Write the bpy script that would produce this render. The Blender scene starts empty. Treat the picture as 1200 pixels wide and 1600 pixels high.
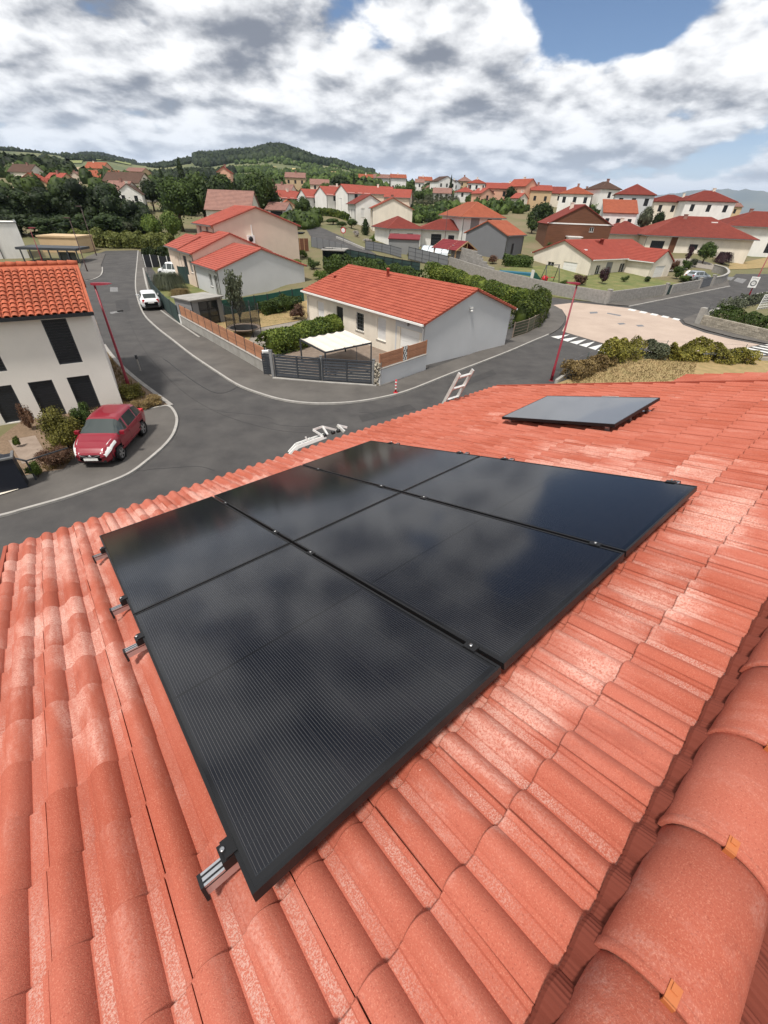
import bpy, bmesh, math, random
from math import sin, cos, pi, radians, hypot, atan2, sqrt
from mathutils import Vector, Matrix, noise
from mathutils.geometry import tessellate_polygon
V = Vector
S = bpy.context.scene
COL = S.collection
rnd = random.Random(7)

# ------------------------------------------------------------------ camera, sky, sun, exposure
CAM_Z = 8.8
PITCH, ROLL, FPX = 0.636655, 0.036782, 647.52          # fitted to the panel array and the verticals (photo 1200x1600)
_cp, _sp, _c, _s = cos(PITCH), sin(PITCH), cos(ROLL), sin(ROLL)
FWD = V((0, _cp, -_sp)); _up = V((0, _sp, _cp)); _r = V((1, 0, 0))
RIGHT = _c*_r + _s*_up; UP = -_s*_r + _c*_up
CAM = V((0, 0, CAM_Z))
cd = bpy.data.cameras.new('camera'); cam = bpy.data.objects.new('camera', cd); COL.objects.link(cam)
cd.sensor_fit = 'HORIZONTAL'; cd.sensor_width = 36; cd.lens = FPX/1200*36
cd.clip_start = 0.05; cd.clip_end = 80000
m = Matrix((RIGHT, UP, -FWD)).transposed().to_4x4(); m.translation = CAM
cam.matrix_world = m
S.camera = cam

SUN_AZ, SUN_EL = radians(-148), radians(64)              # azimuth from +Y, clockwise
sdir = V((sin(SUN_AZ)*cos(SUN_EL), cos(SUN_AZ)*cos(SUN_EL), sin(SUN_EL)))
ld = bpy.data.lights.new('sun', 'SUN'); ld.energy = 3.2; ld.angle = radians(7); ld.color = (1, .95, .88)
sun = bpy.data.objects.new('sun', ld); COL.objects.link(sun)
sun.rotation_euler = (-sdir).to_track_quat('-Z', 'Y').to_euler()
S.view_settings.view_transform = 'Standard'; S.view_settings.look = 'None'
S.view_settings.gamma = 1; S.view_settings.use_curve_mapping = False
S.view_settings.exposure = 0.45

W = bpy.data.worlds.new('World'); S.world = W; W.use_nodes = True
def world_nodes():
    nt = W.node_tree; nt.nodes.clear(); N = nt.nodes.new; L = nt.links.new
    def math_(op, a, b=None, c=None):
        n = N('ShaderNodeMath'); n.operation = op
        for i, v in enumerate((a, b, c)):
            if v is None: continue
            if isinstance(v, (int, float)): n.inputs[i].default_value = v
            else: L(v, n.inputs[i])
        return n.outputs[0]
    def mixc(f, a, b):
        n = N('ShaderNodeMix'); n.data_type = 'RGBA'
        L(f, n.inputs[0])
        for i, v in ((6, a), (7, b)):
            if isinstance(v, tuple): n.inputs[i].default_value = (*v, 1)
            else: L(v, n.inputs[i])
        return n.outputs[2]
    def ss(x, lo, hi):
        n = N('ShaderNodeMapRange'); n.interpolation_type = 'SMOOTHSTEP'
        L(x, n.inputs[0]); n.inputs[1].default_value = lo; n.inputs[2].default_value = hi
        return n.outputs[0]
    sky = N('ShaderNodeTexSky'); sky.sky_type = 'NISHITA'; sky.sun_disc = False
    sky.sun_elevation = SUN_EL; sky.sun_rotation = SUN_AZ; sky.dust_density = 0.15; sky.ozone_density = 6.0; sky.altitude = 1200
    sm = N('ShaderNodeVectorMath'); sm.operation = 'SCALE'; L(sky.outputs[0], sm.inputs[0]); sm.inputs[3].default_value = 0.075
    tc = N('ShaderNodeTexCoord'); sep = N('ShaderNodeSeparateXYZ'); L(tc.outputs['Generated'], sep.inputs[0])
    z = math_('ABSOLUTE', sep.outputs[2])
    den = math_('ADD', z, 0.30)
    px = math_('DIVIDE', sep.outputs[0], den); py = math_('DIVIDE', sep.outputs[1], den)
    cmb = N('ShaderNodeCombineXYZ'); L(px, cmb.inputs[0]); L(py, cmb.inputs[1]); cmb.inputs[2].default_value = 3.7
    def nz(vec, scale, det, rough, dist=0.0):
        n = N('ShaderNodeTexNoise'); L(vec, n.inputs['Vector']); n.inputs['Scale'].default_value = scale
        n.inputs['Detail'].default_value = det; n.inputs['Roughness'].default_value = rough; n.inputs['Distortion'].default_value = dist
        return n.outputs['Fac']
    def shift(vec, d):
        n = N('ShaderNodeVectorMath'); n.operation = 'ADD'; L(vec, n.inputs[0]); n.inputs[1].default_value = d
        return n.outputs[0]
    p = cmb.outputs[0]
    big = nz(p, 1.45, 2, .5, .2); det = nz(p, 3.9, 10, .53, .08)
    n0 = math_('ADD', math_('MULTIPLY', big, .55), math_('MULTIPLY', det, .6))
    # blue gaps up on the right; unseen ones shaped for the panels' blue reflections
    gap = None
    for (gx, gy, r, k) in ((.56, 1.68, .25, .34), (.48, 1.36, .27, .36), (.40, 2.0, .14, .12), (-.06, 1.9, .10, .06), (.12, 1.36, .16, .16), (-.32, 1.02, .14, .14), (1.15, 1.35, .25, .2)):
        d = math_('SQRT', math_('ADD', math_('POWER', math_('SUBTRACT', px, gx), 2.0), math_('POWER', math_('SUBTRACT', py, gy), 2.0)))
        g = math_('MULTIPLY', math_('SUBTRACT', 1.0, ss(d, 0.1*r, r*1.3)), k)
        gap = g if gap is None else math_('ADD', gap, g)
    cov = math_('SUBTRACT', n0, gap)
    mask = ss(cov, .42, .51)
    # shade: compare the density a little further up-light; thick parts turn grey below
    det2 = nz(shift(p, (-.03, -.10, 0)), 3.9, 10, .53, .08); big2 = nz(shift(p, (-.07, -.22, 0)), 1.45, 2, .5, .2)
    lit = math_('ADD', math_('MULTIPLY', math_('SUBTRACT', det, det2), 3.4), math_('MULTIPLY', math_('SUBTRACT', big, big2), 1.6))
    thick = ss(n0, .50, .78)
    lum = math_('SUBTRACT', math_('ADD', lit, .70), math_('MULTIPLY', thick, .42))
    lum = ss(lum, .05, 1.05)
    cc = mixc(lum, (.17, .185, .22), (.88, .88, .88))
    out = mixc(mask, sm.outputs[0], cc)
    hz = math_('SUBTRACT', 1.0, ss(z, 0.0, .16))
    out = mixc(math_('MULTIPLY', hz, .55), out, (.66, .74, .84))
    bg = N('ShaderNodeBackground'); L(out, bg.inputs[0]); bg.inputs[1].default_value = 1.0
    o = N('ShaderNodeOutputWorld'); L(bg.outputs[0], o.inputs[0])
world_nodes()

# ------------------------------------------------------------------ helpers: places
def ray(px, py):
    return (px-600)/FPX*RIGHT + (800-py)/FPX*UP + FWD
def at(px, py, z=0.0):
    d = ray(px, py); return CAM + d*((z-CAM_Z)/d.z)
def atY(px, py, Y):
    d = ray(px, py); return CAM + d*(Y/d.y)

TR = [0, 44, 55, 65, 75, 100, 140, 200, 320, 500, 900, 1500, 2200, 4000, 9000]
TA = {-75: [0, 0, 0, .2, .5, 1, 2, 4, 9, 15, 35, 70, 90, 60, 0],
 -37.5: [0, 0, 0, .1, .3, .8, 3.5, 9, 16, 20, 45, 80, 95, 60, 0],
 -33: [0, 0, 0, .1, .3, .8, 3.5, 9, 16, 20, 42, 80, 98, 60, 0],
 -29.1: [0, 0, 0, .1, .3, .8, 3.8, 9.5, 17, 19, 40, 80, 117, 60, 0],
 -25.1: [0, 0, 0, .1, .3, .8, 3.4, 8, 14.5, 18, 35, 72, 98, 60, 0],
 -19.7: [0, 0, 0, .2, .5, 1.2, 3, 7, 13, 20, 45, 98, 90, 60, 0],
 -15.5: [0, 0, .3, .8, 1.4, 2.6, 4.2, 8, 14, 21, 52, 114, 90, 60, 0],
 -12.4: [0, 0, .8, 1.6, 2.5, 4.0, 5.6, 9, 15, 22, 55, 129, 90, 50, 0],
 -6.9: [0, 0, 1, 2.0, 2.8, 4.4, 6.4, 10, 16, 24, 50, 99, 80, 40, 0],
 -2.6: [0, 0, .9, 2.0, 2.7, 3.5, 4.4, 9, 16.5, 26, 45, 68, 50, 20, -50],
 2.4: [0, 0, .6, 1.6, 2.2, 3.0, 4.0, 9, 17, 22, 25, 30, 10, -50, -150],
 12.8: [0, 0, .2, .8, 1.5, 3.2, 6, 11, 15, 14, 10, 0, -30, -100, -200],
 22.5: [0, 0, 0, .3, .8, 2.2, 6.8, 10, 8, 3, -10, -40, -80, -150, -210],
 31: [0, 0, 0, .2, .5, 1.3, 6.5, 7, 0, -8, -25, -60, -100, -160, -210],
 36: [0, 0, 0, .1, .3, 1, 2.4, 2, -5, -15, -35, -70, -110, -170, -210],
 75: [0, 0, 0, .1, .3, 1, 2, 1, -5, -15, -35, -70, -110, -170, -210]}
TK = sorted(TA)
def _col(col, r):
    if r >= TR[-1]: return col[-1]
    for i in range(len(TR)-1):
        if r <= TR[i+1]:
            f = (r-TR[i])/(TR[i+1]-TR[i]); return col[i]*(1-f)+col[i+1]*f
def ground(x, y):
    r = hypot(x, y)
    if r < 44: return 0.0
    a = math.degrees(atan2(x, y)); a = max(TK[0], min(TK[-1], a))
    for i in range(len(TK)-1):
        if a <= TK[i+1]:
            f = (a-TK[i])/(TK[i+1]-TK[i]); f = f*f*(3-2*f)
            z = _col(TA[TK[i]], r)*(1-f)+_col(TA[TK[i+1]], r)*f
            break
    if r > 500:
        k = min(1, (r-500)/700)
        z += k*(noise.noise(V((x/260, y/260, 1.3)))*9+noise.noise(V((x/90, y/90, 5.1)))*3)
    return z
def hit(px, py, far=6000.0):
    """where the photo's ray meets the ground"""
    d = ray(px, py); d = d/ hypot(d.x, d.y)
    r = 6.0
    while r < far:
        p = CAM + d*r
        if p.z <= ground(p.x, p.y):
            lo, hi = r-max(1, r*.02), r
            for _ in range(14):
                mid = (lo+hi)/2; q = CAM+d*mid
                if q.z <= ground(q.x, q.y): hi = mid
                else: lo = mid
            p = CAM+d*hi; return V((p.x, p.y, ground(p.x, p.y)))
        r += max(1, r*.02)
    p = CAM+d*far; return V((p.x, p.y, ground(p.x, p.y)))

# ------------------------------------------------------------------ helpers: meshes and objects
FR = {}
def ob(name, me, parent=None):
    o = bpy.data.objects.new(name, me); COL.objects.link(o)
    if parent is not None: o.parent = parent
    return o
def tag(o, label=None, cat=None, group=None, kind=None):
    if label: o['label'] = label
    if cat: o['category'] = cat
    if group: o['group'] = group
    if kind: o['kind'] = kind
    return o
def thing(name, label, cat, loc=(0, 0, 0), rz=0.0, group=None, scale=None):
    o = bpy.data.objects.new(name, None); COL.objects.link(o); o.empty_display_size = .2
    o.location = loc; o.rotation_euler = (0, 0, rz)
    if scale: o.scale = scale
    tag(o, label, cat, group)
    FR[o.name] = Matrix.Translation(V(loc)) @ Matrix.Rotation(rz, 4, 'Z')
    return o
class MB:
    def __init__(s): s.v = []; s.f = []; s.mi = []; s.sm = []
    def quad(s, *p, mi=0, sm=False):
        i = len(s.v); s.v += [tuple(q) for q in p]; s.f.append(tuple(range(i, i+len(p)))); s.mi.append(mi); s.sm.append(sm)
    def box(s, lo, hi, mat=None, mi=0):
        x0, y0, z0 = lo; x1, y1, z1 = hi
        c = [V((x, y, z)) for z in (z0, z1) for x, y in ((x0, y0), (x1, y0), (x1, y1), (x0, y1))]
        if mat: c = [mat @ q for q in c]
        i = len(s.v); s.v += [tuple(q) for q in c]
        for f in ((0, 3, 2, 1), (4, 5, 6, 7), (0, 1, 5, 4), (1, 2, 6, 5), (2, 3, 7, 6), (3, 0, 4, 7)):
            s.f.append(tuple(i+k for k in f)); s.mi.append(mi); s.sm.append(False)
        return s
    def bar(s, a, b, w, h, up=(0, 0, 1), mi=0):
        a, b = V(a), V(b); d = b-a; L = d.length
        if L < 1e-6: return s
        d = d/L; u = V(up)
        if abs(d.dot(u)) > .98: u = V((1, 0, 0))
        y = u.cross(d).normalized(); zz = d.cross(y)
        M = Matrix((d, y, zz)).transposed().to_4x4(); M.translation = a
        return s.box((0, -w/2, -h/2), (L, w/2, h/2), M, mi)
    def tube(s, pts, rs, n=8, cap=True, mi=0):
        pts = [V(p) for p in pts]
        if isinstance(rs, (int, float)): rs = [rs]*len(pts)
        i0 = len(s.v); 
        for k, p in enumerate(pts):
            d = (pts[min(k+1, len(pts)-1)]-pts[max(k-1, 0)]).normalized()
            u = V((0, 0, 1)) if abs(d.z) < .95 else V((1, 0, 0))
            x = d.cross(u).normalized(); y = d.cross(x)
            for j in range(n):
                a = 2*pi*j/n; s.v.append(tuple(p+rs[k]*(cos(a)*x+sin(a)*y)))
        for k in range(len(pts)-1):
            for j in range(n):
                a = i0+k*n+j; b = i0+k*n+(j+1) % n
                s.f.append((a, a+n, b+n, b)); s.mi.append(mi); s.sm.append(True)
        if cap:
            s.f.append(tuple(i0+j for j in range(n))); s.mi.append(mi); s.sm.append(False)
            s.f.append(tuple(i0+(len(pts)-1)*n+j for j in reversed(range(n)))); s.mi.append(mi); s.sm.append(False)
        return s
    def lathe(s, prof, M=None, n=20, mi=0, smooth=True):
        i0 = len(s.v); M = M or Matrix()
        for (r, z) in prof:
            for j in range(n):
                a = 2*pi*j/n; s.v.append(tuple(M @ V((r*cos(a), r*sin(a), z))))
        for k in range(len(prof)-1):
            for j in range(n):
                a = i0+k*n+j; b = i0+k*n+(j+1) % n
                s.f.append((a, b, b+n, a+n)); s.mi.append(mi); s.sm.append(smooth)
        return s
    def prism(s, poly, z0, z1, M=None, mi=0):
        """poly: list of (x, y) counter-clockwise"""
        M = M or Matrix(); n = len(poly); i = len(s.v)
        s.v += [tuple(M @ V((x, y, z0))) for x, y in poly] + [tuple(M @ V((x, y, z1))) for x, y in poly]
        s.f.append(tuple(i+k for k in reversed(range(n)))); s.f.append(tuple(i+n+k for k in range(n)))
        for k in range(n): s.f.append((i+k, i+(k+1) % n, i+n+(k+1) % n, i+n+k))
        s.mi += [mi]*(n+2); s.sm += [False]*(n+2)
        return s
    def grid(s, rows, sm=True, mi=0, flip=False):
        i0 = len(s.v); nr, nc = len(rows), len(rows[0])
        for r in rows: s.v += [tuple(p) for p in r]
        for a in range(nr-1):
            for b in range(nc-1):
                q = (i0+a*nc+b, i0+a*nc+b+1, i0+(a+1)*nc+b+1, i0+(a+1)*nc+b)
                s.f.append(q[::-1] if flip else q); s.mi.append(mi); s.sm.append(sm)
        return s
    def mesh(s, name, mats):
        me = bpy.data.meshes.new(name); me.from_pydata(s.v, [], s.f)
        for m_ in (mats if isinstance(mats, (list, tuple)) else [mats]): me.materials.append(m_)
        me.polygons.foreach_set('material_index', s.mi); me.polygons.foreach_set('use_smooth', s.sm)
        me.update(); return me
    def build(s, name, mats, parent=None, world=False, kind=None):
        if world and parent is not None:
            M = FR[parent.name].inverted(); s.v = [tuple(M @ V(p)) for p in s.v]
        o = ob(name, s.mesh(name, mats), parent)
        if kind: o['kind'] = kind
        return o
def copy_tree(o, parent=None):
    c = o.copy(); COL.objects.link(c)
    if parent is not None: c.parent = parent
    for ch in o.children: copy_tree(ch, c)
    return c
def structure(name, mb, mat, kind='structure'):
    return mb.build(name, mat, kind=kind)

# ------------------------------------------------------------------ helpers: materials
def newmat(name):
    m_ = bpy.data.materials.new(name); m_.use_nodes = True
    return m_, m_.node_tree, m_.node_tree.nodes['Principled BSDF']
def mat(name, c, rough=.7, var=.0, scale=3.0, bump=0.0, bscale=None, metal=0.0, spec=.4, c2=None, objvar=0.0, stretch=None, coat=0.0, detail=5, lo=.35, hi=.68):
    """plain surface with noise-varied colour and fine relief"""
    m_, nt, b = newmat(name); N = nt.nodes.new; L = nt.links.new
    b.inputs['Roughness'].default_value = rough; b.inputs['Metallic'].default_value = metal
    b.inputs['Specular IOR Level'].default_value = spec; b.inputs['Coat Weight'].default_value = coat
    b.inputs['Base Color'].default_value = (*c, 1)
    tc = N('ShaderNodeTexCoord'); src = tc.outputs['Object']
    if stretch:
        mp = N('ShaderNodeMapping'); mp.inputs['Scale'].default_value = stretch; L(src, mp.inputs[0]); src = mp.outputs[0]
    col = None
    if var or c2:
        c2 = c2 or tuple(x*(1-var) for x in c)
        n = N('ShaderNodeTexNoise'); n.inputs['Scale'].default_value = scale; n.inputs['Detail'].default_value = detail; n.inputs['Roughness'].default_value = .62
        L(src, n.inputs['Vector'])
        mr = N('ShaderNodeMapRange'); L(n.outputs['Fac'], mr.inputs[0]); mr.inputs[1].default_value = lo; mr.inputs[2].default_value = hi
        mx = N('ShaderNodeMix'); mx.data_type = 'RGBA'; L(mr.outputs[0], mx.inputs[0])
        mx.inputs[6].default_value = (*c, 1); mx.inputs[7].default_value = (*c2, 1); col = mx.outputs[2]
    if objvar:
        oi = N('ShaderNodeObjectInfo'); hs = N('ShaderNodeHueSaturation')
        mr2 = N('ShaderNodeMapRange'); L(oi.outputs['Random'], mr2.inputs[0]); mr2.inputs[3].default_value = 1-objvar; mr2.inputs[4].default_value = 1+objvar
        L(mr2.outputs[0], hs.inputs['Value'])
        if col is None: hs.inputs['Color'].default_value = (*c, 1)
        else: L(col, hs.inputs['Color'])
        col = hs.outputs[0]
    if col is not None: L(col, b.inputs['Base Color'])
    if bump:
        n2 = N('ShaderNodeTexNoise'); n2.inputs['Scale'].default_value = bscale or scale*6; n2.inputs['Detail'].default_value = 4
        L(src, n2.inputs['Vector'])
        bp = N('ShaderNodeBump'); bp.inputs['Strength'].default_value = bump; bp.inputs['Distance'].default_value = .02
        L(n2.outputs['Fac'], bp.inputs['Height']); L(bp.outputs[0], b.inputs['Normal'])
    return m_
def leafmat(name, dark, light, yellow=None, scale=.5):
    m_, nt, b = newmat(name); N = nt.nodes.new; L = nt.links.new
    b.inputs['Roughness'].default_value = .6; b.inputs['Specular IOR Level'].default_value = .25
    g = N('ShaderNodeNewGeometry'); tc = N('ShaderNodeTexCoord')
    n = N('ShaderNodeTexNoise'); n.inputs['Scale'].default_value = scale; n.inputs['Detail'].default_value = 3; L(tc.outputs['Object'], n.inputs['Vector'])
    add = N('ShaderNodeMath'); add.operation = 'ADD'; L(n.outputs['Fac'], add.inputs[0])
    mu = N('ShaderNodeMath'); mu.operation = 'MULTIPLY_ADD'; L(g.outputs['Random Per Island'], mu.inputs[0]); mu.inputs[1].default_value = .5; mu.inputs[2].default_value = -.25
    L(mu.outputs[0], add.inputs[1])
    cr = N('ShaderNodeValToRGB'); L(add.outputs[0], cr.inputs[0])
    e = cr.color_ramp.elements; e[0].position = .25; e[0].color = (*dark, 1); e[1].position = .72; e[1].color = (*light, 1)
    if yellow: x = e.new(.9); x.color = (*yellow, 1)
    oi = N('ShaderNodeObjectInfo'); hs = N('ShaderNodeHueSaturation'); mr = N('ShaderNodeMapRange')
    L(oi.outputs['Random'], mr.inputs[0]); mr.inputs[3].default_value = .75; mr.inputs[4].default_value = 1.25
    L(mr.outputs[0], hs.inputs['Value']); L(cr.outputs[0], hs.inputs['Color'])
    L(hs.outputs[0], b.inputs['Base Color'])
    tr = N('ShaderNodeBsdfTranslucent'); L(hs.outputs[0], tr.inputs[0]); mx = N('ShaderNodeMixShader'); mx.inputs[0].default_value = .25
    L(b.outputs[0], mx.inputs[1]); L(tr.outputs[0], mx.inputs[2]); L(mx.outputs[0], nt.nodes['Material Output'].inputs[0])
    return m_
M = {}
M['asphalt'] = mat('asphalt', (.050, .047, .046), .88, c2=(.080, .075, .071), scale=.7, bump=.4, bscale=60, detail=9)
M['patch'] = mat('asphalt_patch', (.040, .038, .038), .9, c2=(.055, .052, .05), scale=2, bump=.2, bscale=90)
M['pavement'] = mat('pavement', (.085, .077, .07), .9, c2=(.125, .114, .102), scale=.5, bump=.25, bscale=70)
M['kerb'] = mat('kerb', (.40, .38, .35), .8, var=.25, scale=2.5, bump=.1)
M['paint'] = mat('road_paint', (.72, .71, .68), .6, var=.22, scale=5)
M['wornpaint'] = mat('worn_road_paint', (.24, .235, .23), .7, c2=(.1, .1, .1), scale=7)
M['plateau'] = mat('beige_paving', (.40, .31, .25), .85, c2=(.47, .37, .30), scale=.4, bump=.3, bscale=40)
M['soil'] = mat('dry_ground', (.19, .15, .085), .95, c2=(.11, .12, .045), scale=.12, bump=.5, bscale=14)
M['drygrass'] = mat('dry_grass', (.36, .25, .12), .95, c2=(.24, .19, .08), scale=1.5, bump=.6, bscale=30)
M['lawn'] = mat('green_lawn', (.10, .13, .035), .95, c2=(.2, .18, .07), scale=.8, bump=.6, bscale=30)
M['gravel'] = mat('gravel', (.3, .26, .22), .95, c2=(.2, .18, .15), scale=9, bump=.6, bscale=60)
M['concrete'] = mat('concrete', (.36, .345, .315), .85, c2=(.27, .255, .23), scale=1.6, bump=.15)
M['block'] = mat('concrete_block', (.33, .31, .285), .9, c2=(.24, .225, .205), scale=4, bump=.3, objvar=.12)
M['stone'] = mat('wall_stone', (.38, .34, .275), .9, c2=(.26, .23, .18), scale=6, bump=.5, objvar=.22)
M['cream'] = mat('cream_render', (.78, .71, .60), .85, var=.14, scale=1.0, stretch=(1, 1, .35), bump=.12, bscale=60)
M['white'] = mat('white_render', (.82, .80, .76), .85, var=.14, scale=.9, stretch=(1, 1, .35), bump=.1, bscale=60)
M['leftwall'] = mat('offwhite_render', (.77, .725, .665), .85, var=.07, scale=.7, bump=.1, bscale=70)
M['pinkish'] = mat('pinkish_render', (.72, .58, .47), .85, var=.08, scale=.8)
M['salmon'] = mat('salmon_render', (.70, .40, .28), .85, var=.08, scale=.8)
M['tan'] = mat('tan_render', (.58, .42, .25), .85, var=.1, scale=.8)
M['greywall'] = mat('grey_render', (.55, .555, .56), .85, var=.07, scale=.6, bump=.08, bscale=60)
M['darkgrey'] = mat('slate_grey_render', (.17, .175, .185), .85, var=.06, scale=.8)
M['shedgrey'] = mat('shed_grey', (.24, .24, .24), .7, var=.1, scale=1)
M['anthracite'] = mat('anthracite_metal', (.045, .05, .058), .45, var=.15, scale=3, objvar=.08)
M['black'] = mat('black_plastic', (.012, .012, .013), .45)
M['shutter'] = mat('charcoal_shutter', (.016, .018, .022), .5, var=.2, scale=4)
M['whitepaint'] = mat('white_paint', (.78, .77, .74), .5, var=.04, scale=2)
M['pale'] = mat('pale_shutter', (.7, .69, .67), .5, var=.04, scale=2)
M['zinc'] = mat('zinc', (.25, .25, .25), .45, metal=.6, var=.15, scale=3)
M['alu'] = mat('aluminium', (.62, .62, .63), .33, metal=.85, var=.12, scale=8)
M['whitealu'] = mat('weathered_aluminium', (.68, .67, .65), .4, metal=.25, var=.25, scale=14)
M['steel'] = mat('steel', (.5, .5, .5), .3, metal=1)
M['wood'] = mat('cedar_slats', (.44, .21, .115), .7, c2=(.34, .155, .085), scale=2, stretch=(1, 1, 9), bump=.1, objvar=.14)
M['timber'] = mat('pale_timber', (.42, .26, .13), .7, c2=(.33, .2, .1), scale=2, objvar=.1)
M['deck'] = mat('weathered_deck', (.27, .21, .165), .8, c2=(.2, .15, .115), scale=3, objvar=.15)
M['trunk'] = mat('bark', (.09, .065, .045), .95, var=.4, scale=6, bump=.5)
M['lampred'] = mat('wine_red_paint', (.22, .012, .025), .4, var=.1, scale=3)
M['lampdark'] = mat('dark_red_brown_paint', (.05, .02, .018), .5)
M['signred'] = mat('red_plastic', (.5, .02, .03), .45)
M['greenmesh'] = mat('green_windbreak', (.012, .075, .055), .75, c2=(.02, .1, .075), scale=2, stretch=(6, 6, 1))
M['darkgreen'] = mat('dark_green_panel', (.018, .04, .035), .7, c2=(.03, .055, .05), scale=2)
M['canvas'] = mat('cream_canvas', (.66, .60, .52), .85, var=.05, scale=2, bump=.05)
M['navy'] = mat('navy_panel', (.012, .015, .024), .4)
M['brownclad'] = mat('brown_cladding', (.15, .062, .032), .8, c2=(.11, .045, .024), scale=.6, stretch=(1, 1, 12))
M['clayclip'] = mat('ridge_clip', (.46, .14, .045), .5)
M['leaflitter'] = mat('dry_litter', (.16, .11, .07), .95, c2=(.25, .17, .11), scale=12, bump=.8, bscale=40)
M['field_y'] = mat('wheat_field', (.62, .46, .2), .95, var=.15, scale=.01)
M['field_p'] = mat('stubble_field', (.48, .35, .22), .95, var=.15, scale=.01)
M['field_g'] = mat('pasture', (.17, .2, .06), .95, c2=(.24, .25, .09), scale=.01)
M['glass'] = mat('window_glass', (.02, .023, .026), .06, spec=.6)
M['carglass'] = mat('car_glass', (.045, .055, .052), .05, spec=.7)
M['pool'] = mat('pool_cover', (.6, .66, .7), .25, var=.1, scale=1)
M['blue'] = mat('blue_tarp', (.02, .13, .2), .5)
def roofmat(name, c, c2, scale=1.4, colw=.30, course=None):
    """clay or concrete tiles seen from far: colour patches, per-column rounding as fine relief"""
    m_, nt, b = newmat(name); N = nt.nodes.new; L = nt.links.new
    b.inputs['Roughness'].default_value = .85; b.inputs['Specular IOR Level'].default_value = .25
    tc = N('ShaderNodeTexCoord'); n = N('ShaderNodeTexNoise'); n.inputs['Scale'].default_value = scale; n.inputs['Detail'].default_value = 5
    L(tc.outputs['Object'], n.inputs['Vector'])
    n2 = N('ShaderNodeTexNoise'); n2.inputs['Scale'].default_value = 7; L(tc.outputs['Object'], n2.inputs['Vector'])
    ad = N('ShaderNodeMath'); ad.operation = 'MULTIPLY_ADD'; L(n2.outputs['Fac'], ad.inputs[0]); ad.inputs[1].default_value = .5; ad.inputs[2].default_value = -.25
    a2 = N('ShaderNodeMath'); a2.operation = 'ADD'; L(n.outputs['Fac'], a2.inputs[0]); L(ad.outputs[0], a2.inputs[1])
    mr = N('ShaderNodeMapRange'); L(a2.outputs[0], mr.inputs[0]); mr.inputs[1].default_value = .3; mr.inputs[2].default_value = .7
    mx = N('ShaderNodeMix'); mx.data_type = 'RGBA'; L(mr.outputs[0], mx.inputs[0]); mx.inputs[6].default_value = (*c, 1); mx.inputs[7].default_value = (*c2, 1)
    L(mx.outputs[2], b.inputs['Base Color'])
    return m_
M['roof_red'] = roofmat('red_tiles', (.39, .10, .062), (.30, .068, .042))
M['roof_orange'] = roofmat('orange_tiles', (.39, .12, .065), (.31, .09, .05))
M['roof_brick'] = roofmat('brick_tiles', (.26, .062, .045), (.21, .05, .038))
M['roof_mid'] = roofmat('mid_red_tiles', (.33, .072, .05), (.27, .058, .042))
M['roof_pinkred'] = roofmat('rose_red_tiles', (.39, .098, .07), (.32, .08, .058))
M['roof_deep'] = roofmat('deep_red_tiles', (.25, .055, .04), (.2, .045, .035))
M['roof_brown'] = roofmat('brown_tiles', (.13, .075, .055), (.1, .06, .045))
M['roof_faded'] = roofmat('faded_pink_tiles', (.33, .18, .145), (.25, .14, .115))
M['roof_wine'] = roofmat('wine_red_sheet', (.2, .03, .035), (.16, .025, .03))
M['canal'] = mat('orange_canal_tile', (.46, .125, .06), .8, c2=(.36, .085, .042), scale=4, bump=.2, bscale=50, objvar=.16)
M['lf_dark'] = leafmat('leaf_dark', (.010, .020, .006), (.042, .066, .016))
M['lf_mid'] = leafmat('leaf_mid', (.022, .042, .009), (.09, .135, .028))
M['lf_light'] = leafmat('leaf_light', (.045, .08, .012), (.155, .205, .038))
M['lf_olive'] = leafmat('leaf_olive', (.05, .06, .035), (.15, .165, .10))
M['lf_hedge'] = leafmat('leaf_hedge', (.03, .055, .008), (.145, .185, .03), (.26, .27, .05))
M['lf_yellow'] = leafmat('leaf_yellow', (.075, .07, .014), (.25, .23, .045), (.36, .28, .06))
M['lf_dry'] = leafmat('leaf_dry', (.12, .08, .035), (.28, .2, .08), (.4, .28, .12))
M['lf_brown'] = leafmat('leaf_brown', (.07, .035, .022), (.18, .1, .06), (.24, .15, .08))
M['lf_purple'] = leafmat('leaf_purple', (.03, .014, .018), (.09, .04, .045))
M['lf_far'] = leafmat('leaf_far', (.013, .025, .010), (.045, .066, .022), scale=.02)
M['lf_corn'] = leafmat('leaf_corn', (.08, .10, .02), (.24, .26, .07), (.34, .3, .12))
M['flower'] = leafmat('flower_white', (.4, .35, .33), (.7, .66, .6))
# ------------------------------------------------------------------ ground, fields, roads
def make_ground():
    rs = [0.5, 8, 16, 24, 32, 38, 44, 46, 48, 50, 52, 55]
    while rs[-1] < 200: rs.append(rs[-1]+3)
    while rs[-1] < 9000: rs.append(rs[-1]*1.045)
    az = [-180+6*i for i in range(21)] + [-59.25+.75*i for i in range(159)] + [60+6*i for i in range(21)]
    mb = MB(); rows = []
    for r in rs:
        rows.append([(r*sin(radians(a)), r*cos(radians(a)), ground(r*sin(radians(a)), r*cos(radians(a)))) for a in az])
    mb.grid(rows, flip=True)
    nc = len(az)-1
    for k in range(len(mb.f)):
        if rs[k//nc] > 330: mb.mi[k] = 1
    M['hill'] = mat('hillside_scrub', (.085, .105, .045), .95, c2=(.15, .155, .065), scale=.012, bump=.0, lo=.42, hi=.58)
    structure('ground', mb, [M['soil'], M['hill']])
make_ground()
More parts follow.
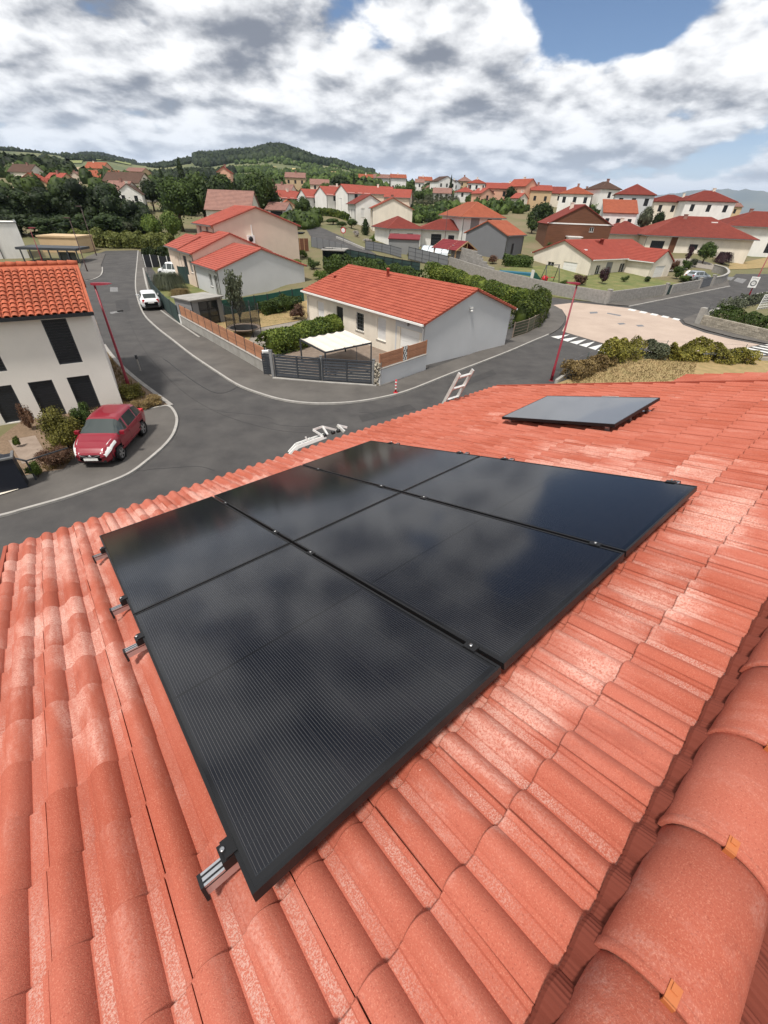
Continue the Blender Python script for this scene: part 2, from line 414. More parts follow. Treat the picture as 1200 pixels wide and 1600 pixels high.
def sheet(name, pts, dz, m_, px=True, maxlen=None, kind='structure'):
    """a flat paved or planted area lying on the ground, from its outline"""
    P = [hit(*p) for p in pts] if px else [V((p[0], p[1], 0)) for p in pts]
    bm = bmesh.new(); far = max(hypot(p.x, p.y) for p in P)
    vs = [bm.verts.new((p.x, p.y, 0)) for p in P]
    for t3 in tessellate_polygon([[V((p.x, p.y, 0)) for p in P]]):
        try: bm.faces.new([vs[k] for k in t3])
        except ValueError: pass
    ml = maxlen or (2.0 if far > 43 else 1e9)
    for _ in range(9):
        es = [e for e in bm.edges if e.calc_length() > ml]
        if not es: break
        bmesh.ops.subdivide_edges(bm, edges=es, cuts=1); bmesh.ops.triangulate(bm, faces=[f for f in bm.faces if len(f.verts) > 3])
    for v in bm.verts: v.co.z = ground(v.co.x, v.co.y)+dz
    bmesh.ops.recalc_face_normals(bm, faces=bm.faces[:])
    for f in bm.faces:
        if f.normal.z < 0: f.normal_flip()
    me = bpy.data.meshes.new(name); bm.to_mesh(me); bm.free(); me.materials.append(m_)
    o = ob(name, me); o['kind'] = kind; return o
def smooth_path(pts, n=6):
    out = []
    for i in range(len(pts)-1):
        p0 = pts[max(i-1, 0)]; p1 = pts[i]; p2 = pts[i+1]; p3 = pts[min(i+2, len(pts)-1)]
        for k in range(n):
            t = k/n
            out.append(.5*((2*p1)+(p2-p0)*t+(2*p0-5*p1+4*p2-p3)*t*t+(3*p1-p0-3*p2+p3)*t*t*t))
    out.append(pts[-1]); return out
def ribbon(mb, path, w, z0, z1):
    """a kerb or painted line with thickness along a path"""
    n = len(path); L = []; R = []
    for i, p in enumerate(path):
        d = path[min(i+1, n-1)]-path[max(i-1, 0)]; d = V((d.x, d.y, 0)).normalized(); s = V((-d.y, d.x, 0))*w/2
        g = ground(p.x, p.y); L.append(V((p.x, p.y, g))+s); R.append(V((p.x, p.y, g))-s)
    up0, up1 = V((0, 0, z0)), V((0, 0, z1))
    for i in range(n-1):
        mb.quad(R[i]+up1, R[i+1]+up1, L[i+1]+up1, L[i]+up1)
        mb.quad(R[i]+up0, R[i+1]+up0, R[i+1]+up1, R[i]+up1)
        mb.quad(L[i+1]+up0, L[i]+up0, L[i]+up1, L[i+1]+up1)
    for i, s in ((0, 1), (n-1, -1)):
        q = [R[i]+up0, R[i]+up1, L[i]+up1, L[i]+up0]; mb.quad(*(q if s < 0 else q[::-1]))
KERB = [(216, 392), (214, 415), (212, 440), (214, 462), (224, 490), (243, 511), (272, 534), (300, 556), (340, 583), (372, 603), (405, 616), (440, 626), (480, 631.5), (520, 632), (560, 629), (600, 622), (640, 611), (700, 587), (760, 564), (800, 548), (830, 535), (862, 521), (877, 509), (881, 497), (874, 484), (855, 474)]
kerbpath = smooth_path([hit(*p) for p in KERB], 5)
sheet('road', [(-140, 860), (-140, 770), (60, 775), (130, 720), (262, 690), (255, 645), (190, 590), (160, 545), (150, 480), (140, 446), (120, 446), (128, 405), (165, 392), (216, 391), (320, 520), (480, 590), (700, 540), (820, 480), (842, 462), (905, 470), (985, 478), (1060, 462), (1133, 444), (1150, 428), (1300, 428), (1300, 470), (1185, 480), (1110, 505), (1300, 545), (1300, 562), (1130, 560), (1020, 556), (955, 552), (930, 575), (880, 598), (700, 720), (100, 1000), (-140, 1000)], .012, M['asphalt'])
sheet('uphill_road', [(474, 352), (480, 349), (492, 352), (520, 364), (548, 377), (575, 390), (590, 400), (560, 404), (530, 396), (505, 384), (484, 368)], .05, M['asphalt'])
# pavements stand a kerb's height above the road
inner = [(850, 500), (793, 534), (666, 580), (594, 606), (584, 603), (428, 593), (300, 514), (283, 502), (262, 490), (240, 468), (232, 440), (228, 400)]
kx = [(p.x, p.y) for p in kerbpath]
def pave(name, outer_xy, inner_px, z, m_, far=False):
    P = [V((x, y, 0)) for x, y in outer_xy]+[hit(*p) for p in inner_px]
    return sheet(name, [(p.x, p.y) for p in P], z, m_, px=False)
pave('pavement', kx, inner, .09, M['pavement'])
mb = MB(); ribbon(mb, kerbpath[:105], .125, -.02, .105); structure('kerb', mb, M['kerb'])
mb = MB(); ribbon(mb, kerbpath[104:], .15, -.02, .10); structure('kerb', mb, M['pavement'])
mb = MB(); ribbon(mb, smooth_path([hit(*p) for p in ((252, 487), (268, 499), (290, 514), (312, 529))], 4), .12, .05, .13); structure('kerb', mb, M['kerb'])
mb = MB(); ribbon(mb, smooth_path([hit(*p) for p in ((224, 420), (228, 440), (233, 458), (240, 468))], 4), .2, .05, .13); structure('kerb', mb, M['kerb'])
for nm_, pp in (('road_patch', [(180, 470), (200, 468), (204, 486), (183, 488)]), ('road_patch', [(560, 650), (640, 632), (650, 640), (566, 660)]), ('road_patch', [(700, 604), (770, 578), (776, 585), (706, 612)])): sheet(nm_, pp, .018, M['patch'])
rc = random.Random(5)
for cx, cy, L_, a_ in ((210, 520, 4, .6), (300, 640, 5, .1), (420, 660, 4, -.2), (560, 645, 5, .3), (150, 740, 5, .2), (640, 650, 4, .5), (185, 420, 8, 1.4), (760, 600, 4, .7), (1085, 470, 6, .4)):
    c0 = hit(cx, cy); P = []; x, y = c0.x, c0.y; h = a_
    for k in range(14): P.append(V((x, y, 0))); h += rc.uniform(-.5, .5)*.6; x += L_/14*cos(h); y += L_/14*sin(h)
    mb = MB(); ribbon(mb, P, .022, -.01, .0145); structure('road_crack', mb, M['black'])
mb = MB(); seam = smooth_path([hit(*p) for p in ((190, 470), (215, 530), (262, 590), (330, 640), (430, 672), (520, 676))], 6); ribbon(mb, seam, .035, -.01, .0165); structure('road_seam', mb, M['patch'])
mb = MB(); seam = smooth_path([hit(*p) for p in ((372, 605), (330, 612), (255, 560))], 6); ribbon(mb, seam, .04, -.01, .0205); structure('road_seam', mb, M['black'])
# left pavement with the lay-by, and the planted strip with rough stones under the lamp
LAY = [(234, 641), (250, 637), (264, 636), (273, 645), (277, 658), (272, 678), (258, 697), (232, 720), (200, 743), (150, 763), (100, 780), (40, 797), (0, 808), (-140, 840)]
lay = smooth_path([hit(*p) for p in LAY], 5)
pave('pavement', [(p.x, p.y) for p in lay], [(-140, 780), (-60, 745), (40, 745), (100, 735), (140, 690), (200, 645)], .07, M['pavement'])
mb = MB(); ribbon(mb, lay, .12, -.02, .085); structure('kerb', mb, M['kerb'])
sheet('planted_strip', [(150, 500), (163, 540), (190, 575), (225, 605), (268, 634), (232, 643), (205, 652), (175, 672), (130, 700), (125, 735), (70, 755), (20, 760), (-20, 700), (60, 640)], .05, M['leaflitter'])
mb = MB(); ribbon(mb, smooth_path([hit(*p) for p in ((163, 540), (172, 553), (190, 573), (215, 595), (240, 614), (268, 635))], 5), .22, -.02, .09); structure('stone_edging', mb, M['block'])
sheet('pavement', [(130, 440), (150, 447), (163, 482), (182, 532), (196, 562), (180, 560), (150, 520), (120, 450)], .03, M['asphalt'])
sheet('terrace', [(14, 690), (56, 682), (75, 715), (36, 727)], .06, M['deck'])
# far left: pavement corner beyond the dark pergola and the end of the street
sheet('pavement', [(118, 440), (150, 436), (160, 427), (158, 415), (165, 397), (150, 396), (135, 402)], .07, M['pavement'])
mb = MB(); ribbon(mb, smooth_path([hit(*p) for p in ((116, 440), (140, 438.5), (155, 433), (160, 426), (160, 418))], 5), .14, -.02, .085); structure('kerb', mb, M['kerb'])
# paved plateau of the crossroads with its markings
sheet('paved_plateau', [(863, 477), (900, 473), (940, 477), (983, 482), (1060, 500), (1067, 508), (1100, 520), (1140, 530), (1187, 539), (1160, 545), (1133, 549), (1070, 552), (1000, 543.5), (957, 541), (925, 532), (878, 518), (884, 506), (885, 495), (878, 484)], .03, M['plateau'])
def marking(name, polys, z, m_):
    mb = MB()
    for P in polys:
        Q = [hit(*p) for p in P]; Q = [V((q.x, q.y, ground(q.x, q.y)+z)) for q in Q]
        a = sum((Q[i].x*Q[(i+1) % len(Q)].y-Q[(i+1) % len(Q)].x*Q[i].y) for i in range(len(Q)))
        mb.quad(*(Q if a > 0 else Q[::-1]))
    structure(name, mb, m_)
def lerp2(a, b, t): return (a[0]+(b[0]-a[0])*t, a[1]+(b[1]-a[1])*t)
T0, T1, B0, B1 = (879, 519.5), (957, 542), (860, 526), (947, 552)
marking('give_way_marking', [[lerp2(B0, B1, (k+.05)/6), lerp2(B0, B1, (k+.86)/6), lerp2(T0, T1, (k+.88)/6)] for k in range(6)], .017, M['paint'])
marking('road_marking', [[lerp2((1130, 549.5), (1205, 537.5), k/7+.0), lerp2((1130, 549.5), (1205, 537.5), k/7+.07), lerp2((1168, 560), (1250, 545), k/7+.07), lerp2((1168, 560), (1250, 545), k/7)] for k in range(7)], .036, M['paint'])
marking('road_marking', [[lerp2((979, 484.5), (1066, 502.5), k/5+.01), lerp2((979, 484.5), (1066, 502.5), k/5+.13), lerp2((984, 482.5), (1069, 500.5), k/5+.13), lerp2((984, 482.5), (1069, 500.5), k/5+.01)] for k in range(5)], .036, M['paint'])
marking('road_marking', [[(1128, 436.5), (1134, 432), (1148, 433.5), (1142, 438.5)], [(1146, 439), (1152, 434), (1167, 437), (1160, 443)], [(172, 449), (184, 449), (184.5, 456), (172, 456)], [(172, 488), (192, 485), (193, 487), (173, 491)]], .018, M['wornpaint'])
marking('manhole_cover', [[(921, 488), (933, 487.4), (934, 490), (922, 490.6)], [(949, 489), (971, 493), (968, 494.6), (948, 490.6)], [(964, 505.5), (974, 505), (978, 507), (968, 508)], [(993, 508.3), (1003, 508), (1007, 510.6), (997, 511)]], .036, M['darkgrey'])
# pavements round the right hand corner
mb = MB(); ribbon(mb, [hit(*p) for p in ((983, 479.5), (1020, 472), (1060, 464), (1100, 456), (1140, 448))], .16, -.02, .1); structure('kerb', mb, M['kerb'])
sheet('pavement', [(905, 466), (945, 476), (983, 479), (1060, 463.5), (1140, 447.5), (1136, 436), (1038, 463), (945, 476)], .08, M['pavement'])
sheet('pavement', [(1070, 506), (1103, 517), (1145, 528), (1192, 537), (1300, 560), (1300, 556), (1200, 535), (1092, 507), (1110, 489), (1182, 470), (1175, 468), (1085, 492), (1066, 500)], .08, M['pavement'])
# gardens
sheet('dry_garden', [(840, 610), (893, 592), (925, 573), (1000, 549), (1060, 553), (1140, 557), (1300, 560), (1300, 700), (900, 700)], .05, M['drygrass'])
sheet('yard', [(300, 512), (428, 592), (584, 602), (594, 605), (668, 576), (590, 540), (480, 470), (350, 470)], .07, M['gravel'])
sheet('lawn', [(322, 505), (350, 480), (400, 476), (480, 471), (480, 500), (400, 515), (385, 540)], .10, M['drygrass'])
sheet('lawn', [(240, 455), (262, 430), (320, 440), (345, 470), (300, 500), (278, 492)], .06, M['lawn'])
sheet('deck', [(440, 560), (470, 540), (560, 520), (640, 545), (590, 580), (500, 590)], .1, M['deck'])
sheet('garden', [(840, 460), (945, 474), (1035, 460), (1075, 446), (1000, 430), (870, 415), (780, 420)], .05, M['lawn'])
sheet('front_garden', [(1040, 425), (1085, 418), (1130, 425), (1112, 412), (1075, 404), (1030, 405)], .06, M['gravel'])
sheet('lawn', [(1140, 412), (1210, 400), (1210, 418), (1138, 421)], .06, M['drygrass'])
sheet('garden', [(1100, 500), (1200, 530), (1290, 545), (1290, 470), (1190, 478), (1110, 497)], .35, M['soil'])
sheet('meadow', [(645, 346), (722, 346), (728, 329), (648, 328)], .1, M['field_g'])
# fields on the slopes of the hills
def field(pts, m_): sheet('field', pts, 1.2, m_, maxlen=22)
field([(372, 262.5), (392, 260.5), (432, 262), (428, 266), (398, 268), (372, 266)], M['field_y'])
field([(441, 265.5), (468, 264.5), (462, 268), (440, 268.5)], M['field_y'])
field([(516, 265), (540, 270), (566, 276), (590, 281), (610, 284), (590, 285.5), (560, 281), (535, 275), (516, 269)], M['field_y'])
field([(28, 252), (70, 251), (72, 255), (60, 259), (30, 258)], M['field_p'])
field([(80, 252), (105, 254), (108, 257), (84, 257)], M['field_p'])
field([(90, 263), (130, 264), (128, 270), (92, 268)], M['field_p'])
field([(130, 247.5), (150, 246.5), (185, 249.5), (212, 255), (205, 259), (170, 252), (135, 251)], M['field_g'])
field([(110, 252), (130, 252), (128, 256), (108, 256)], M['field_g'])
field([(400, 269), (440, 269), (470, 273), (470, 280), (430, 277)], M['field_g'])
# far mountains beyond the plain on the right
def mountains():
    mb = MB(); rows = [[], [], [], []]
    for k in range(161):
        a = radians(4+k*.45); h = noise.noise(V((k*.09, .3, 0)))*.5+.5; h2 = noise.noise(V((k*.4, 3.3, 0)))
        H = 330+260*h+50*h2
        for r, q, z in ((0, 11500, -215), (1, 13200, H*.35), (2, 14500+500*h2, H), (3, 17500, -215)):
            rows[r].append((q*sin(a), q*cos(a), z+(40*noise.noise(V((k*.7, r, 0))) if r in (1, 2) else 0)))
    mb.grid(rows, flip=True)
    M['mountain'] = mat('mountain_forest', (.05, .07, .05), .95, c2=(.12, .12, .07), scale=.0016)
    structure('mountains', mb, M['mountain'])
    pl = MB(); rr = [[(r*sin(radians(a)), r*cos(radians(a)), -212) for a in range(0, 91, 3)] for r in (8500, 10500, 12500)]
    pl.grid(rr, flip=True); structure('plain', pl, M['field_p'])
    mb = MB(); rows = [[], [], []]
    for k in range(81):
        a = radians(26+k*.5); h = noise.noise(V((k*.13, 7.3, 0)))*.5+.5
        for r, q, z in ((0, 3400, -200), (1, 4300, -95+70*h), (2, 5600, -215)): rows[r].append((q*sin(a), q*cos(a), z))
    mb.grid(rows, flip=True); structure('low_hills', mb, M['mountain'])
mountains()
# ------------------------------------------------------------------ the tiled roof under the camera
YAW, RP = 0.722939, 0.297484
RO = V((-0.302303, 0.263245, 7.368605))                  # near left corner of the panel array, glass level
ue = V((cos(YAW), sin(YAW), 0)); dn = V((-sin(YAW)*cos(RP), cos(YAW)*cos(RP), -sin(RP))); nn = ue.cross(dn)
RF = Matrix((ue, dn, nn)).transposed().to_4x4(); RF.translation = RO
def rp(u, v, h=0): return RO+u*ue+v*dn+h*nn
HT = -0.150                                              # pan level of the tiles below the glass
TU, TV = 0.2895, 0.2955; U0, V0, NC, NR = -0.766, -0.581, 28, 18
RIDGE_V = -0.725
def tile_material():
    m_, nt, b = newmat('concrete_roof_tile'); N = nt.nodes.new; L = nt.links.new
    b.inputs['Roughness'].default_value = .82; b.inputs['Specular IOR Level'].default_value = .28
    tc = N('ShaderNodeTexCoord'); mp = N('ShaderNodeVectorMath'); mp.operation = 'SUBTRACT'
    # coordinates along the roof slope, the same for every tile
    rot = N('ShaderNodeMapping'); rot.vector_type = 'TEXTURE'
    g = N('ShaderNodeNewGeometry'); L(g.outputs['Position'], rot.inputs[0])
    rot.inputs['Location'].default_value = RO; rot.inputs['Rotation'].default_value = RF.to_euler()
    P = rot.outputs[0]; sep = N('ShaderNodeSeparateXYZ'); L(P, sep.inputs[0])
    def math_(op, *a):
        n = N('ShaderNodeMath'); n.operation = op
        for i, v in enumerate(a):
            if isinstance(v, (int, float)): n.inputs[i].default_value = v
            else: L(v, n.inputs[i])
        return n.outputs[0]
    def nz(scale, det=4, rough=.6, st=None, dist=0):
        v = P
        if st: q = N('ShaderNodeMapping'); q.inputs['Scale'].default_value = st; L(P, q.inputs[0]); v = q.outputs[0]
        n = N('ShaderNodeTexNoise'); n.inputs['Scale'].default_value = scale; n.inputs['Detail'].default_value = det; n.inputs['Roughness'].default_value = rough; n.inputs['Distortion'].default_value = dist
        L(v, n.inputs['Vector']); return n.outputs['Fac']
    def ss(x, lo, hi):
        n = N('ShaderNodeMapRange'); n.interpolation_type = 'SMOOTHSTEP'; L(x, n.inputs[0]); n.inputs[1].default_value = lo; n.inputs[2].default_value = hi; return n.outputs[0]
    def mixc(f, a, c):
        n = N('ShaderNodeMix'); n.data_type = 'RGBA'
        if isinstance(f, (int, float)): n.inputs[0].default_value = f
        else: L(f, n.inputs[0])
        for i, v in ((6, a), (7, c)):
            if isinstance(v, tuple): n.inputs[i].default_value = (*v, 1)
            else: L(v, n.inputs[i])
        return n.outputs[2]
    at_ = N('ShaderNodeAttribute'); at_.attribute_name = 'tone'
    oi = N('ShaderNodeObjectInfo')
    tone = math_('FRACT', math_('ADD', at_.outputs['Fac'], oi.outputs['Random']))
    base = mixc(tone, (.345, .079, .045), (.42, .108, .065))
    base = mixc(ss(nz(1.1, 3), .4, .66), base, (.43, .122, .080))
    # fine sandy speckle of the concrete
    base = mixc(math_('MULTIPLY', ss(nz(260, 2, .7), .52, .68), .5), base, (.58, .24, .16))
    base = mixc(math_('MULTIPLY', ss(nz(190, 2, .7), .56, .72), .55), base, (.22, .045, .03))
    # chalky drilling dust: worst round the array, washed into the pans
    u, v = sep.outputs[0], sep.outputs[1]
    def blob(cu, cv, ru, rv):
        a = math_('POWER', math_('DIVIDE', math_('SUBTRACT', u, cu), ru), 2.0); c = math_('POWER', math_('DIVIDE', math_('SUBTRACT', v, cv), rv), 2.0)
        return math_('SUBTRACT', 1.0, ss(math_('SQRT', math_('ADD', a, c)), .25, 1.0))
    z = None
    for bl in ((-.35, 2.0, .55, 1.5), (.75, -.12, .8, .28), (2.6, -.2, 2.0, .3), (3.6, .8, 1.0, 1.6), (.4, 4.0, 3.5, .8), (-.3, 3.5, .7, 1.3)):
        x = blob(*bl); z = x if z is None else math_('MAXIMUM', z, x)
    st = nz(7.5, 7, .70, (1, .16, 1), .35)
    st2 = nz(3.0, 6, .66, (1, .5, 1), .8)
    sm_ = math_('ADD', math_('MULTIPLY', st, .55), math_('MULTIPLY', st2, .45))
    dz_ = math_('ADD', math_('ADD', sm_, math_('MULTIPLY', z, .20)), math_('MULTIPLY', math_('SUBTRACT', tone, .5), .16))
    dust = ss(dz_, .58, .80)
    grain = ss(nz(120, 3, .75), .34, .60)
    dust = math_('MULTIPLY', dust, math_('MULTIPLY_ADD', grain, .58, .10))
    general = math_('MULTIPLY', ss(nz(9, 6, .7, (1, .2, 1)), .5, .76), math_('MULTIPLY', grain, .26))
    base = mixc(math_('MAXIMUM', dust, general), base, (.74, .49, .41))
    grime = math_('MULTIPLY', ss(nz(6, 6, .68, (1, .3, 1), .5), .56, .74), .38)
    base = mixc(grime, base, (.23, .058, .04))
    # the flat pans between the rolls are weathered greyer
    wx = math_('FRACT', math_('DIVIDE', math_('ADD', math_('SUBTRACT', u, U0), .052), TU/2))
    pan = math_('MULTIPLY', ss(wx, .0, .02), math_('SUBTRACT', 1.0, ss(wx, .226, .238)))
    pmask = math_('MULTIPLY', math_('MULTIPLY', pan, math_('GREATER_THAN', v, -.58)), math_('MULTIPLY', ss(nz(210, 3, .75), .42, .62), math_('MULTIPLY_ADD', ss(nz(1.6, 3), .42, .64), .58, .10)))
    base = mixc(pmask, base, (.58, .40, .34))
    # white scrapes
    sc = ss(nz(11, 5, .7, None, 2.5), .69, .75)
    base = mixc(math_('MULTIPLY', sc, math_('MULTIPLY_ADD', z, .65, .12)), base, (.80, .66, .58))
    L(base, b.inputs['Base Color'])
    bp = N('ShaderNodeBump'); bp.inputs['Strength'].default_value = .35; bp.inputs['Distance'].default_value = .004
    L(math_('ADD', nz(240, 3, .7), math_('MULTIPLY', nz(25, 3), .8)), bp.inputs['Height']); L(bp.outputs[0], b.inputs['Normal'])
    return m_
M['tile'] = tile_material()
def wave(x):
    x = x % (TU/2)
    if x <= .033: return .001+.002*x/.033
    if x < .036: return .003+.0075*(x-.033)/.003
    if x < .048: return .0105+.003*(x-.036)/.012
    q = min(1, (x-.048)/.0935)
    return .0135*(1-q)+.030*max(0, sin(pi*q))**.78
CREASE = {.033, .036, .0, .1415, .048}
def tile_pts():
    """profile across one tile, cut into strips at the sharp creases"""
    xs = [0, .033, .036, .042, .048, .0515, .056, .062, .070, .079, .088, .098, .108, .117, .125, .132, .138, .1415, TU/2]
    gl = sorted({round(x+k*TU/2, 5) for x in xs for k in range(0, 4)})
    s0, s1 = .052+.0015, .052+TU-.0015
    P = [s0]+[x for x in gl if s0 < x < s1]+[s1]
    strips = [[]]
    for x in P:
        strips[-1].append((x-.052, wave(x)))
        if any(abs(x % (TU/2)-c) < 1e-4 or abs(x % (TU/2)-TU/2-c) < 1e-4 for c in CREASE) and x not in (P[0], P[-1]): strips.append([(x-.052, wave(x))])
    return [s_ for s_ in strips if len(s_) > 1]
TS = tile_pts()
def tile_shape(mb, u=0, v=0, M_=None, jit=0.0):
    M_ = M_ or Matrix()
    y0, y1 = v-.045, v+TV+.002
    def P(x, y, h): return tuple(M_ @ V((u+x, y, h)))
    for TP in TS:
        top = [P(x, y0, h-.006) for x, h in TP]; end = [P(x, y1-.003, h+.019+jit) for x, h in TP]; rim = [P(x, y1+.001, h+.0145+jit) for x, h in TP]; low = [P(x, y1-.004, h+.001+jit) for x, h in TP]
        mb.grid([top, end], flip=False); mb.grid([end, rim], sm=True); mb.grid([rim, low], sm=False)
    for (x, h), fl in ((TS[0][0], 1), (TS[-1][-1], 0)):
        q = [P(x, y0, h-.006), P(x, y1-.003, h+.019+jit), P(x, y1, h+.001+jit), P(x, y0, h-.02)]
        mb.quad(*(q if fl else q[::-1]))
def own_house():
    base = rp(3.3, 1.9, 0); z0 = 0
    H = thing('tiled_house', 'red tiled house roof in front carrying the black solar panels', 'house', (base.x, base.y, 0), YAW)
    inv = FR[H.name].inverted(); F2 = inv @ RF
    # one mesh per tone, shared by all the single tiles
    metiles = []
    for k in range(6):
        mb = MB(); tile_shape(mb, jit=(k % 3)*.0012); me = mb.mesh('tile', M['tile'])
        at_ = me.attributes.new('tone', 'FLOAT', 'POINT'); at_.data.foreach_set('value', [k/6]*len(me.vertices)); metiles.append(me)
    cells = []
    camr = RF.inverted() @ CAM
    for i in range(NC):
        for j in range(NR):
            u = U0+i*TU; v = V0+j*TV
            under = (.05 < u+TU/2 < 3.05 and .15 < v+TV/2 < 3.5)
            d = (V((u+TU/2, v+TV/2, 0))-camr).length + (50 if under else 0)
            cells.append((d, i, j, u, v))
    cells.sort(); rest = MB(); tones = []
    for k, (d, i, j, u, v) in enumerate(cells):
        ju, jh = rnd.uniform(-.0012, .0012), rnd.uniform(0, .0016)
        if k < 298:
            o = ob('tile', metiles[rnd.randrange(6)], H); o.matrix_local = F2 @ Matrix.Translation((u+ju, v, HT+jh)) @ Matrix.Rotation(rnd.uniform(-.004, .004), 4, 'Z')
        else:
            n0 = len(rest.v); tile_shape(rest, u+ju, v, F2 @ Matrix.Translation((0, 0, HT+jh))); tones += [rnd.random()]*(len(rest.v)-n0)
    # other slope beyond the ridge, and the lower roof of the wing beyond the verge
    d2 = V((-dn.x, -dn.y, dn.z)); R2 = Matrix((-ue, d2, (-ue).cross(d2))).transposed().to_4x4(); R2.translation = rp(0, RIDGE_V, HT+.02)
    F3 = inv @ R2
    n0 = len(rest.v)
    for i in range(NC):
        for j in range(NR): tile_shape(rest, -(U0+(i+1)*TU), .13+j*TV, F3)
    tones += [rnd.random() for _ in range(0)]+[.4]*(len(rest.v)-n0)
    me = rest.mesh('roof_tiles', M['tile']); a_ = me.attributes.new('tone', 'FLOAT', 'POINT'); a_.data.foreach_set('value', tones)
    o = ob('roof_tiles', me, H); o['kind'] = 'stuff'
    wing = MB()
    for i in range(9):
        for j in range(9): tile_shape(wing, 7.36+i*.268, -.54+j*TV, F2 @ Matrix.Translation((0, 0, HT-.30)))
    me = wing.mesh('roof_tiles', M['tile']); a_ = me.attributes.new('tone', 'FLOAT', 'POINT'); a_.data.foreach_set('value', [.5]*len(me.vertices))
    o = ob('roof_tiles', me, H); o['kind'] = 'stuff'
    # deck below the tiles closes the joints
    mb = MB()
    for (ua, ub, va, vb, h) in ((U0+.01, 7.33, RIDGE_V, 4.70, HT-.035), (7.34, 9.75, RIDGE_V, 2.1, HT-.335)):
        c = [rp(ua, va, h), rp(ub, va, h), rp(ub, vb, h), rp(ua, vb, h)]; mb.quad(*c); mb.quad(*[p-nn*.08 for p in c][::-1])
        for k in range(4): mb.quad(c[k], c[k]-nn*.08, c[(k+1) % 4]-nn*.08, c[(k+1) % 4])
    Ri = R2 @ V((0, 0, 0)); c = [R2 @ V((x, y, -.06)) for x, y in ((-7.33, 0), (-7.33, 5.4), (.75, 5.4), (.75, 0))]; mb.quad(*c[::-1])
    mb.build('roof_deck', M['black'], H, world=True)
    # ridge: combed closure strip and half round caps with clips
    mr, nt, b = newmat('combed_ridge_strip'); b.inputs['Roughness'].default_value = .9; b.inputs['Specular IOR Level'].default_value = .1; b.inputs['Base Color'].default_value = (.16, .042, .028, 1)
    mb = MB(); rows = []
    n = int((7.35-U0)/.006); 
    for vv, hh in ((-.700, .052), (-.640, .020), (-.612, .012), (-.568, .0085), (-.559, .002)):
        row = []
        for k in range(n):
            u = U0+k*.006; w = wave(u-U0+.052); row.append(inv @ rp(u, vv, HT+w+hh+(.0022 if k % 2 else 0)+(.012 if vv > -.7 else 0)))
        rows.append(row)
    mb.grid(rows, sm=False); 
    rows2 = []
    for yy, hh in ((.03, .05), (.09, .028), (.15, .026), (.19, .024)):
        rows2.append([inv @ (R2 @ V((-(U0+k*.006), yy, wave(-(U0+k*.006)+U0+.052)+hh+(.0022 if k % 2 else 0)))) for k in range(n)])
    mb.grid(rows2[::-1], sm=False)
    o = mb.build('ridge_strip', mr, H)
    cap = MB(); LC = .40; prof = []
    for k in range(15):
        a = radians(-6+192*k/14); prof.append((-cos(a)*.124, sin(a)*.113))
    secs = [(-.028, 1.0, .004), (0, 1.0, .003), (.12, .985, 0), (LC, .955, -.010), (LC+.0005, .90, -.012)]
    rows = [[(x, p[0]*s, p[1]*s+h) for p in prof] for x, s, h in secs]
    cap.grid(rows); lip = [[(x, p[0]*s, p[1]*s) for p in prof] for x, s in ((-.029, 1.02), (-.027, 1.03), (-.008, 1.03), (-.004, 1.0))]
    cap.grid([[(-.028, p[0]*.93, p[1]*.93) for p in prof]]+lip)
    mecap = cap.mesh('ridge_tile', M['tile']); a_ = mecap.attributes.new('tone', 'FLOAT', 'POINT'); a_.data.foreach_set('value', [.15]*len(mecap.vertices))
    clip = MB(); clip.box((-.034, -.011, .110), (.004, .011, .1185)); clip.box((-.037, -.011, .092), (-.032, .011, .1185)); clip.box((-.014, -.006, .1185), (.002, .006, .1215)); meclip = clip.mesh('clip', M['clayclip'])
    ax0 = rp(0, RIDGE_V, HT+.038); RM = Matrix((ue, V((0, 0, 1)).cross(ue), V((0, 0, 1)))).transposed().to_4x4()
    for k in range(22):
        u = -.52+k*.37; Mx = RM.copy(); Mx.translation = ax0+ue*u-V((0, 0, .022)); Mx = inv @ Mx
        if u > 7.1: break
        o = ob('ridge_tile', mecap, H); o.matrix_local = Mx @ Matrix.Rotation(rnd.uniform(-.012, .012), 4, 'Z')
        c = ob('clip', meclip, o); c.location = (0, 0, 0); c.rotation_euler = (-.06, 0, 0)
    # verge caps, bird combs, gutter, walls
    mb = MB()
    for (u, va, vb, h) in ((7.352, -.6, 4.74, HT+.02), (U0-.012, -.6, 4.74, HT+.02)):
        mb.bar(rp(u, va, h), rp(u, vb, h), .03, .06, nn)
    mb.build('verge', M['roof_red'], H, world=True)
    mb = MB()
    for k in range(56): mb.bar(rp(U0+.03+k*TU/2, 4.755, HT-.015), rp(U0+.11+k*TU/2, 4.755, HT-.015), .012, .05, nn)
    mb.build('bird_comb', M['black'], H, world=True)
    mb = MB(); rows = []
    for k in range(9):
        a = pi+pi*k/8; rows.append([rp(u, 4.80, HT-.06)+V((0, 0, .06*sin(a)))+dn*(.06*cos(a)) for u in (U0-.05, 7.4)])
    mb.grid(rows, sm=True); mb.grid(rows, sm=True, flip=True); mb.build('gutter', M['zinc'], H, world=True)
    mb = MB(); L_ = FR[H.name].inverted()
    a, b_ = L_ @ rp(U0+.25, 4.35, 0), L_ @ rp(7.1, 4.35, 0)
    pk = L_ @ rp(0, RIDGE_V, HT-.05); yb = 2*pk.y-a.y
    mb.prism([(a.x, yb), (b_.x, yb), (b_.x, a.y), (a.x, a.y)], -.3, a.z-.28)
    for x in (a.x, b_.x-.2): 
        i = len(mb.v)
        mb.quad((x, yb, a.z-.28), (x, a.y, a.z-.28), (x, pk.y, pk.z-.1)); mb.quad((x+.2, yb, a.z-.28), (x+.2, pk.y, pk.z-.1), (x+.2, a.y, a.z-.28))
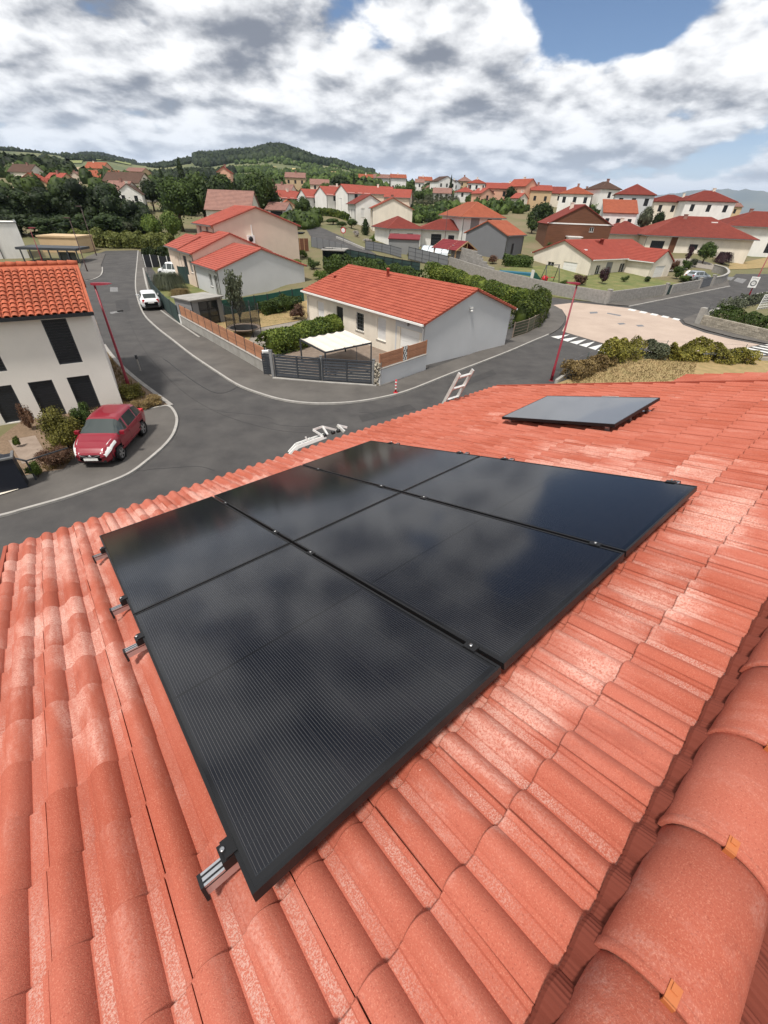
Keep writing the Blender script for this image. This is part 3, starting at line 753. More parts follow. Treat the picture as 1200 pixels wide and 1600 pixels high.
    w2 = L_ @ rp(9.6, 1.75, 0); mb.prism([(b_.x+.01, yb), (w2.x, yb), (w2.x, w2.y), (b_.x+.01, w2.y)], -.3, w2.z-.62)
    mb.build('wall', M['cream'], H)
own_house()

# ------------------------------------------------------------------ solar panels, rails, clamps
PW, PL, GU, GV = 1.04, 1.79, .02, .012
def panel_material():
    m_, nt, b = newmat('solar_glass'); N = nt.nodes.new; L = nt.links.new
    b.inputs['Roughness'].default_value = .10; b.inputs['Specular IOR Level'].default_value = .42
    tc = N('ShaderNodeTexCoord'); sep = N('ShaderNodeSeparateXYZ'); L(tc.outputs['Object'], sep.inputs[0])
    def math_(op, *a):
        n = N('ShaderNodeMath'); n.operation = op
        for i, v in enumerate(a):
            if isinstance(v, (int, float)): n.inputs[i].default_value = v
            else: L(v, n.inputs[i])
        return n.outputs[0]
    def line(x, period, off, w):        # 1 on a thin line every period
        f = math_('FRACT', math_('DIVIDE', math_('SUBTRACT', x, off), period))
        return math_('LESS_THAN', f, w/period)
    u, v = sep.outputs[0], sep.outputs[1]
    cu = (PW-.05)/6; cvh = (PL-.07)/20
    bus = line(u, cu/15, .025+.005, .0011)
    gapu = line(u, cu, .0235, .0030); gapv = line(v, cvh, .0345, .0024)
    mid = math_('LESS_THAN', math_('ABSOLUTE', math_('SUBTRACT', v, PL/2)), .0065)
    fine = line(v, .0016, 0, .0003)
    inside = math_('MULTIPLY', math_('LESS_THAN', math_('ABSOLUTE', math_('SUBTRACT', u, PW/2)), PW/2-.024), math_('LESS_THAN', math_('ABSOLUTE', math_('SUBTRACT', v, PL/2)), PL/2-.033))
    def mixc(f, a, c):
        n = N('ShaderNodeMix'); n.data_type = 'RGBA'; L(f, n.inputs[0])
        for i, w in ((6, a), (7, c)):
            if isinstance(w, tuple): n.inputs[i].default_value = (*w, 1)
            else: L(w, n.inputs[i])
        return n.outputs[2]
    ns = N('ShaderNodeTexNoise'); ns.inputs['Scale'].default_value = 3; L(tc.outputs['Object'], ns.inputs['Vector'])
    cell = mixc(ns.outputs['Fac'], (.0025, .003, .006), (.004, .005, .009))
    c = mixc(bus, cell, (.065, .062, .06))
    c = mixc(gapv, c, (.010, .012, .016)); c = mixc(gapu, c, (.014, .0145, .017)); c = mixc(mid, c, (.004, .004, .005))
    c = mixc(inside, (.005, .005, .006), c)
    L(c, b.inputs['Base Color'])
    n2 = N('ShaderNodeTexNoise'); n2.inputs['Scale'].default_value = 900; L(tc.outputs['Object'], n2.inputs['Vector'])
    bp = N('ShaderNodeBump'); bp.inputs['Strength'].default_value = .03; bp.inputs['Distance'].default_value = .001; L(n2.outputs['Fac'], bp.inputs['Height']); 
    return m_
M['solar'] = panel_material()
M['frame'] = mat('black_anodised', (.014, .014, .015), .42, metal=.3, var=.1, scale=6)
def frame_mesh():
    mb = MB(); t = .011; h = .035
    mb.box((0, 0, -h), (t, PL, 0)); mb.box((PW-t, 0, -h), (PW, PL, 0)); mb.box((t, 0, -h), (PW-t, t, -.0003)); mb.box((t, PL-t, -h), (PW-t, PL, -.0003))
    return mb.mesh('frame', M['frame'])
FRM = frame_mesh()
mb = MB(); mb.box((.011, .011, -.008), (PW-.011, PL-.011, -.002)); GLS = mb.mesh('glass', M['solar'])
mb = MB(); mb.box((.012, .012, -.014), (PW-.012, PL-.012, -.0085)); BCK = mb.mesh('back_sheet', M['black'])
mb = MB(); mb.box((PW*.35, PL*.5, -.03), (PW*.65, PL*.5+.06, -.0145)); JBX = mb.mesh('junction_box', M['black'])
def panel(u, v, h, label, rot=None, group='black solar panels laid in two rows'):
    Mx = RF @ Matrix.Translation((u, v, h))
    if rot: Mx = Mx @ rot
    t = thing('solar_panel', label, 'solar panel', group=group); t.matrix_world = Mx
    ob('frame', FRM, t); ob('glass', GLS, t); ob('back_sheet', BCK, t); ob('junction_box', JBX, t)
    return t
names = {(0, 0): 'large black solar panel nearest the camera, above the silver rail end', (1, 0): 'black solar panel between two others in the row nearer the ridge',
 (2, 0): 'bluish black solar panel at the far end of the row nearer the ridge', (0, 1): 'black solar panel at the left end of the eave row, beside three rail ends',
 (1, 1): 'black solar panel in the middle of the row along the eave', (2, 1): 'black solar panel at the far corner of the array by the white ladder head'}
for i in range(3):
    for j in range(2): panel(i*(PW+GU), j*(PL+GV), 0, names[(i, j)])
def rail(v, label):
    Mx = RF @ Matrix.Translation((0, v, -.0375))
    t = thing('mounting_rail', label, 'rail', group='aluminium rails under the solar panels'); t.matrix_world = Mx
    ua, ub = -.095, 3.29
    mb = MB(); mb.box((ua, -.02, -.040), (ub, .02, 0)); mb.box((ua, -.0205, -.012), (ub, -.0203, -.008), mi=1); mb.build('rail', [M['alu'], M['black']], t)
    mb = MB(); mb.box((ua+.001, .006, .0002), (ub-.001, .012, .0006)); mb.box((ua+.001, -.012, .0002), (ub-.001, -.006, .0006)); mb.build('slot', M['black'], t)
    for u, s in ((ua, -1), (ub, 1)):
        mb = MB(); mb.box((u-.009 if s < 0 else u-.001, -.0215, -.058 if s < 0 else -.042), (u+.001 if s < 0 else u+.009, .0215, .0015)); mb.build('end_cap', M['black'], t)
    for u in (-.018, 3*PW+2*GU+.018):
        s = -1 if u < 0 else 1
        mb = MB(); mb.box((u-.017, -.028, .001), (u+.017, .028, .034)); mb.box((u-.017-s*.012, -.028, .0385), (u+.017-s*.012, .028, .0425)); c = mb.build('end_clamp', M['frame'], t)
        mb = MB(); mb.lathe([(0, .006), (.0035, .006), (.0065, .008), (.0065, 0), (0, 0)][::-1], Matrix.Translation((u+s*.004, 0, .0425)), 12); mb.build('bolt', M['steel'], c)
    for k in (1, 2):
        u = k*(PW+GU)-GU/2
        mb = MB(); mb.box((u-.009, -.03, .001), (u+.009, .03, .036)); mb.box((u-.019, -.03, .0385), (u+.019, .03, .0415)); c = mb.build('mid_clamp', M['frame'], t)
        mb = MB(); mb.lathe([(0, .0075), (.0075, .0075), (.0075, 0), (0, 0)][::-1], Matrix.Translation((u, 0, .0415)), 12); mb.build('bolt', M['steel'], c)
    for u in (.25, 1.12, 1.98, 2.86):
        mb = MB(); mb.box((u-.015, -.03, -.07), (u+.015, .03, -.041)); mb.box((u-.015, .03, -.085), (u+.015, .2, -.078)); mb.box((u-.015, .028, -.085), (u+.015, .036, -.045)); mb.build('roof_hook', M['steel'], t)
for v, l in ((.157, 'aluminium rail with its bright end jutting out by the nearest panel corner'), (1.523, 'aluminium rail end just below the joint between the two left panels'),
             (2.075, 'aluminium rail end just above the joint between the two left panels'), (3.20, 'aluminium rail end closest to the eave, left of the array')): rail(v, l)
# the single panel that stands apart
def far_panel():
    ang = radians(-3.5)
    Mx = RF @ Matrix.Translation((4.60, 1.17, -.02)) @ Matrix.Rotation(radians(-3), 4, 'Z') @ Matrix.Rotation(ang, 4, 'Y') @ Matrix.Scale(1.0, 4)
    t = thing('solar_panel', 'single solar panel standing apart on the roof, tinted pale grey for the reflected sky', 'solar panel'); t.matrix_world = Mx
    s = Matrix.Diagonal((.98, .83, 1, 1))
    gl2 = GLS.copy(); gl2.materials.clear(); gl2.materials.append(mat('sky_grey_glass', (.13, .135, .142), .28, spec=1.0, coat=.3))  # pale sky reflection painted into the grey base colour
    for n_, me in (('frame', FRM), ('glass', gl2), ('back_sheet', BCK)):
        o = ob(n_, me, t); o.matrix_local = s
    mb = MB()
    for u, v, dh in ((.08, .12, .085), (.98, .12, .12), (.08, 1.42, .085), (.98, 1.42, .12), (.52, .1, .10)):
        mb.box((u-.012, v-.02, -.035-dh), (u+.012, v+.02, -.0355)); mb.box((u-.02, v-.045, -.04-dh), (u+.02, v+.045, -.035-dh))
    mb.build('bracket', M['alu'], t)
    mb = MB(); mb.box((1.0716, .5, -.028), (1.0730, .72, -.010)); mb.build('label_plate', M['whitepaint'], t)
far_panel()
# aluminium ladder leaning on the eave
def ladder():
    foot = rp(5.85, 4.82, -.12)
    out = V((dn.x, dn.y, 0)).normalized(); top = foot-out*.28+V((0, 0, .62)); d = (top-foot).normalized()
    bot = foot-d*(foot.z/d.z)
    t = thing('ladder', 'aluminium ladder top sticking up over the eave behind the roof', 'ladder', (bot.x, bot.y, 0))
    for s in (0, 1):
        mb = MB(); mb.bar(bot+ue*.36*s, top+ue*.36*s, .024, .06, ue.cross(d)); mb.build('rail', M['whitealu'], t, world=True)
    L_ = (top-bot).length; k = .1
    while k < L_-.05:
        mb = MB(); mb.bar(top-d*k+ue*.012, top-d*k+ue*.348, .04, .028, d); mb.build('rung', M['whitealu'], t, world=True); k += .27
ladder()
def lift_head():
    b = rp(2.6, 4.86, -.12)
    t = thing('ladder_hoist', 'white metal hoist head with brackets lying along the eave', 'hoist', (b.x, b.y, 0))
    P = lambda u, v, h: rp(u+.20, v, h-.02)
    def piece(n_, bars, m_):
        mb = MB()
        for a_, b_, w_, h_ in bars: mb.bar(a_, b_, w_, h_, nn)
        mb.build(n_, m_, t, world=True)
    piece('rail', [(P(2.38, 4.90, -.15), P(2.52, 4.88, -.07), .03, .05), (P(2.52, 4.88, -.07), P(3.02, 4.86, -.045), .03, .05)], M['whitepaint'])
    piece('rail', [(P(2.44, 5.04, -.15), P(2.58, 5.02, -.06), .03, .05), (P(2.58, 5.02, -.06), P(3.06, 4.99, -.04), .03, .05)], M['whitepaint'])
    piece('plate', [(P(2.60, 4.95, -.06), P(2.96, 4.92, -.04), .09, .008)], M['zinc'])
    for u, h in ((2.62, -.05), (2.80, -.035), (2.98, -.025)): piece('crossbar', [(P(u, 4.87, h), P(u+.02, 5.03, h), .03, .03)], M['whitealu'])
    piece('upright', [(P(2.72, 4.88, -.05), P(2.70, 4.90, .04), .02, .02)], M['whitealu'])
    piece('frame', [(P(2.98, 4.86, -.03), P(2.90, 4.99, .085), .03, .025), (P(3.06, 4.86, -.03), P(3.08, 5.0, .09), .03, .025), (P(2.90, 4.99, .085), P(3.08, 5.0, .09), .02, .03), (P(3.08, 5.0, .09), P(3.26, 4.9, -.01), .025, .03)], M['whitealu'])
    piece('hook', [(P(3.36, 4.84, -.06), P(3.33, 4.96, .05), .03, .04), (P(3.33, 4.96, .05), P(3.44, 4.86, -.01), .025, .03)], M['whitealu'])
    for u in (2.98, 3.14, 3.24): mb = MB(); mb.tube([P(u, 4.86, -.02), P(u+.05, 4.86, -.02)], .028, 12); mb.build('roller', M['black'], t, world=True)
    for u in (2.45, 2.75): mb = MB(); q_ = P(u, 5.6, 0); mb.bar(P(u, 4.95, -.14), V((q_.x, q_.y, 0)), .05, .06); mb.build('track', M['whitealu'], t, world=True)
lift_head()
# ------------------------------------------------------------------ houses
def wall_face(mb, p0, p1, z0, z1, ops=(), th=.12):
    """rectangular wall from p0 to p1 (outside on the right hand), real openings with reveals"""
    p0, p1 = V((p0[0], p0[1], 0)), V((p1[0], p1[1], 0)); L = (p1-p0).length; d = (p1-p0)/L; inn = V((-d.y, d.x, 0))*th
    xs = sorted({0, L} | {round(x, 4) for o in ops for x in (o[0], o[1])}); zs = sorted({z0, z1} | {round(z, 4) for o in ops for z in (o[2], o[3])})
    P = lambda x, z: p0+d*x+V((0, 0, z))
    for i in range(len(xs)-1):
        for j in range(len(zs)-1):
            cx, cz = (xs[i]+xs[i+1])/2, (zs[j]+zs[j+1])/2
            if any(o[0] < cx < o[1] and o[2] < cz < o[3] for o in ops): continue
            mb.quad(P(xs[i], zs[j]), P(xs[i+1], zs[j]), P(xs[i+1], zs[j+1]), P(xs[i], zs[j+1]))
    for a, b, c, e in [o[:4] for o in ops]:
        mb.quad(P(a, c), P(a, e), P(a, e)+inn, P(a, c)+inn); mb.quad(P(b, e), P(b, c), P(b, c)+inn, P(b, e)+inn)
        mb.quad(P(b, c), P(a, c), P(a, c)+inn, P(b, c)+inn); mb.quad(P(a, e), P(b, e), P(b, e)+inn, P(a, e)+inn)
def opening(parent, p0, p1, o, k=0):
    """window, shutter, door or garage door set back in its opening"""
    a, b, c, e, kind = o[:5]; colr = o[5] if len(o) > 5 else None
    p0, p1 = V((p0[0], p0[1], 0)), V((p1[0], p1[1], 0)); d = (p1-p0).normalized()
    F = Matrix((d, V((-d.y, d.x, 0)), V((0, 0, 1)))).transposed().to_4x4(); F.translation = p0
    w = .05
    if kind in ('win', 'dark', 'shut', 'lattice'):
        fm = M['whitepaint'] if kind in ('win', 'shut', 'lattice') else M['anthracite']
        mb = MB()
        mb.box((a, .07, c), (a+w, .11, e), F); mb.box((b-w, .07, c), (b, .11, e), F); mb.box((a+w, .07, c), (b-w, .11, c+w), F); mb.box((a+w, .07, e-w), (b-w, .11, e), F)
        if kind == 'win' and b-a > .7: mb.box(((a+b)/2-.03, .068, c+w), ((a+b)/2+.03, .108, e-w), F)
        f = mb.build('window', colr or fm, parent)
        if kind == 'dark' or kind == 'shut':
            mb = MB(); n = max(3, int((e-c)/.12))
            for q in range(n):
                z0 = c+w+(e-c-2*w)*q/n; z1 = c+w+(e-c-2*w)*(q+1)/n
                mb.box((a+w, .082 if q % 2 else .080, z0), (b-w, .10, z1-.006), F)
            mb.build('roller_shutter', M['shutter'] if kind == 'dark' else M['pale'], f)
        else:
            mb = MB(); mb.box((a+w, .09, c+w), (b-w, .10, e-w), F); mb.build('pane', M['glass'], f)
        if kind == 'lattice':
            mb = MB()
            for q in range(1, 5): mb.bar(F @ V((a+(b-a)*q/5, .03, c)), F @ V((a+(b-a)*q/5, .03, e)), .02, .02)
            for q in range(1, 5): mb.bar(F @ V((a, .03, c+(e-c)*q/5)), F @ V((b, .03, c+(e-c)*q/5)), .02, .02)
            mb.build('grille', M['zinc'], f)
        if kind in ('win', 'shut', 'lattice') and c > .3:
            mb = MB(); mb.box((a-.06, -.05, c-.06), (b+.06, .0, c-.001), F); mb.build('sill', M['concrete'], f)
    elif kind in ('door', 'darkdoor'):
        mb = MB(); mb.box((a, .07, c), (b, .115, e), F); f = mb.build('door', colr or (M['whitepaint'] if kind == 'door' else M['shutter']), parent)
        mb = MB(); mb.box((b-.16, .04, c+1.0), (b-.12, .07, c+1.12), F); mb.build('handle', M['zinc'], f)
    elif kind in ('garage', 'darkgarage'):
        m_ = colr or (M['whitepaint'] if kind == 'garage' else M['shutter'])
        f = None; n = 5
        for q in range(n):
            z0 = c+(e-c)*q/n; z1 = c+(e-c)*(q+1)/n
            mb = MB(); mb.box((a, .07, z0), (b, .11, z1-.012), F)
            if f is None: f = mb.build('garage_door', m_, parent)
            else: mb.build('door_panel', m_, f)
def roof_quad(mb, a, b, c, d, nr, nc, amp=.03, step=.02, seg=4):
    """stepped, waved tile courses over a sloping quad (a-b eave, d-c ridge)"""
    a, b, c, d = V(a), V(b), V(c), V(d); n = ((b-a).cross(d-a)).normalized()
    ncol = nc*seg if nc else 1
    for r in range(nr):
        rows = []
        for t, hh in ((r/nr, step), ((r+1)/nr, 0)):
            L_, R_ = a.lerp(d, t), b.lerp(c, t)
            rows.append([L_.lerp(R_, k/ncol)+n*(hh+(amp*(.5-.5*cos(2*pi*k/seg)) if nc else 0)) for k in range(ncol+1)])
        lip = [p-n*step*1.05 for p in rows[0]] if r else [p-n*(step+.03) for p in rows[0]]
        mb.grid([lip, rows[0]], sm=False); mb.grid(rows, sm=bool(nc))
class House: pass
def house(name, label, cat, loc, rz, W, D, eave, rise, ridge='x', wall='cream', roof='roof_red', oh=.35, ops=None, detail=1, group=None, fascia='zinc', cap=True, base=-.8, gutter=True, inset=None, wallname='wall'):
    """origin: front left corner on the ground; x along the front, y into the depth"""
    t = thing(name, label, cat, loc, rz, group); ops = ops or {}
    m_ = M[wall] if isinstance(wall, str) else wall
    cs = {'f': ((0, 0), (W, 0)), 'r': ((W, 0), (W, D)), 'b': ((W, D), (0, D)), 'l': ((0, D), (0, 0))}
    mb = MB()
    for k, (p0, p1) in cs.items(): wall_face(mb, p0, p1, base, eave, [o for o in ops.get(k, [])])
    if ridge == 'x':
        for x, fl in ((0, 1), (W, 0)):
            q = [(x, 0, eave), (x, D, eave), (x, D/2, eave+rise)]; mb.quad(*(q[::-1] if fl else q))
    elif ridge == 'y':
        for y, fl in ((0, 0), (D, 1)):
            q = [(0, y, eave), (W, y, eave), (W/2, y, eave+rise)]; mb.quad(*(q[::-1] if fl else q))
    elif ridge == 'mono':   # rises from the front to the back
        for x, fl in ((0, 1), (W, 0)):
            q = [(x, 0, eave), (x, D, eave), (x, D, eave+rise)]; mb.quad(*(q[::-1] if fl else q))
        mb.quad((W, D, eave), (0, D, eave), (0, D, eave+rise), (W, D, eave+rise))
    mb.build(wallname, m_, t)
    for k, (p0, p1) in cs.items():
        for o in ops.get(k, []): opening(t, p0, p1, o)
    rm = M[roof] if isinstance(roof, str) else roof
    mb = MB(); th = .10; Q = []
    if ridge in 'xy':
        half = (D if ridge == 'x' else W)/2; sl = rise/half; ze = eave-oh*sl+.02; zr = eave+rise+.02
        if ridge == 'x':
            Q = [((-oh*.6, -oh, ze), (W+oh*.6, -oh, ze), (W+oh*.6, D/2, zr), (-oh*.6, D/2, zr)), ((W+oh*.6, D+oh, ze), (-oh*.6, D+oh, ze), (-oh*.6, D/2, zr), (W+oh*.6, D/2, zr))]
            caps = [((-oh*.6, D/2, zr), (W+oh*.6, D/2, zr))]
        else:
            Q = [((-oh, D+oh*.6, ze), (-oh, -oh*.6, ze), (W/2, -oh*.6, zr), (W/2, D+oh*.6, zr)), ((W+oh, -oh*.6, ze), (W+oh, D+oh*.6, ze), (W/2, D+oh*.6, zr), (W/2, -oh*.6, zr))]
            caps = [((W/2, -oh*.6, zr), (W/2, D+oh*.6, zr))]
    elif ridge == 'mono':
        sl = rise/D; ze = eave-oh*sl+.02; zr = eave+rise+oh*sl+.02; caps = []
        Q = [((-oh*.6, -oh, ze), (W+oh*.6, -oh, ze), (W+oh*.6, D+oh, zr), (-oh*.6, D+oh, zr))]
    else:
        ins = inset if inset is not None else min(W, D)/2; sl = rise/(min(W, D)/2); ze = eave-oh*sl+.02; zr = eave+rise+.02
        A_, B_, C_, D_ = V((-oh, -oh, ze)), V((W+oh, -oh, ze)), V((W+oh, D+oh, ze)), V((-oh, D+oh, ze))
        if W >= D: r0, r1 = V((ins, D/2, zr)), V((W-ins, D/2, zr))
        else: r0, r1 = V((W/2, ins, zr)), V((W/2, D-ins, zr))
        if W >= D: Q = [(A_, B_, r1, r0), (B_, C_, r1+V((0, .01, 0)), r1-V((0, .01, 0))), (C_, D_, r0, r1), (D_, A_, r0-V((0, .01, 0)), r0+V((0, .01, 0)))]
        else: Q = [(A_, B_, r0+V((.01, 0, 0)), r0-V((.01, 0, 0))), (B_, C_, r1, r0), (C_, D_, r1-V((.01, 0, 0)), r1+V((.01, 0, 0))), (D_, A_, r0, r1)]
        caps = [(A_, r0), (B_, r1 if W >= D else r0), (C_, r1), (D_, r0 if W >= D else r1), (r0, r1)]
    for q in Q:
        q = [V(p) for p in q]; n = ((q[1]-q[0]).cross(q[3]-q[0])).normalized()
        nr = max(2, round((q[3]-q[0]).length/.36)) if detail else 1
        nc = max(2, round((q[1]-q[0]).length/.30)) if detail > 1 else 0
        roof_quad(mb, *q, nr, nc, amp=.045 if detail > 1 else 0, step=.045 if detail else 0)
        lo = [p-n*th for p in q]; mb.quad(*lo[::-1]); mb.quad(q[1], q[2], lo[2], lo[1]); mb.quad(q[3], q[0], lo[0], lo[3]); mb.quad(q[0]-n*.01, lo[0], lo[1], q[1]-n*.01); mb.quad(q[2], q[3], lo[3], lo[2])
    r_ = mb.build('roof', rm, t)
    if cap and caps:
        mb = MB()
        for a, b in caps: mb.tube([V(a)+V((0, 0, -.03)), V(b)+V((0, 0, -.03))], .10, 8)
        mb.build('ridge_cap', rm, r_)
    if gutter:
        mb = MB()
        if ridge == 'x': es = [((-oh*.6, -oh-.07), (W+oh*.6, -oh-.07)), ((-oh*.6, D+oh+.07), (W+oh*.6, D+oh+.07))]
        elif ridge == 'y': es = [((-oh-.07, -oh*.6), (-oh-.07, D+oh*.6)), ((W+oh+.07, -oh*.6), (W+oh+.07, D+oh*.6))]
        elif ridge == 'mono': es = [((-oh*.6, -oh-.07), (W+oh*.6, -oh-.07))]
        else: es = [((-oh, -oh-.06), (W+oh, -oh-.06)), ((W+oh+.06, -oh), (W+oh+.06, D+oh)), ((-oh, D+oh+.06), (W+oh, D+oh+.06)), ((-oh-.06, -oh), (-oh-.06, D+oh))]
        for a, b in es: mb = MB(); mb.bar((a[0], a[1], ze-.06), (b[0], b[1], ze-.06), .12, .11); mb.build('gutter', M[fascia], t)
        mb = MB()
        if ridge == 'x': c_ = [((W-.12, -.06), (W-.12, -oh-.07)), ((.12, -.06), (.12, -oh-.07))]
        elif ridge == 'y': c_ = [((-.06, .12), (-oh-.07, .12))]
        elif ridge == 'mono': c_ = [((.12, -.06), (.12, -oh-.07))]
        else: c_ = [((.12, -.06), (.12, -oh-.06))]
        for p, q in c_: mb = MB(); mb.tube([(q[0], q[1], ze-.08), (p[0], p[1], ze-.4), (p[0], p[1], 0)], .045, 6); mb.build('downpipe', M[fascia], t)
    return t
def rot_to(a, b): return atan2(b.y-a.y, b.x-a.x)

# the grey and cream single storey house across the street
E0, E1 = at(472, 450, 2.9), at(669, 502, 2.9)
d_ = (E1-E0).normalized(); E0 = E0+d_*.25+V((-d_.y, d_.x, 0))*.3; WC = (at(669, 502, 2.9)-E0).length-.2
hc = house('house', 'single storey house with a long red roof and a blank grey gable across the street', 'house', (E0.x, E0.y, 0), rot_to(E0, E1), WC, 9.2, 2.85, 1.55, 'x', 'cream', 'roof_red', .38, detail=2, fascia='whitepaint',
  ops={'f': [(1.55, 2.55, .75, 2.15, 'shut'), (4.4, 5.3, .05, 2.2, 'darkdoor'), (7.0, 8.0, .9, 2.2, 'lattice'), (9.6, 10.6, .75, 2.3, 'shut'), (12.15, 14.05, .0, 2.05, 'garage')]})
mb = MB(); mb.box((WC+.004, .0, -.7), (WC+.012, 9.2, 2.85)); mb.quad((WC+.012, 0, 2.85), (WC+.012, 9.2, 2.85), (WC+.012, 4.6, 4.38)); mb.box((WC-2.9, -.010, 0), (WC-2.75+.0, -.004, 2.78)); 
mb.box((WC-2.75, -.010, 2.08), (WC, -.004, 2.78)); mb.box((WC-.25, -.010, -.7), (WC+.012, -.004, 2.08)); mb.build('render_coat', M['greywall'], hc)
mb = MB(); mb.lathe([(.11, -.1), (.11, .55), (.14, .55), (.14, .62), (.0, .66)], Matrix.Translation((6.1, 3.9, 4.2)), 14); mb.build('chimney', M['roof_pinkred'], hc)
mb = MB(); mb.lathe([(.11, -.1), (.11, .25), (.14, .25), (.14, .33), (.0, .36)], Matrix.Translation((1.0, 2.3, 3.55)), 14); mb.build('vent_pipe', M['roof_pinkred'], hc)
mb = MB(); mb.box((WC+.012, 4.2, 3.2), (WC+.14, 4.45, 3.32)); mb.lathe([(.0, .0), (.09, .03), (.11, .09), (.0, .15)], Matrix.Translation((WC+.12, 4.33, 3.0)), 10); mb.build('security_light', M['whitepaint'], hc)
mb = MB(); mb.lathe([(.05, 0), (.07, .1), (.05, .22), (0, .24)], Matrix.Translation((WC-1.55, -.10, 2.3)), 10); mb.build('wall_lamp', M['zinc'], hc)

# the two storey house on the left with the orange roof
c0 = at(142, 484, 4.6); c1 = at(0, 492.5, 4.6); c0 = V((c0.x-.15, c0.y+.1, 0))
dirL = V((c1.x-c0.x, c1.y-c0.y, 0)).normalized()
org = c0+dirL*11; angL = rot_to(org, c0)
def wx(px, py, z):           # distance along the facade from its left end
    p = at(px, py, z); return (p-org).dot(-dirL)
DL = 7.6; RL = 1.42
tl = thing('house', 'two storey off white house with charcoal shutters and a wavy orange roof', 'house', (org.x, org.y, 0), angL)
x1, x2 = wx(61, 506, 4.35), wx(102, 502, 4.35)
opsL = [(x1, x2, 2.35, 4.3, 'dark'), (wx(40, 612, 1.75), wx(80, 606, 1.75), .05, 1.75, 'dark'), (wx(104, 602, 1.75), wx(140, 596, 1.75), .05, 1.75, 'dark'), (wx(-28, 622, 1.75), wx(13, 617, 1.75), .05, 1.75, 'dark'), (x1-3.0, x1-1.95, 2.35, 4.3, 'dark')]
mb = MB(); wall_face(mb, (0, 0), (11, 0), -.8, 4.62, opsL)
for p0, p1 in (((11, 0), (11, DL)), ((11, DL), (0, DL)), ((0, DL), (0, 0))): wall_face(mb, p0, p1, -.8, 4.62)
for x, fl in ((0, 1), (11, 0)):
    q = [(x, 0, 4.62), (x, DL, 4.62), (x, DL/2, 4.62+RL)]; mb.quad(*(q[::-1] if fl else q))
mb.build('wall', M['leftwall'], tl)
for o in opsL: opening(tl, (0, 0), (11, 0), o)
mb = MB(); mb.box((-.2, -.42, 4.40), (11.12, -.28, 4.55)); mb.box((-.2, -.28, 4.50), (11.12, -.01, 4.54)); mb.box((-.2, DL+.28, 4.40), (11.12, DL+.42, 4.55)); mb.build('fascia', M['shutter'], tl)
mb = MB(); q = [V((-.2, -.34, 4.52)), V((11.14, -.34, 4.52)), V((11.14, DL/2, 4.62+RL-.03)), V((-.2, DL/2, 4.62+RL-.03))]
mb.quad(*q); mb.quad(*[p-V((0, 0, .1)) for p in q][::-1]); mb.quad(q[1], q[1]-V((0, 0, .1)), q[2]-V((0, 0, .1)), q[2])
q2 = [V((p.x, DL-p.y, p.z)) for p in q][::-1]; mb.quad(*q2); mb.quad(*[p-V((0, 0, .1)) for p in q2][::-1]); mb.build('roof', M['canal'], tl)
mb = MB(); Lc = .36; prof = []
for k in range(9):
    a = pi*k/8; prof.append((-.105*cos(a), .075*sin(a)))
for y0, s0, s1, h0, h1 in ((0, 1.1, .85, .05, .012),):
    mb.grid([[(x*s0, y0, z*s0+h0-.02) for x, z in prof], [(x*s1, Lc, z*s1+h1-.02) for x, z in prof]]); mb.grid([[(x*s0*.8, y0, z*s0*.75+h0-.02) for x, z in prof], [(x*s0, y0, z*s0+h0-.02) for x, z in prof]], sm=False)
mb.grid([[(x, 0, .02-.05*sin(pi*k/4)) for k, x in enumerate((.09, .115, .14, .165, .19))], [(x, Lc, .0-.04*sin(pi*k/4)) for k, x in enumerate((.09, .115, .14, .165, .19))]])
mecan = mb.mesh('roof_tile', M['canal'])
slope = (q[3]-q[0]); sl_len = slope.length; sv = slope/sl_len; n_ = V((1, 0, 0)).cross(sv); TM = Matrix((V((1, 0, 0)), sv, n_)).transposed().to_4x4()
cl = []
for i in range(40):
    for j in range(12):
        if (i+1)*.28 > 11.25 or j*.335 > sl_len-.2: continue
        p = q[0]+V((.10+i*.28, 0, 0))+sv*(j*.335-.05)+n_*.035
        cl.append((-(i*.28), i, j, p))
cl.sort(key=lambda c: (c[0]))
rest = MB()
for k, (_, i, j, p) in enumerate(cl):
    Mx = TM.copy(); Mx.translation = p+V((rnd.uniform(-.006, .006), 0, rnd.uniform(0, .006)))
    if k < 285: o = ob('roof_tile', mecan, tl); o.matrix_local = Mx
    else:
        for f in mecan.polygons: rest.quad(*[Mx @ mecan.vertices[v].co for v in f.vertices], sm=True)
o = rest.build('roof_tiles', M['canal'], tl, kind='stuff')
mb = MB()
for k in range(28): mb.tube([(-.2+k*.405, DL/2, 4.62+RL+.02), (-.2+k*.405+.42, DL/2, 4.62+RL+.0)], [.125, .105], 8)
mb.build('ridge_cap', M['canal'], tl)
mb = MB(); mb.lathe([(.05, -.1), (.06, .12), (.0, .16)], Matrix.Translation(q[0]+V((7.5, 0, 0))+sv*(sl_len-.9)), 8); mb.build('vent', M['shutter'], tl)

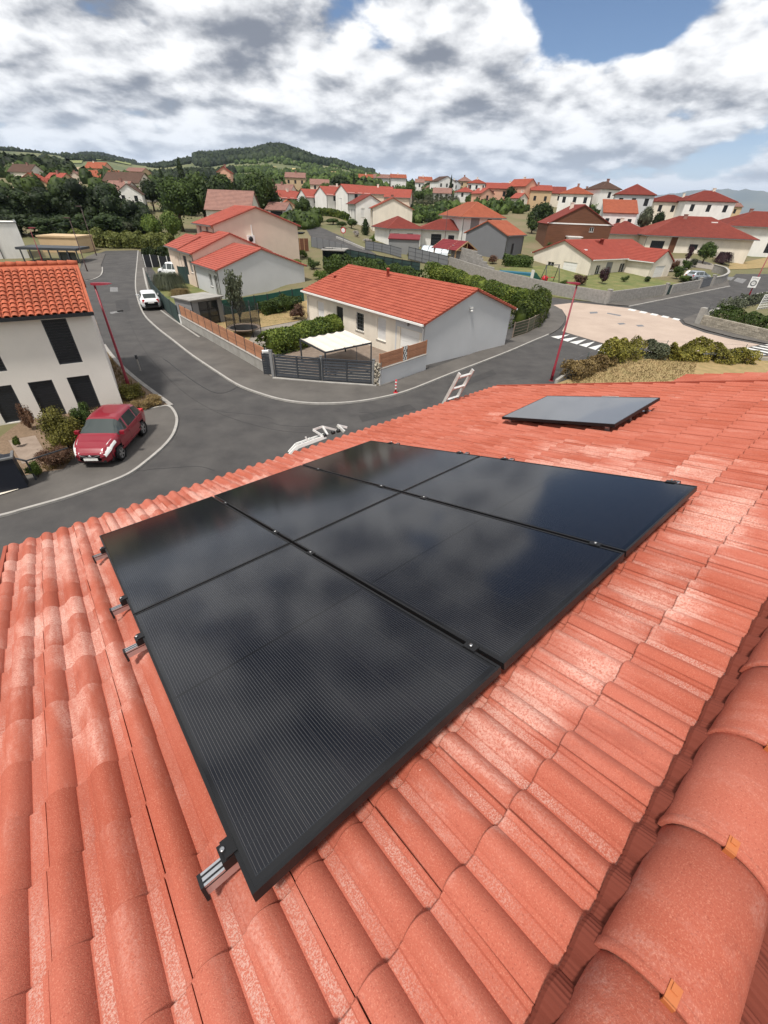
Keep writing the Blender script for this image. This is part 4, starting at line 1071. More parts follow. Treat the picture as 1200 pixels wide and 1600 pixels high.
# terraced house with stepped volumes behind the garden
a38 = radians(40)
gd = V((cos(a38), sin(a38), 0)); ax = V((-sin(a38), cos(a38), 0))
def terr(label, corner, W, D, eave, rise, wall, roof, ops, detail=2, oh=.3, **kw):
    g = ground(corner.x, corner.y)
    return house('terraced_house', label, 'house', (corner.x, corner.y, 0), a38, W, D, eave, rise, 'y', wall, roof, oh, ops, detail, group='stepped terrace beside the street', **kw)
k1 = at(335, 421, 2.85)+gd*.3
terr('nearest terrace house, low with a blank grey gable', k1, 10.4, 7.2, 2.85, 1.75, 'greywall', 'roof_pinkred', {'l': [(4.2, 5.0, .9, 2.2, 'win'), (5.6, 6.6, .1, 2.2, 'win')]})
k2 = k1+ax*7.25
terr('middle terrace house, low and pinkish, one step above the grey one', k2, 9.6, 7.0, 3.75, 1.85, 'pinkish', 'roof_pinkred', {'l': [(1.0, 2.0, 1.6, 2.9, 'win'), (3.2, 4.4, 1.2, 3.2, 'dark'), (5.2, 6.2, 1.6, 2.9, 'win')]})
k3 = at(328, 347, 6.55)+gd*.3
gk3 = ground(k3.x, k3.y)
t3 = terr('tallest terrace house, two storeys with an air conditioner on its pinkish gable', k3, 11.6, 6.2, 6.5-gk3, 1.85, 'pinkish', 'roof_pinkred', {'l': [(1.0, 1.9, 4.4, 6.0, 'win'), (3.4, 4.3, 4.4, 6.0, 'win')]}, oh=.4)
mb = MB(); mb.box((4.1, -.36, 4.35), (5.05, -.02, 5.2)); u_ = mb.build('air_conditioner', M['whitepaint'], t3)
mb = MB(); mb.lathe([(0, .0), (.3, .0), (.3, .02), (0, .03)], Matrix.Translation((4.5, -.36, 4.78)) @ Matrix.Rotation(pi/2, 4, 'X'), 20); mb.build('fan_grille', M['black'], u_)
mb = MB(); mb.box((4.82, -.10, 5.2), (4.94, -.02, 6.3)); mb.build('pipe_cover', M['whitepaint'], t3)
k4 = atY(283, 375, 84); k4 = V((k4.x, k4.y, 0))
house('outbuilding', 'small white outbuilding with a low red roof left of the terrace', 'outbuilding', (k4.x, k4.y, 0), a38-.5, 5.5, 4.5, 2.9, 1.0, 'y', 'white', 'roof_pinkred', .3, detail=1, ops={'f': [(1.2, 2.2, .2, 2.1, 'darkdoor')]})
k5 = k3-gd*4.2+ax*1.2
house('terraced_house', 'lowest terrace annex with a narrow rose red roof', 'house', (k5.x, k5.y, 0), a38, 5.4, 5.0, 3.9, 1.1, 'y', 'pinkish', 'roof_pinkred', .3, detail=1, ops={'f': [(.9, 1.9, 1.0, 2.2, 'win')]})

# cream gabled house behind the block wall on the right
R0 = at(926, 404, 3.35); aR = radians(33); R0 = V((R0.x, R0.y, 0))+V((cos(aR), sin(aR), 0))*.35+V((-sin(aR), cos(aR), 0))*.3; gz = ground(R0.x, R0.y)
RW = 17.5
t = house('house', 'cream gabled house behind the block wall, with a swing frame before its garage', 'house', (R0.x, R0.y, 0), aR, RW, 11.2, 3.3, 2.0, 'x', 'cream', 'roof_mid', .38, detail=2, fascia='whitepaint',
  ops={'l': [(3.2, 4.5, 1.1, 2.2, 'win'), (6.3, 8.9, .1, 2.5, 'garage')], 'f': [(1.6, 2.6, .9, 2.4, 'win'), (4.0, 5.6, .05, 2.75, 'door', M['shedgrey']), (7.6, 8.9, .7, 2.5, 'win'), (11.2, 12.2, .9, 2.3, 'win')]})
mb = MB(); mb.lathe([(.28, -.2), (.28, .5), (.34, .5), (.34, .62), (0, .66)], Matrix.Translation((7.0, 4.0, 4.9)), 10); mb.box((6.5, 4.2, 4.75), (7.6, 4.9, 5.25)); mb.build('chimney', M['roof_deep'], t)
mb = MB(); mb.box((1.0, 2.2, 4.12), (1.45, 2.6, 4.3)); mb.build('skylight', M['whitepaint'], t)
G0 = at(1023, 408, 3.2); G0 = V((G0.x, G0.y, 0))
house('garage', 'garage wing with a white door at the right end of the cream house', 'garage', (G0.x, G0.y, 0), aR, 5.2, 8.5, 3.2, 1.4, 'y', 'cream', 'roof_mid', .3, detail=2, fascia='whitepaint', ops={'f': [(.9, 3.6, .0, 2.5, 'garage')]})
# ------------------------------------------------------------------ houses further up the slope
import os
DBG = os.environ.get('FHDBG')
def fh(name, label, px, py, Y, W, D, eave, rise, ridge, wall, roof, rot=0, ops=None, oh=.4, detail=1, group=None, **kw):
    """px, py: the photo's place of the front wall's foot (its middle) at forward distance Y"""
    p = atY(px, py, Y); c, s = cos(radians(rot)), sin(radians(rot))
    o = V((p.x, p.y, 0))-V((c, s, 0))*W/2
    if DBG: print('FH %5.2f' % (p.z-ground(p.x, p.y)), px, py, Y, label[:50])
    t = house(name, label, 'house' if name in ('house', 'row_house') else name.replace('_', ' '), (o.x, o.y, p.z), radians(rot), W, D, eave, rise, ridge, wall, roof, oh, ops, detail, group, base=-5, **kw)
    if name in ('house', 'row_house') and rnd.random() < .7 and Y > 95:
        f = rnd.uniform(.3, .7); mb = MB(); x, y = W*f, D*rnd.uniform(.42, .5); zc = eave+rise*.75; mb.box((x-.3, y-.25, zc-.8), (x+.3, y+.25, zc+1.0)); mb.box((x-.36, y-.31, zc+1.0), (x+.36, y+.31, zc+1.1)); mb.build('chimney', M['cream' if rnd.random() < .6 else 'roof_faded'], t)
    return t
def wins(W, n, z0, z1, kind='win', w=1.0, a=None):
    return [(W*(k+.5)/n-w/2, W*(k+.5)/n+w/2, z0, z1, kind) for k in range(n)]
# two storey house with the grey panel, its grey annex, the long dark red bungalow
e1 = fh('house', 'two storey white house with an orange hipped roof and a tall grey panel', 747, 392, 92, 7.4, 12.5, 5.4, 1.9, 'hip', 'white', 'roof_orange', 12, {'f': [(4.7, 5.5, 3.2, 4.9, 'dark'), (3.9, 4.7, .9, 2.1, 'win')], 'r': []}, .6, 1)
mb = MB(); mb.box((1.55, -.03, .1), (3.15, -.004, 5.3)); mb.build('grey_panel', M['shedgrey'], e1)
fh('house', 'grey gabled annex with an orange roof below the tall white house', 800, 402, 84, 6.2, 7.8, 3.3, 1.7, 'x', 'darkgrey', 'roof_orange', 50, {'f': [(2.2, 3.0, .5, 2.0, 'dark')]}, .35, 2)
e3 = fh('house', 'long white bungalow with a dark red roof and a charcoal garage door', 693, 390, 93, 9.5, 7.5, 3.2, 1.4, 'hip', 'white', 'roof_deep', -3, {'f': [(2.2, 4.1, .0, 2.4, 'darkgarage'), (5.4, 6.5, .9, 2.3, 'dark')]}, .45, 1)
fh('house', 'left wing of the white bungalow, hipped in dark red, with two grey windows', 632, 388, 91, 6.4, 7.0, 3.2, 1.5, 'hip', 'white', 'roof_deep', 24, {'f': [(.9, 2.0, 1.2, 2.3, 'dark'), (3.6, 4.8, 1.2, 2.3, 'dark')]}, .45, 1)
# white two storey pair beside the uphill road
fh('house', 'white two storey house with a blank gable facing right, right of the uphill road', 612, 374, 118, 9.2, 9.0, 6.0, 1.9, 'y', 'cream', 'roof_red', 6, {'f': [(5.6, 6.4, 3.0, 4.0, 'dark')], 'l': wins(9, 2, 3.4, 5.2, w=.8)+wins(9, 2, .6, 2.4, w=.8)}, .4, 1)
fh('house', 'white two storey house joined behind the blank gable, with pale shutters', 578, 366, 130, 7.5, 9.0, 6.4, 1.8, 'y', 'white', 'roof_deep', 18, {'f': wins(7.5, 2, 3.6, 5.4, 'shut', .9), 'l': wins(9, 3, 3.4, 5.2, w=.8)}, .4, 1)
# row of terraced houses with red roofs
row = [(457, 331, 158, 'leftmost white row house, its gable showing above the bush'), (498, 331, 150, 'white row house in the middle with one dark window and a red roof'), (528, 328, 146, 'white row house with a pointed gable beside the far street lamp'), (561, 326, 142, 'white row house at the right end, partly behind the pale shutters house')]
for k, (x, y, Y, l) in enumerate(row):
    fh('row_house', l, x, y, Y, 7.2, 6.6, 3.4, 1.8, 'x', 'white', 'roof_pinkred', (40, 34, 38, 36)[k], {'f': [(2.2, 3.2, 2.0, 3.5, 'dark'), (4.6, 5.3, 2.0, 3.5, 'dark')], 'r': [(3, 4.2, 2.0, 3.5, 'dark')]}, .3, 1, 'red roofed row houses')
for x, y, Y, W, l in ((482, 322, 168, 9, 'red roof set back behind the leftmost row house'), (585, 312, 172, 11, 'wide bright red roof above the white pair of houses'), (530, 309, 190, 9, 'brownish roof peeping over the middle row houses'), (620, 318, 160, 8, 'small red roof between the white pair and the orchard')):
    fh('row_house', l, x, y, Y, W, 9, 1.6, 2.0, 'x', 'pinkish', 'roof_pinkred' if Y != 190 else 'roof_faded', -6, {}, .3, 1, 'red roofed row houses')
for x, l in ((573, 'left third of the white row at the foot of the wheat field'), (596, 'middle third of the white row at the foot of the wheat field'), (622, 'right third of the white row at the foot of the wheat field')):
    fh('row_house', l, x, 298, 290, 8.6, 8, 5.6, 1.6, 'x', 'white', 'roof_faded' if x == 596 else 'roof_orange', 4, {'f': wins(8.6, 3, .8, 2.2, 'dark')}, .4, 1, 'upper row below the hill')
up = [(665, 293, 320, 8, 7, 3.4, 1.8, 'x', 'cream', 'roof_orange', 8, 'cream skyline house with an orange roof left of the big white gable'),
 (690, 312, 232, 8, 7, 2.4, 1.8, 'x', 'white', 'roof_faded', -4, 'low white house with a faded roof inside the orchard'),
 (728, 312, 215, 7, 7, 2.6, 1.6, 'hip', 'white', 'roof_pinkred', 6, 'low white house with a rose roof right of the orchard'),
 (800, 308, 215, 9, 7, 3.0, 1.6, 'x', 'cream', 'roof_orange', -6, 'cream house with an orange roof between the salmon and pink houses, further back'),
 (862, 318, 185, 8, 7, 3.0, 1.8, 'x', 'cream', 'roof_brick', -10, 'cream house with a brick red roof right of the tan wing'),
 (910, 320, 185, 7, 7, 3.0, 1.6, 'hip', 'white', 'roof_mid', -8, 'small white house half hidden behind the orange hip'),
 (1010, 334, 165, 7, 7, 3.2, 1.6, 'hip', 'white', 'roof_mid', -8, 'white house behind the grey green tree'),
 (1072, 332, 175, 8, 7, 3.0, 1.5, 'hip', 'cream', 'roof_brick', -8, 'cream house peeping over the long cream one'),
 (500, 300, 225, 8, 7, 2.6, 1.8, 'x', 'pinkish', 'roof_faded', 8, 'pinkish house at the foot of the hill behind the row houses'),
 (440, 312, 175, 7, 7, 2.6, 1.6, 'x', 'cream', 'roof_faded', -4, 'cream house left of the leftmost row house'),
 (408, 300, 200, 8, 7, 2.8, 1.6, 'x', 'tan', 'roof_brown', 0, 'tan house behind the large round tree'),
 (172, 282, 300, 10, 7, 3, 1.6, 'x', 'tan', 'roof_orange', 0, 'tan house high between the orange roofs and the pale roof'),
 (105, 281, 290, 9, 7, 2.8, 1.5, 'x', 'white', 'roof_faded', 6, 'pale house above the rosy roof on the left slope'),
 (70, 284, 250, 8, 7, 2.8, 1.6, 'hip', 'cream', 'roof_orange', 6, 'cream house with an orange roof behind the mustard gable'),
 (655, 300, 300, 5, 5, 4.4, 1.5, 'x', 'white', 'roof_faded', 0, 'small white house among the garden trees below the skyline'),
 (676, 306, 270, 8, 8, 3.2, 1.7, 'hip', 'cream', 'roof_faded', 10, 'cream house with a pale brown roof above the orchard'),
 (697, 304, 255, 9.5, 9, 5.0, 2.0, 'y', 'white', 'roof_brown', 22, 'large white gable on the skyline beside the tall fir'),
 (711, 303, 265, 5, 7, 4.2, 1.2, 'y', 'greywall', 'roof_brown', 12, 'grey gable squeezed between the white gable and the tan house'),
 (726, 297, 290, 7, 7, 4.0, 2.0, 'hip', 'tan', 'roof_faded', 5, 'tan house just left of the white house on the skyline'),
 (743, 305, 240, 8.5, 8, 4.4, 1.5, 'hip', 'white', 'roof_red', -8, 'white house with a red hipped roof below the skyline pine'),
 (760, 318, 178, 5, 6, 2.8, 1.4, 'y', 'salmon', 'roof_pinkred', 25, 'low salmon lean-to left of the salmon house'),
 (776, 318, 180, 8.0, 8, 4.2, 1.5, 'x', 'salmon', 'roof_pinkred', -4, 'salmon house with brown shutters and a red roof'),
 (826, 317, 180, 5.5, 9, 4.6, 1.9, 'y', 'salmon', 'roof_red', 30, 'pink gabled house left of the round dark trees'),
 (842, 319, 178, 7, 7, 3.8, 1.4, 'x', 'tan', 'roof_pinkred', -6, 'tan wing with a red roof joined to the pink gable'),
 (816, 322, 172, 3.8, 4, 2.2, 1.2, 'y', 'cream', 'roof_pinkred', 30, 'low cream porch in front of the pink gable'),
 (893, 332, 150, 8.6, 8.6, 4.4, 1.7, 'hip', 'white', 'roof_orange', -18, 'white house with an orange hipped roof behind the brown gable'),
 (945, 330, 150, 6.0, 8, 5.2, 1.6, 'hip', 'white', 'roof_brown', 10, 'pale house with a brown pyramid roof and white lean-to'),
 (979, 349, 122, 8.2, 8.5, 5.6, 1.9, 'hip', 'greywall', 'roof_deep', -20, 'grey two storey house with a deep red hipped roof'),
 (1044, 346, 135, 9.5, 8, 4.2, 1.4, 'hip', 'cream', 'roof_deep', -6, 'long cream house with small dark windows left of the hip roofed house'),
 (1098, 348, 128, 11.0, 9, 4.4, 2.0, 'hip', 'white', 'roof_deep', -12, 'white house with a pointed hipped roof seen above the big red roof'),
 (1135, 338, 190, 8, 6, 3.0, 1.0, 'x', 'tan', 'roof_faded', -10, 'low pale house at the edge of the plain'),
 (55, 301, 165, 8.6, 7, 2.6, 2.3, 'y', 'tan', 'roof_red', 14, 'mustard gabled house above the dark trees on the left'),
 (36, 286, 195, 9.5, 7, 3.4, 2.2, 'x', 'cream', 'roof_brown', -10, 'house with a purple brown roof left of the mustard gable'),
 (27, 270, 260, 9, 6, 2.4, .5, 'x', 'white', 'roof_faded', 8, 'flat white building highest up on the left edge'),
 (88, 294, 175, 6, 6, 2.6, 1.5, 'x', 'tan', 'roof_pinkred', -8, 'small house with a rosy roof right of the mustard gable'),
 (122, 292, 215, 6, 8, 2.8, 2.2, 'y', 'pinkish', 'roof_faded', 12, 'pale pink gable below the orange roofs'),
 (149, 288, 215, 11, 8, 2.2, 2.4, 'x', 'cream', 'roof_orange', -10, 'house with a wide bright orange roof among the left trees'),
 (150, 274, 270, 10, 8, 3.0, 2.4, 'x', 'salmon', 'roof_orange', -5, 'salmon house up behind the wide orange roof'),
 (192, 300, 170, 13, 8, 2.6, 2.6, 'x', 'cream', 'roof_brown', -8, 'long house with a dark brown roof on the left slope'),
 (184, 313, 145, 6.5, 7, 2.4, 2.0, 'x', 'cream', 'roof_faded', -6, 'dull red roof in front of the long brown roof'),
 (206, 321, 140, 6.2, 9, 2.7, 2.0, 'y', 'white', 'roof_brown', 20, 'big white gable sloping to the right, half behind the conifers'),
 (212, 281, 270, 9, 8, 3.4, 1.6, 'x', 'tan', 'roof_faded', -6, 'tan house with a pale roof up the left slope'),
 (354, 298, 175, 4, 7, 5.0, 1.2, 'y', 'salmon', 'roof_pinkred', 10, 'pink house glimpsed between the tall trees'),
 (332, 357, 106, 4, 0.1, 0, 0, 'skip', 'cream', 'roof_faded', 0, ''),
 (462, 291, 240, 9, 8, 3.2, 1.8, 'x', 'tan', 'roof_faded', 6, 'weathered house among the bushes at the foot of the hill')]
for x, y, Y, W, D, e, r, k, w, rf, rot, l in up:
    if k == 'skip': continue
    n = 2 if W > 6 else 1
    fh('house', l, x, y, Y, W, D, e, r, k, w, rf, rot, {'f': wins(W, n+1 if W > 8 else n, .9 if e < 4 else e-2.2, min(e-.4, 2.2) if e < 4 else e-.8, 'dark', .9)}, .35, 1, gutter=False)
fh('house', 'orange red mono pitch roof over white walls in front of the grey house', 962, 358, 112, 6.8, 5.5, 3.0, 2.2, 'mono', 'white', 'roof_orange', -14, {'f': wins(6.8, 3, 1.0, 1.9, 'dark', .8)}, .3, 1, gutter=False)
fh('barn', 'old barn with a faded pink roof behind the tall terrace house', 360, 352, 104, 9.2, 7.5, 2.8, 3.0, 'x', 'cream', 'roof_faded', 0, {}, .4, 1, gutter=False)
fh('garage', 'small white garage with a grey roof and a dark door', 432, 347, 118, 4.8, 6, 2.4, 1.3, 'x', 'white', 'roof_faded', -8, {'f': [(1.2, 4.1, 0, 2.1, 'darkgarage')]}, .3, 1, gutter=False)
fh('shed', 'orange walled shed beside the small white garage', 452, 343, 122, 3, 4, 2.9, .9, 'y', 'tan', 'roof_orange', 20, {}, .2, 0, gutter=False)
# brown gabled house: timber clad, with a white band between its storeys
b1 = fh('house', 'large brown gabled house with a white band and a small skylight', 899, 380, 98, 12.0, 9, 3.1, 3.0, 'y', 'brownclad', 'roof_deep', -4, {'f': [(8.0, 8.8, 1.9, 2.7, 'win')]}, .3, 1, gutter=False)
mb = MB(); mb.box((-.2, -.06, 3.0), (12.2, -.004, 3.2)); mb.build('white_band', M['whitepaint'], b1)
mb = MB(); mb.box((4.0, -1.8, -1), (6.4, -.05, 1.0)); mb.box((3.8, -2.0, 1.0), (6.6, .0, 1.15)); mb.build('porch', M['whitepaint'], b1)
# big hip roofed house on the right, its neighbour behind
R2p = atY(1020, 405, 98)
r2 = fh('house', 'large cream house under a wide red hipped roof, right of the crossroads', 1078, 409, 97, 18.8, 13, 4.3, 2.9, 'hip', 'cream', 'roof_brick', -12, {'f': [(1.2, 3.6, .6, 3.2, 'dark'), (8.2, 9.7, 2.0, 2.9, 'dark')], 'r': [(3, 4, .4, 3.2, 'win'), (6.5, 7.6, .4, 3.2, 'win')]}, .6, 2)
mb = MB(); mb.box((12.0, 4.4, 6.25), (13.1, 5.1, 6.5)); mb.build('skylight', M['whitepaint'], r2)
mb = MB(); mb.box((4.6, -.08, .2), (5.7, -.004, 4.1)); mb.build('dark_panel', M['brownclad'], r2)
fh('house', 'left wing of the large cream house with a lower red roof', 972, 399, 104, 9.5, 9, 3.9, 1.9, 'hip', 'cream', 'roof_brick', -7, {'f': [(3, 4.4, 1.2, 2.6, 'win')]}, .5, 1)
fh('house', 'white house with a broad red roof at the right edge, behind the large cream house', 1178, 398, 108, 15, 12, 5.2, 2.4, 'hip', 'white', 'roof_brick', -14, {'f': [(2.2, 4.2, .4, 2.8, 'dark'), (9, 11, .4, 2.8, 'dark')]}, .6, 1)
# left: white flat roofed block, beige annex, dark pergola
wb = at(50, 411); wa = radians(38)
t = thing('house', 'white flat roofed block with a dark window strip at the left edge', 'house', (wb.x, wb.y, 0), wa)
mb = MB(); opsB = [(3.2, 4.6, 1.0, 2.4, 'dark'), (3.2, 4.6, 3.2, 4.4, 'dark')]
wall_face(mb, (-9, 0), (0, 0), -.5, 5.1, [(9-o[1]-1.0, 9-o[0]-1.0, o[2], o[3]) for o in opsB])
wall_face(mb, (0, 0), (0, 8), -.5, 5.1); wall_face(mb, (0, 8), (-9, 8), -.5, 5.1); wall_face(mb, (-9, 8), (-9, 0), -.5, 5.1); mb.quad((-9, 0, 5.0), (0, 0, 5.0), (0, 8, 5.0), (-9, 8, 5.0)); mb.build('wall', M['white'], t)
for o in opsB: opening(t, (-9, 0), (0, 0), (9-o[1]-1.0, 9-o[0]-1.0, o[2], o[3], 'dark'))
mb = MB(); mb.box((-9.1, -.1, 5.1), (.1, .15, 5.22)); mb.box((-.15, .15, 5.1), (.1, 8.1, 5.22)); mb.build('coping', M['zinc'], t)
mb = MB(); mb.tube([(-3.2, -.06, 0), (-3.2, -.06, 5.0)], .05, 6); mb.build('downpipe', M['anthracite'], t)
p = at(130, 404); t = thing('outbuilding', 'beige cube shaped annex behind the dark pergola', 'outbuilding', (p.x, p.y, 0), radians(4))
mb = MB(); mb.box((-6.2, 0, -.3), (0, 5, 2.9)); mb.box((-6.35, -.12, 2.9), (.12, 5.1, 3.15)); mb.build('wall', M['tan'], t)
p = at(128, 418); t = thing('pergola', 'dark metal carport with slender posts at the street end', 'carport', (p.x, p.y, 0), radians(6))
mb = MB(); mb.box((-8.3, 0, 2.1), (.0, 4.2, 2.4)); mb.build('roof', M['anthracite'], t)
for k in range(7): mb = MB(); mb.box((-.16-1.28*k, .05, 0), (-.02-1.28*k, .19, 2.1)); mb.build('post', M['anthracite'], t)
mb = MB(); mb.box((-2.6, .25, .5), (-.4, .35, 1.9)); mb.build('glass_screen', M['glass'], t)
mb = MB(); mb.box((-8.2, .4, 0), (-.1, 4.0, .5)); mb.build('plinth', M['white'], t)
# ------------------------------------------------------------------ walls, fences, gates
def wall_run(mb, pts, h, w, z0=-.3, top=None):
    for i in range(len(pts)-1):
        a, b = pts[i], pts[i+1]; a = V((a.x, a.y, 0)); b = V((b.x, b.y, 0)); d = (b-a).normalized(); s = V((-d.y, d.x, 0))*w/2
        za, zb = ground(a.x, a.y), ground(b.x, b.y); U = V((0, 0, 1))
        c = [a-s+U*(za+z0), b-s+U*(zb+z0), b+s+U*(zb+z0), a+s+U*(za+z0), a-s+U*(za+h), b-s+U*(zb+h), b+s+U*(zb+h), a+s+U*(za+h)]
        for f in ((0, 3, 2, 1), (4, 5, 6, 7), (0, 1, 5, 4), (1, 2, 6, 5), (2, 3, 7, 6), (3, 0, 4, 7)): mb.quad(*[c[k] for k in f])
def frame2(a, b):
    """local frame: x from a to b, y to the left"""
    d = V((b.x-a.x, b.y-a.y, 0)); L = d.length; d = d/L
    F = Matrix((d, V((-d.y, d.x, 0)), V((0, 0, 1)))).transposed().to_4x4(); F.translation = V((a.x, a.y, ground(a.x, a.y)))
    return F, L
# garden wall with cedar fence along the pavement
A_, B_ = hit(285, 508), hit(416, 585)
F, L = frame2(A_, B_)
t = thing('garden_wall', 'low rendered garden wall along the curved pavement, under the cedar fence', 'wall', A_, atan2(B_.y-A_.y, B_.x-A_.x))
mb = MB(); mb.box((0, 0, -.3), (L, .2, .72)); mb.build('wall', M['concrete'], t)
mb = MB(); mb.box((-.03, -.03, .72), (L+.03, .23, .77)); mb.build('coping', M['kerb'], t)
mb = MB(); mb.box((-.45, -.02, -.2), (-.005, .24, .78)); mb.build('meter_box', M['whitepaint'], t)
t = thing('cedar_fence', 'long cedar slat fence with dark posts on the low garden wall', 'fence', A_, atan2(B_.y-A_.y, B_.x-A_.x))
n = 11; 
for k in range(n+1):
    mb = MB(); x = L*k/n; mb.box((x-.03, .07, .76), (x+.03, .13, 1.62)); mb.build('post', M['anthracite'], t)
mb = MB(); mb.box((.032, .085, 0), (L/n-.032, .112, .098)); mesl = mb.mesh('slat', M['wood'])
for k in range(n):
    for j in range(7):
        o = ob('slat', mesl, t); o.location = (L*k/n, rnd.uniform(-.003, .003), .80+j*.114)
# gate pillar, mailbox, sliding gates
gA, gM, gB = hit(430, 590.5), hit(503, 597), hit(582, 602)
def pillar(name, label, p, w, h, m_):
    t = thing(name, label, 'pillar', (p.x, p.y, 0), rot_to(gA, gB)); mb = MB(); mb.box((-w/2, -w/2, -.2), (w/2, w/2, h)); mb.build('post', m_, t); mb = MB(); mb.box((-w/2-.015, -w/2-.015, h), (w/2+.015, w/2+.015, h+.04)); mb.build('cap', M['zinc'], t); return t
pillar('gate_post', 'grey post at the left end of the double gate, beside the mailbox', gA+V((-.1, .03, 0)), .16, 1.62, M['shedgrey'])
pillar('gate_post', 'grey post between the two gate leaves', gM+V((0, .12, 0)), .12, 1.50, M['shedgrey'])
pillar('gate_post', 'grey post at the right end of the gate, next to the stone cage', gB+V((.05, .03, 0)), .14, 1.5, M['shedgrey'])
p = hit(418, 586); pillar('gate_post', 'dark post holding the white mailbox at the wall end', p+V((.05, .25, 0)), .14, 1.45, M['anthracite'])
t = thing('mailbox', 'white mailbox on the dark post at the end of the cedar fence', 'mailbox', (p.x+.05, p.y+.12, 1.1), .3); mb = MB(); mb.box((-.22, -.18, 0), (.22, .1, .38)); mb.build('box', M['whitepaint'], t); mb = MB(); mb.box((-.16, -.188, .26), (.16, -.181, .29)); mb.build('slot', M['black'], t)
p2 = hit(424, 589); t = thing('wicket_gate', 'narrow dark wicket gate between the mailbox and the grey post', 'gate', (p2.x-.2, p2.y+.2, 0), .0)
for j in range(9): mb = MB(); mb.box((-.25, 0, .1+j*.14), (.25, .03, .225+j*.14)); mb.build('slat', M['anthracite'], t)
mb = MB(); mb.box((-.3, -.01, .05), (-.255, .04, 1.4)); mb.box((.255, -.01, .05), (.3, .04, 1.4)); mb.build('gate_frame', M['anthracite'], t)
def gate(a, b, label):
    F, L = frame2(a, b); t = thing('sliding_gate', label, 'gate', (a.x, a.y, 0), atan2(b.y-a.y, b.x-a.x), 'grey double gate across the drive')
    for x in (.09, L/2, L-.09): mb = MB(); mb.box((x-.045, -.03, .10), (x+.045, .03, 1.42)); mb.build('stile', M['anthracite'], t)
    for z in (.10, 1.36): mb = MB(); mb.box((.05, -.028, z), (L-.05, .028, z+.07)); mb.build('rail', M['anthracite'], t)
    for s in (0, 1):
        xa, xb = (.14, L/2-.05) if s == 0 else (L/2+.05, L-.14)
        mb = MB(); mb.box((0, -.012, 0), (xb-xa, .012, .135)); me = mb.mesh('slat', M['anthracite'])
        for j in range(7): o = ob('slat', me, t); o.location = (xa, 0, .195+j*.165); o.rotation_euler = (radians(-14), 0, 0)
gate(gA, gM, 'left leaf of the dark grey slatted gate, next to the mailbox'); gate(gM, gB, 'right leaf of the dark grey slatted gate, next to the stone cage')
mb = MB(); ribbon(mb, [hit(427, 593), hit(505, 599.5), hit(588, 605)], .18, .05, .13); structure('kerb', mb, M['kerb'])
# gabion and right hand wall with short cedar panels
gb = hit(588, 604); t = thing('gabion', 'narrow wire cage of stones at the right end of the grey gate', 'gabion', (gb.x, gb.y+.15, 0), .2)
mb = MB()
for k in range(70):
    c = V((rnd.uniform(-.16, .16), rnd.uniform(-.16, .16), rnd.uniform(.05, 1.35))); r = rnd.uniform(.05, .085)
    M_ = Matrix.Translation(c) @ Matrix.Rotation(rnd.uniform(0, 6), 4, V((rnd.random(), rnd.random(), rnd.random()+.1)).normalized())
    mb.box((-r, -r*.7, -r*.6), (r, r*.7, r*.6), M_)
mb.build('stones', M['stone'], t, kind='stuff')
mb = MB()
for k in range(4): x = -.22+.44*(k % 2); y = -.22+.44*(k//2); mb.box((x-.015, y-.015, 0), (x+.015, y+.015, 1.45))
mb.build('cage', M['zinc'], t)
A2, B2 = hit(594, 604), hit(665, 578); F, L = frame2(A2, B2); an = atan2(B2.y-A2.y, B2.x-A2.x)
t = thing('garden_wall', 'low grey wall between the gate and the blank grey gable', 'wall', A2, an)
mb = MB(); mb.box((0, 0, -.3), (L, .2, 1.0)); mb.build('wall', M['greywall'], t); mb = MB(); mb.box((-.03, -.03, 1.0), (L, .23, 1.05)); mb.build('coping', M['kerb'], t)
t = thing('cedar_fence', 'two short cedar slat panels on the low grey wall by the garage', 'fence', A2, an)
for xa, xb in ((0.03, L*.46), (L*.58, L-.03)):
    mb = MB(); mb.box((.04, .085, 0), (xb-xa-.04, .112, .088)); me = mb.mesh('slat', M['wood'])
    for j in range(8): o = ob('slat', me, t); o.location = (xa, 0, 1.08+j*.1)
    for x in (xa, xb): mb = MB(); mb.box((x-.04, .06, 1.05), (x+.04, .14, 1.90)); mb.build('post', M['wood'], t)
mb = MB()
for j in range(9):
    for i in range(4):
        if (i*3+j*5) % 7 < 4: mb.box((L*.475+i*.1, .09, 1.08+j*.09), (L*.475+i*.1+.09, .11, 1.16+j*.09))
mb.build('pattern_screen', M['whitepaint'], t)
mb = MB(); mb.box((L*.47, .112, 1.06), (L*.57, .125, 1.9)); mb.build('screen_back', M['anthracite'], t)
# canopy
cz = 1.5; cc = [at(469, 531, cz), at(508, 551, cz), at(580, 536, cz), at(539, 517.5, cz)]
t = thing('pergola', 'patio canopy with a scalloped cream cloth on four dark posts', 'pergola', (cc[1].x, cc[1].y, 0))
for c in cc: mb = MB(); mb.bar((c.x, c.y, -.1), (c.x, c.y, cz), .09, .09); mb.build('post', M['anthracite'], t, world=True)
for k in range(4): mb = MB(); mb.bar(cc[k], cc[(k+1) % 4], .07, .09); mb.build('beam', M['anthracite'], t, world=True)
for k in (1, 2):
    e = cc[1].lerp(cc[2], k/3)
    if k == 2: mb = MB(); mb.bar((e.x, e.y, -.1), (e.x, e.y, cz), .03, .03); mb.build('post', M['anthracite'], t, world=True)
mb = MB(); rows = []
for i in range(7):
    row = []
    for j in range(41):
        a = cc[0].lerp(cc[3], i/6); b = cc[1].lerp(cc[2], i/6)
        a2 = cc[0].lerp(cc[1], i/6); b2 = cc[3].lerp(cc[2], i/6); p = a2.lerp(b2, j/40)
        row.append((p.x, p.y, cz+.08-.07*abs(sin(pi*5*j/40))+.01*noise.noise(V((i*.7, j*.3, 0)))))
    rows.append(row)
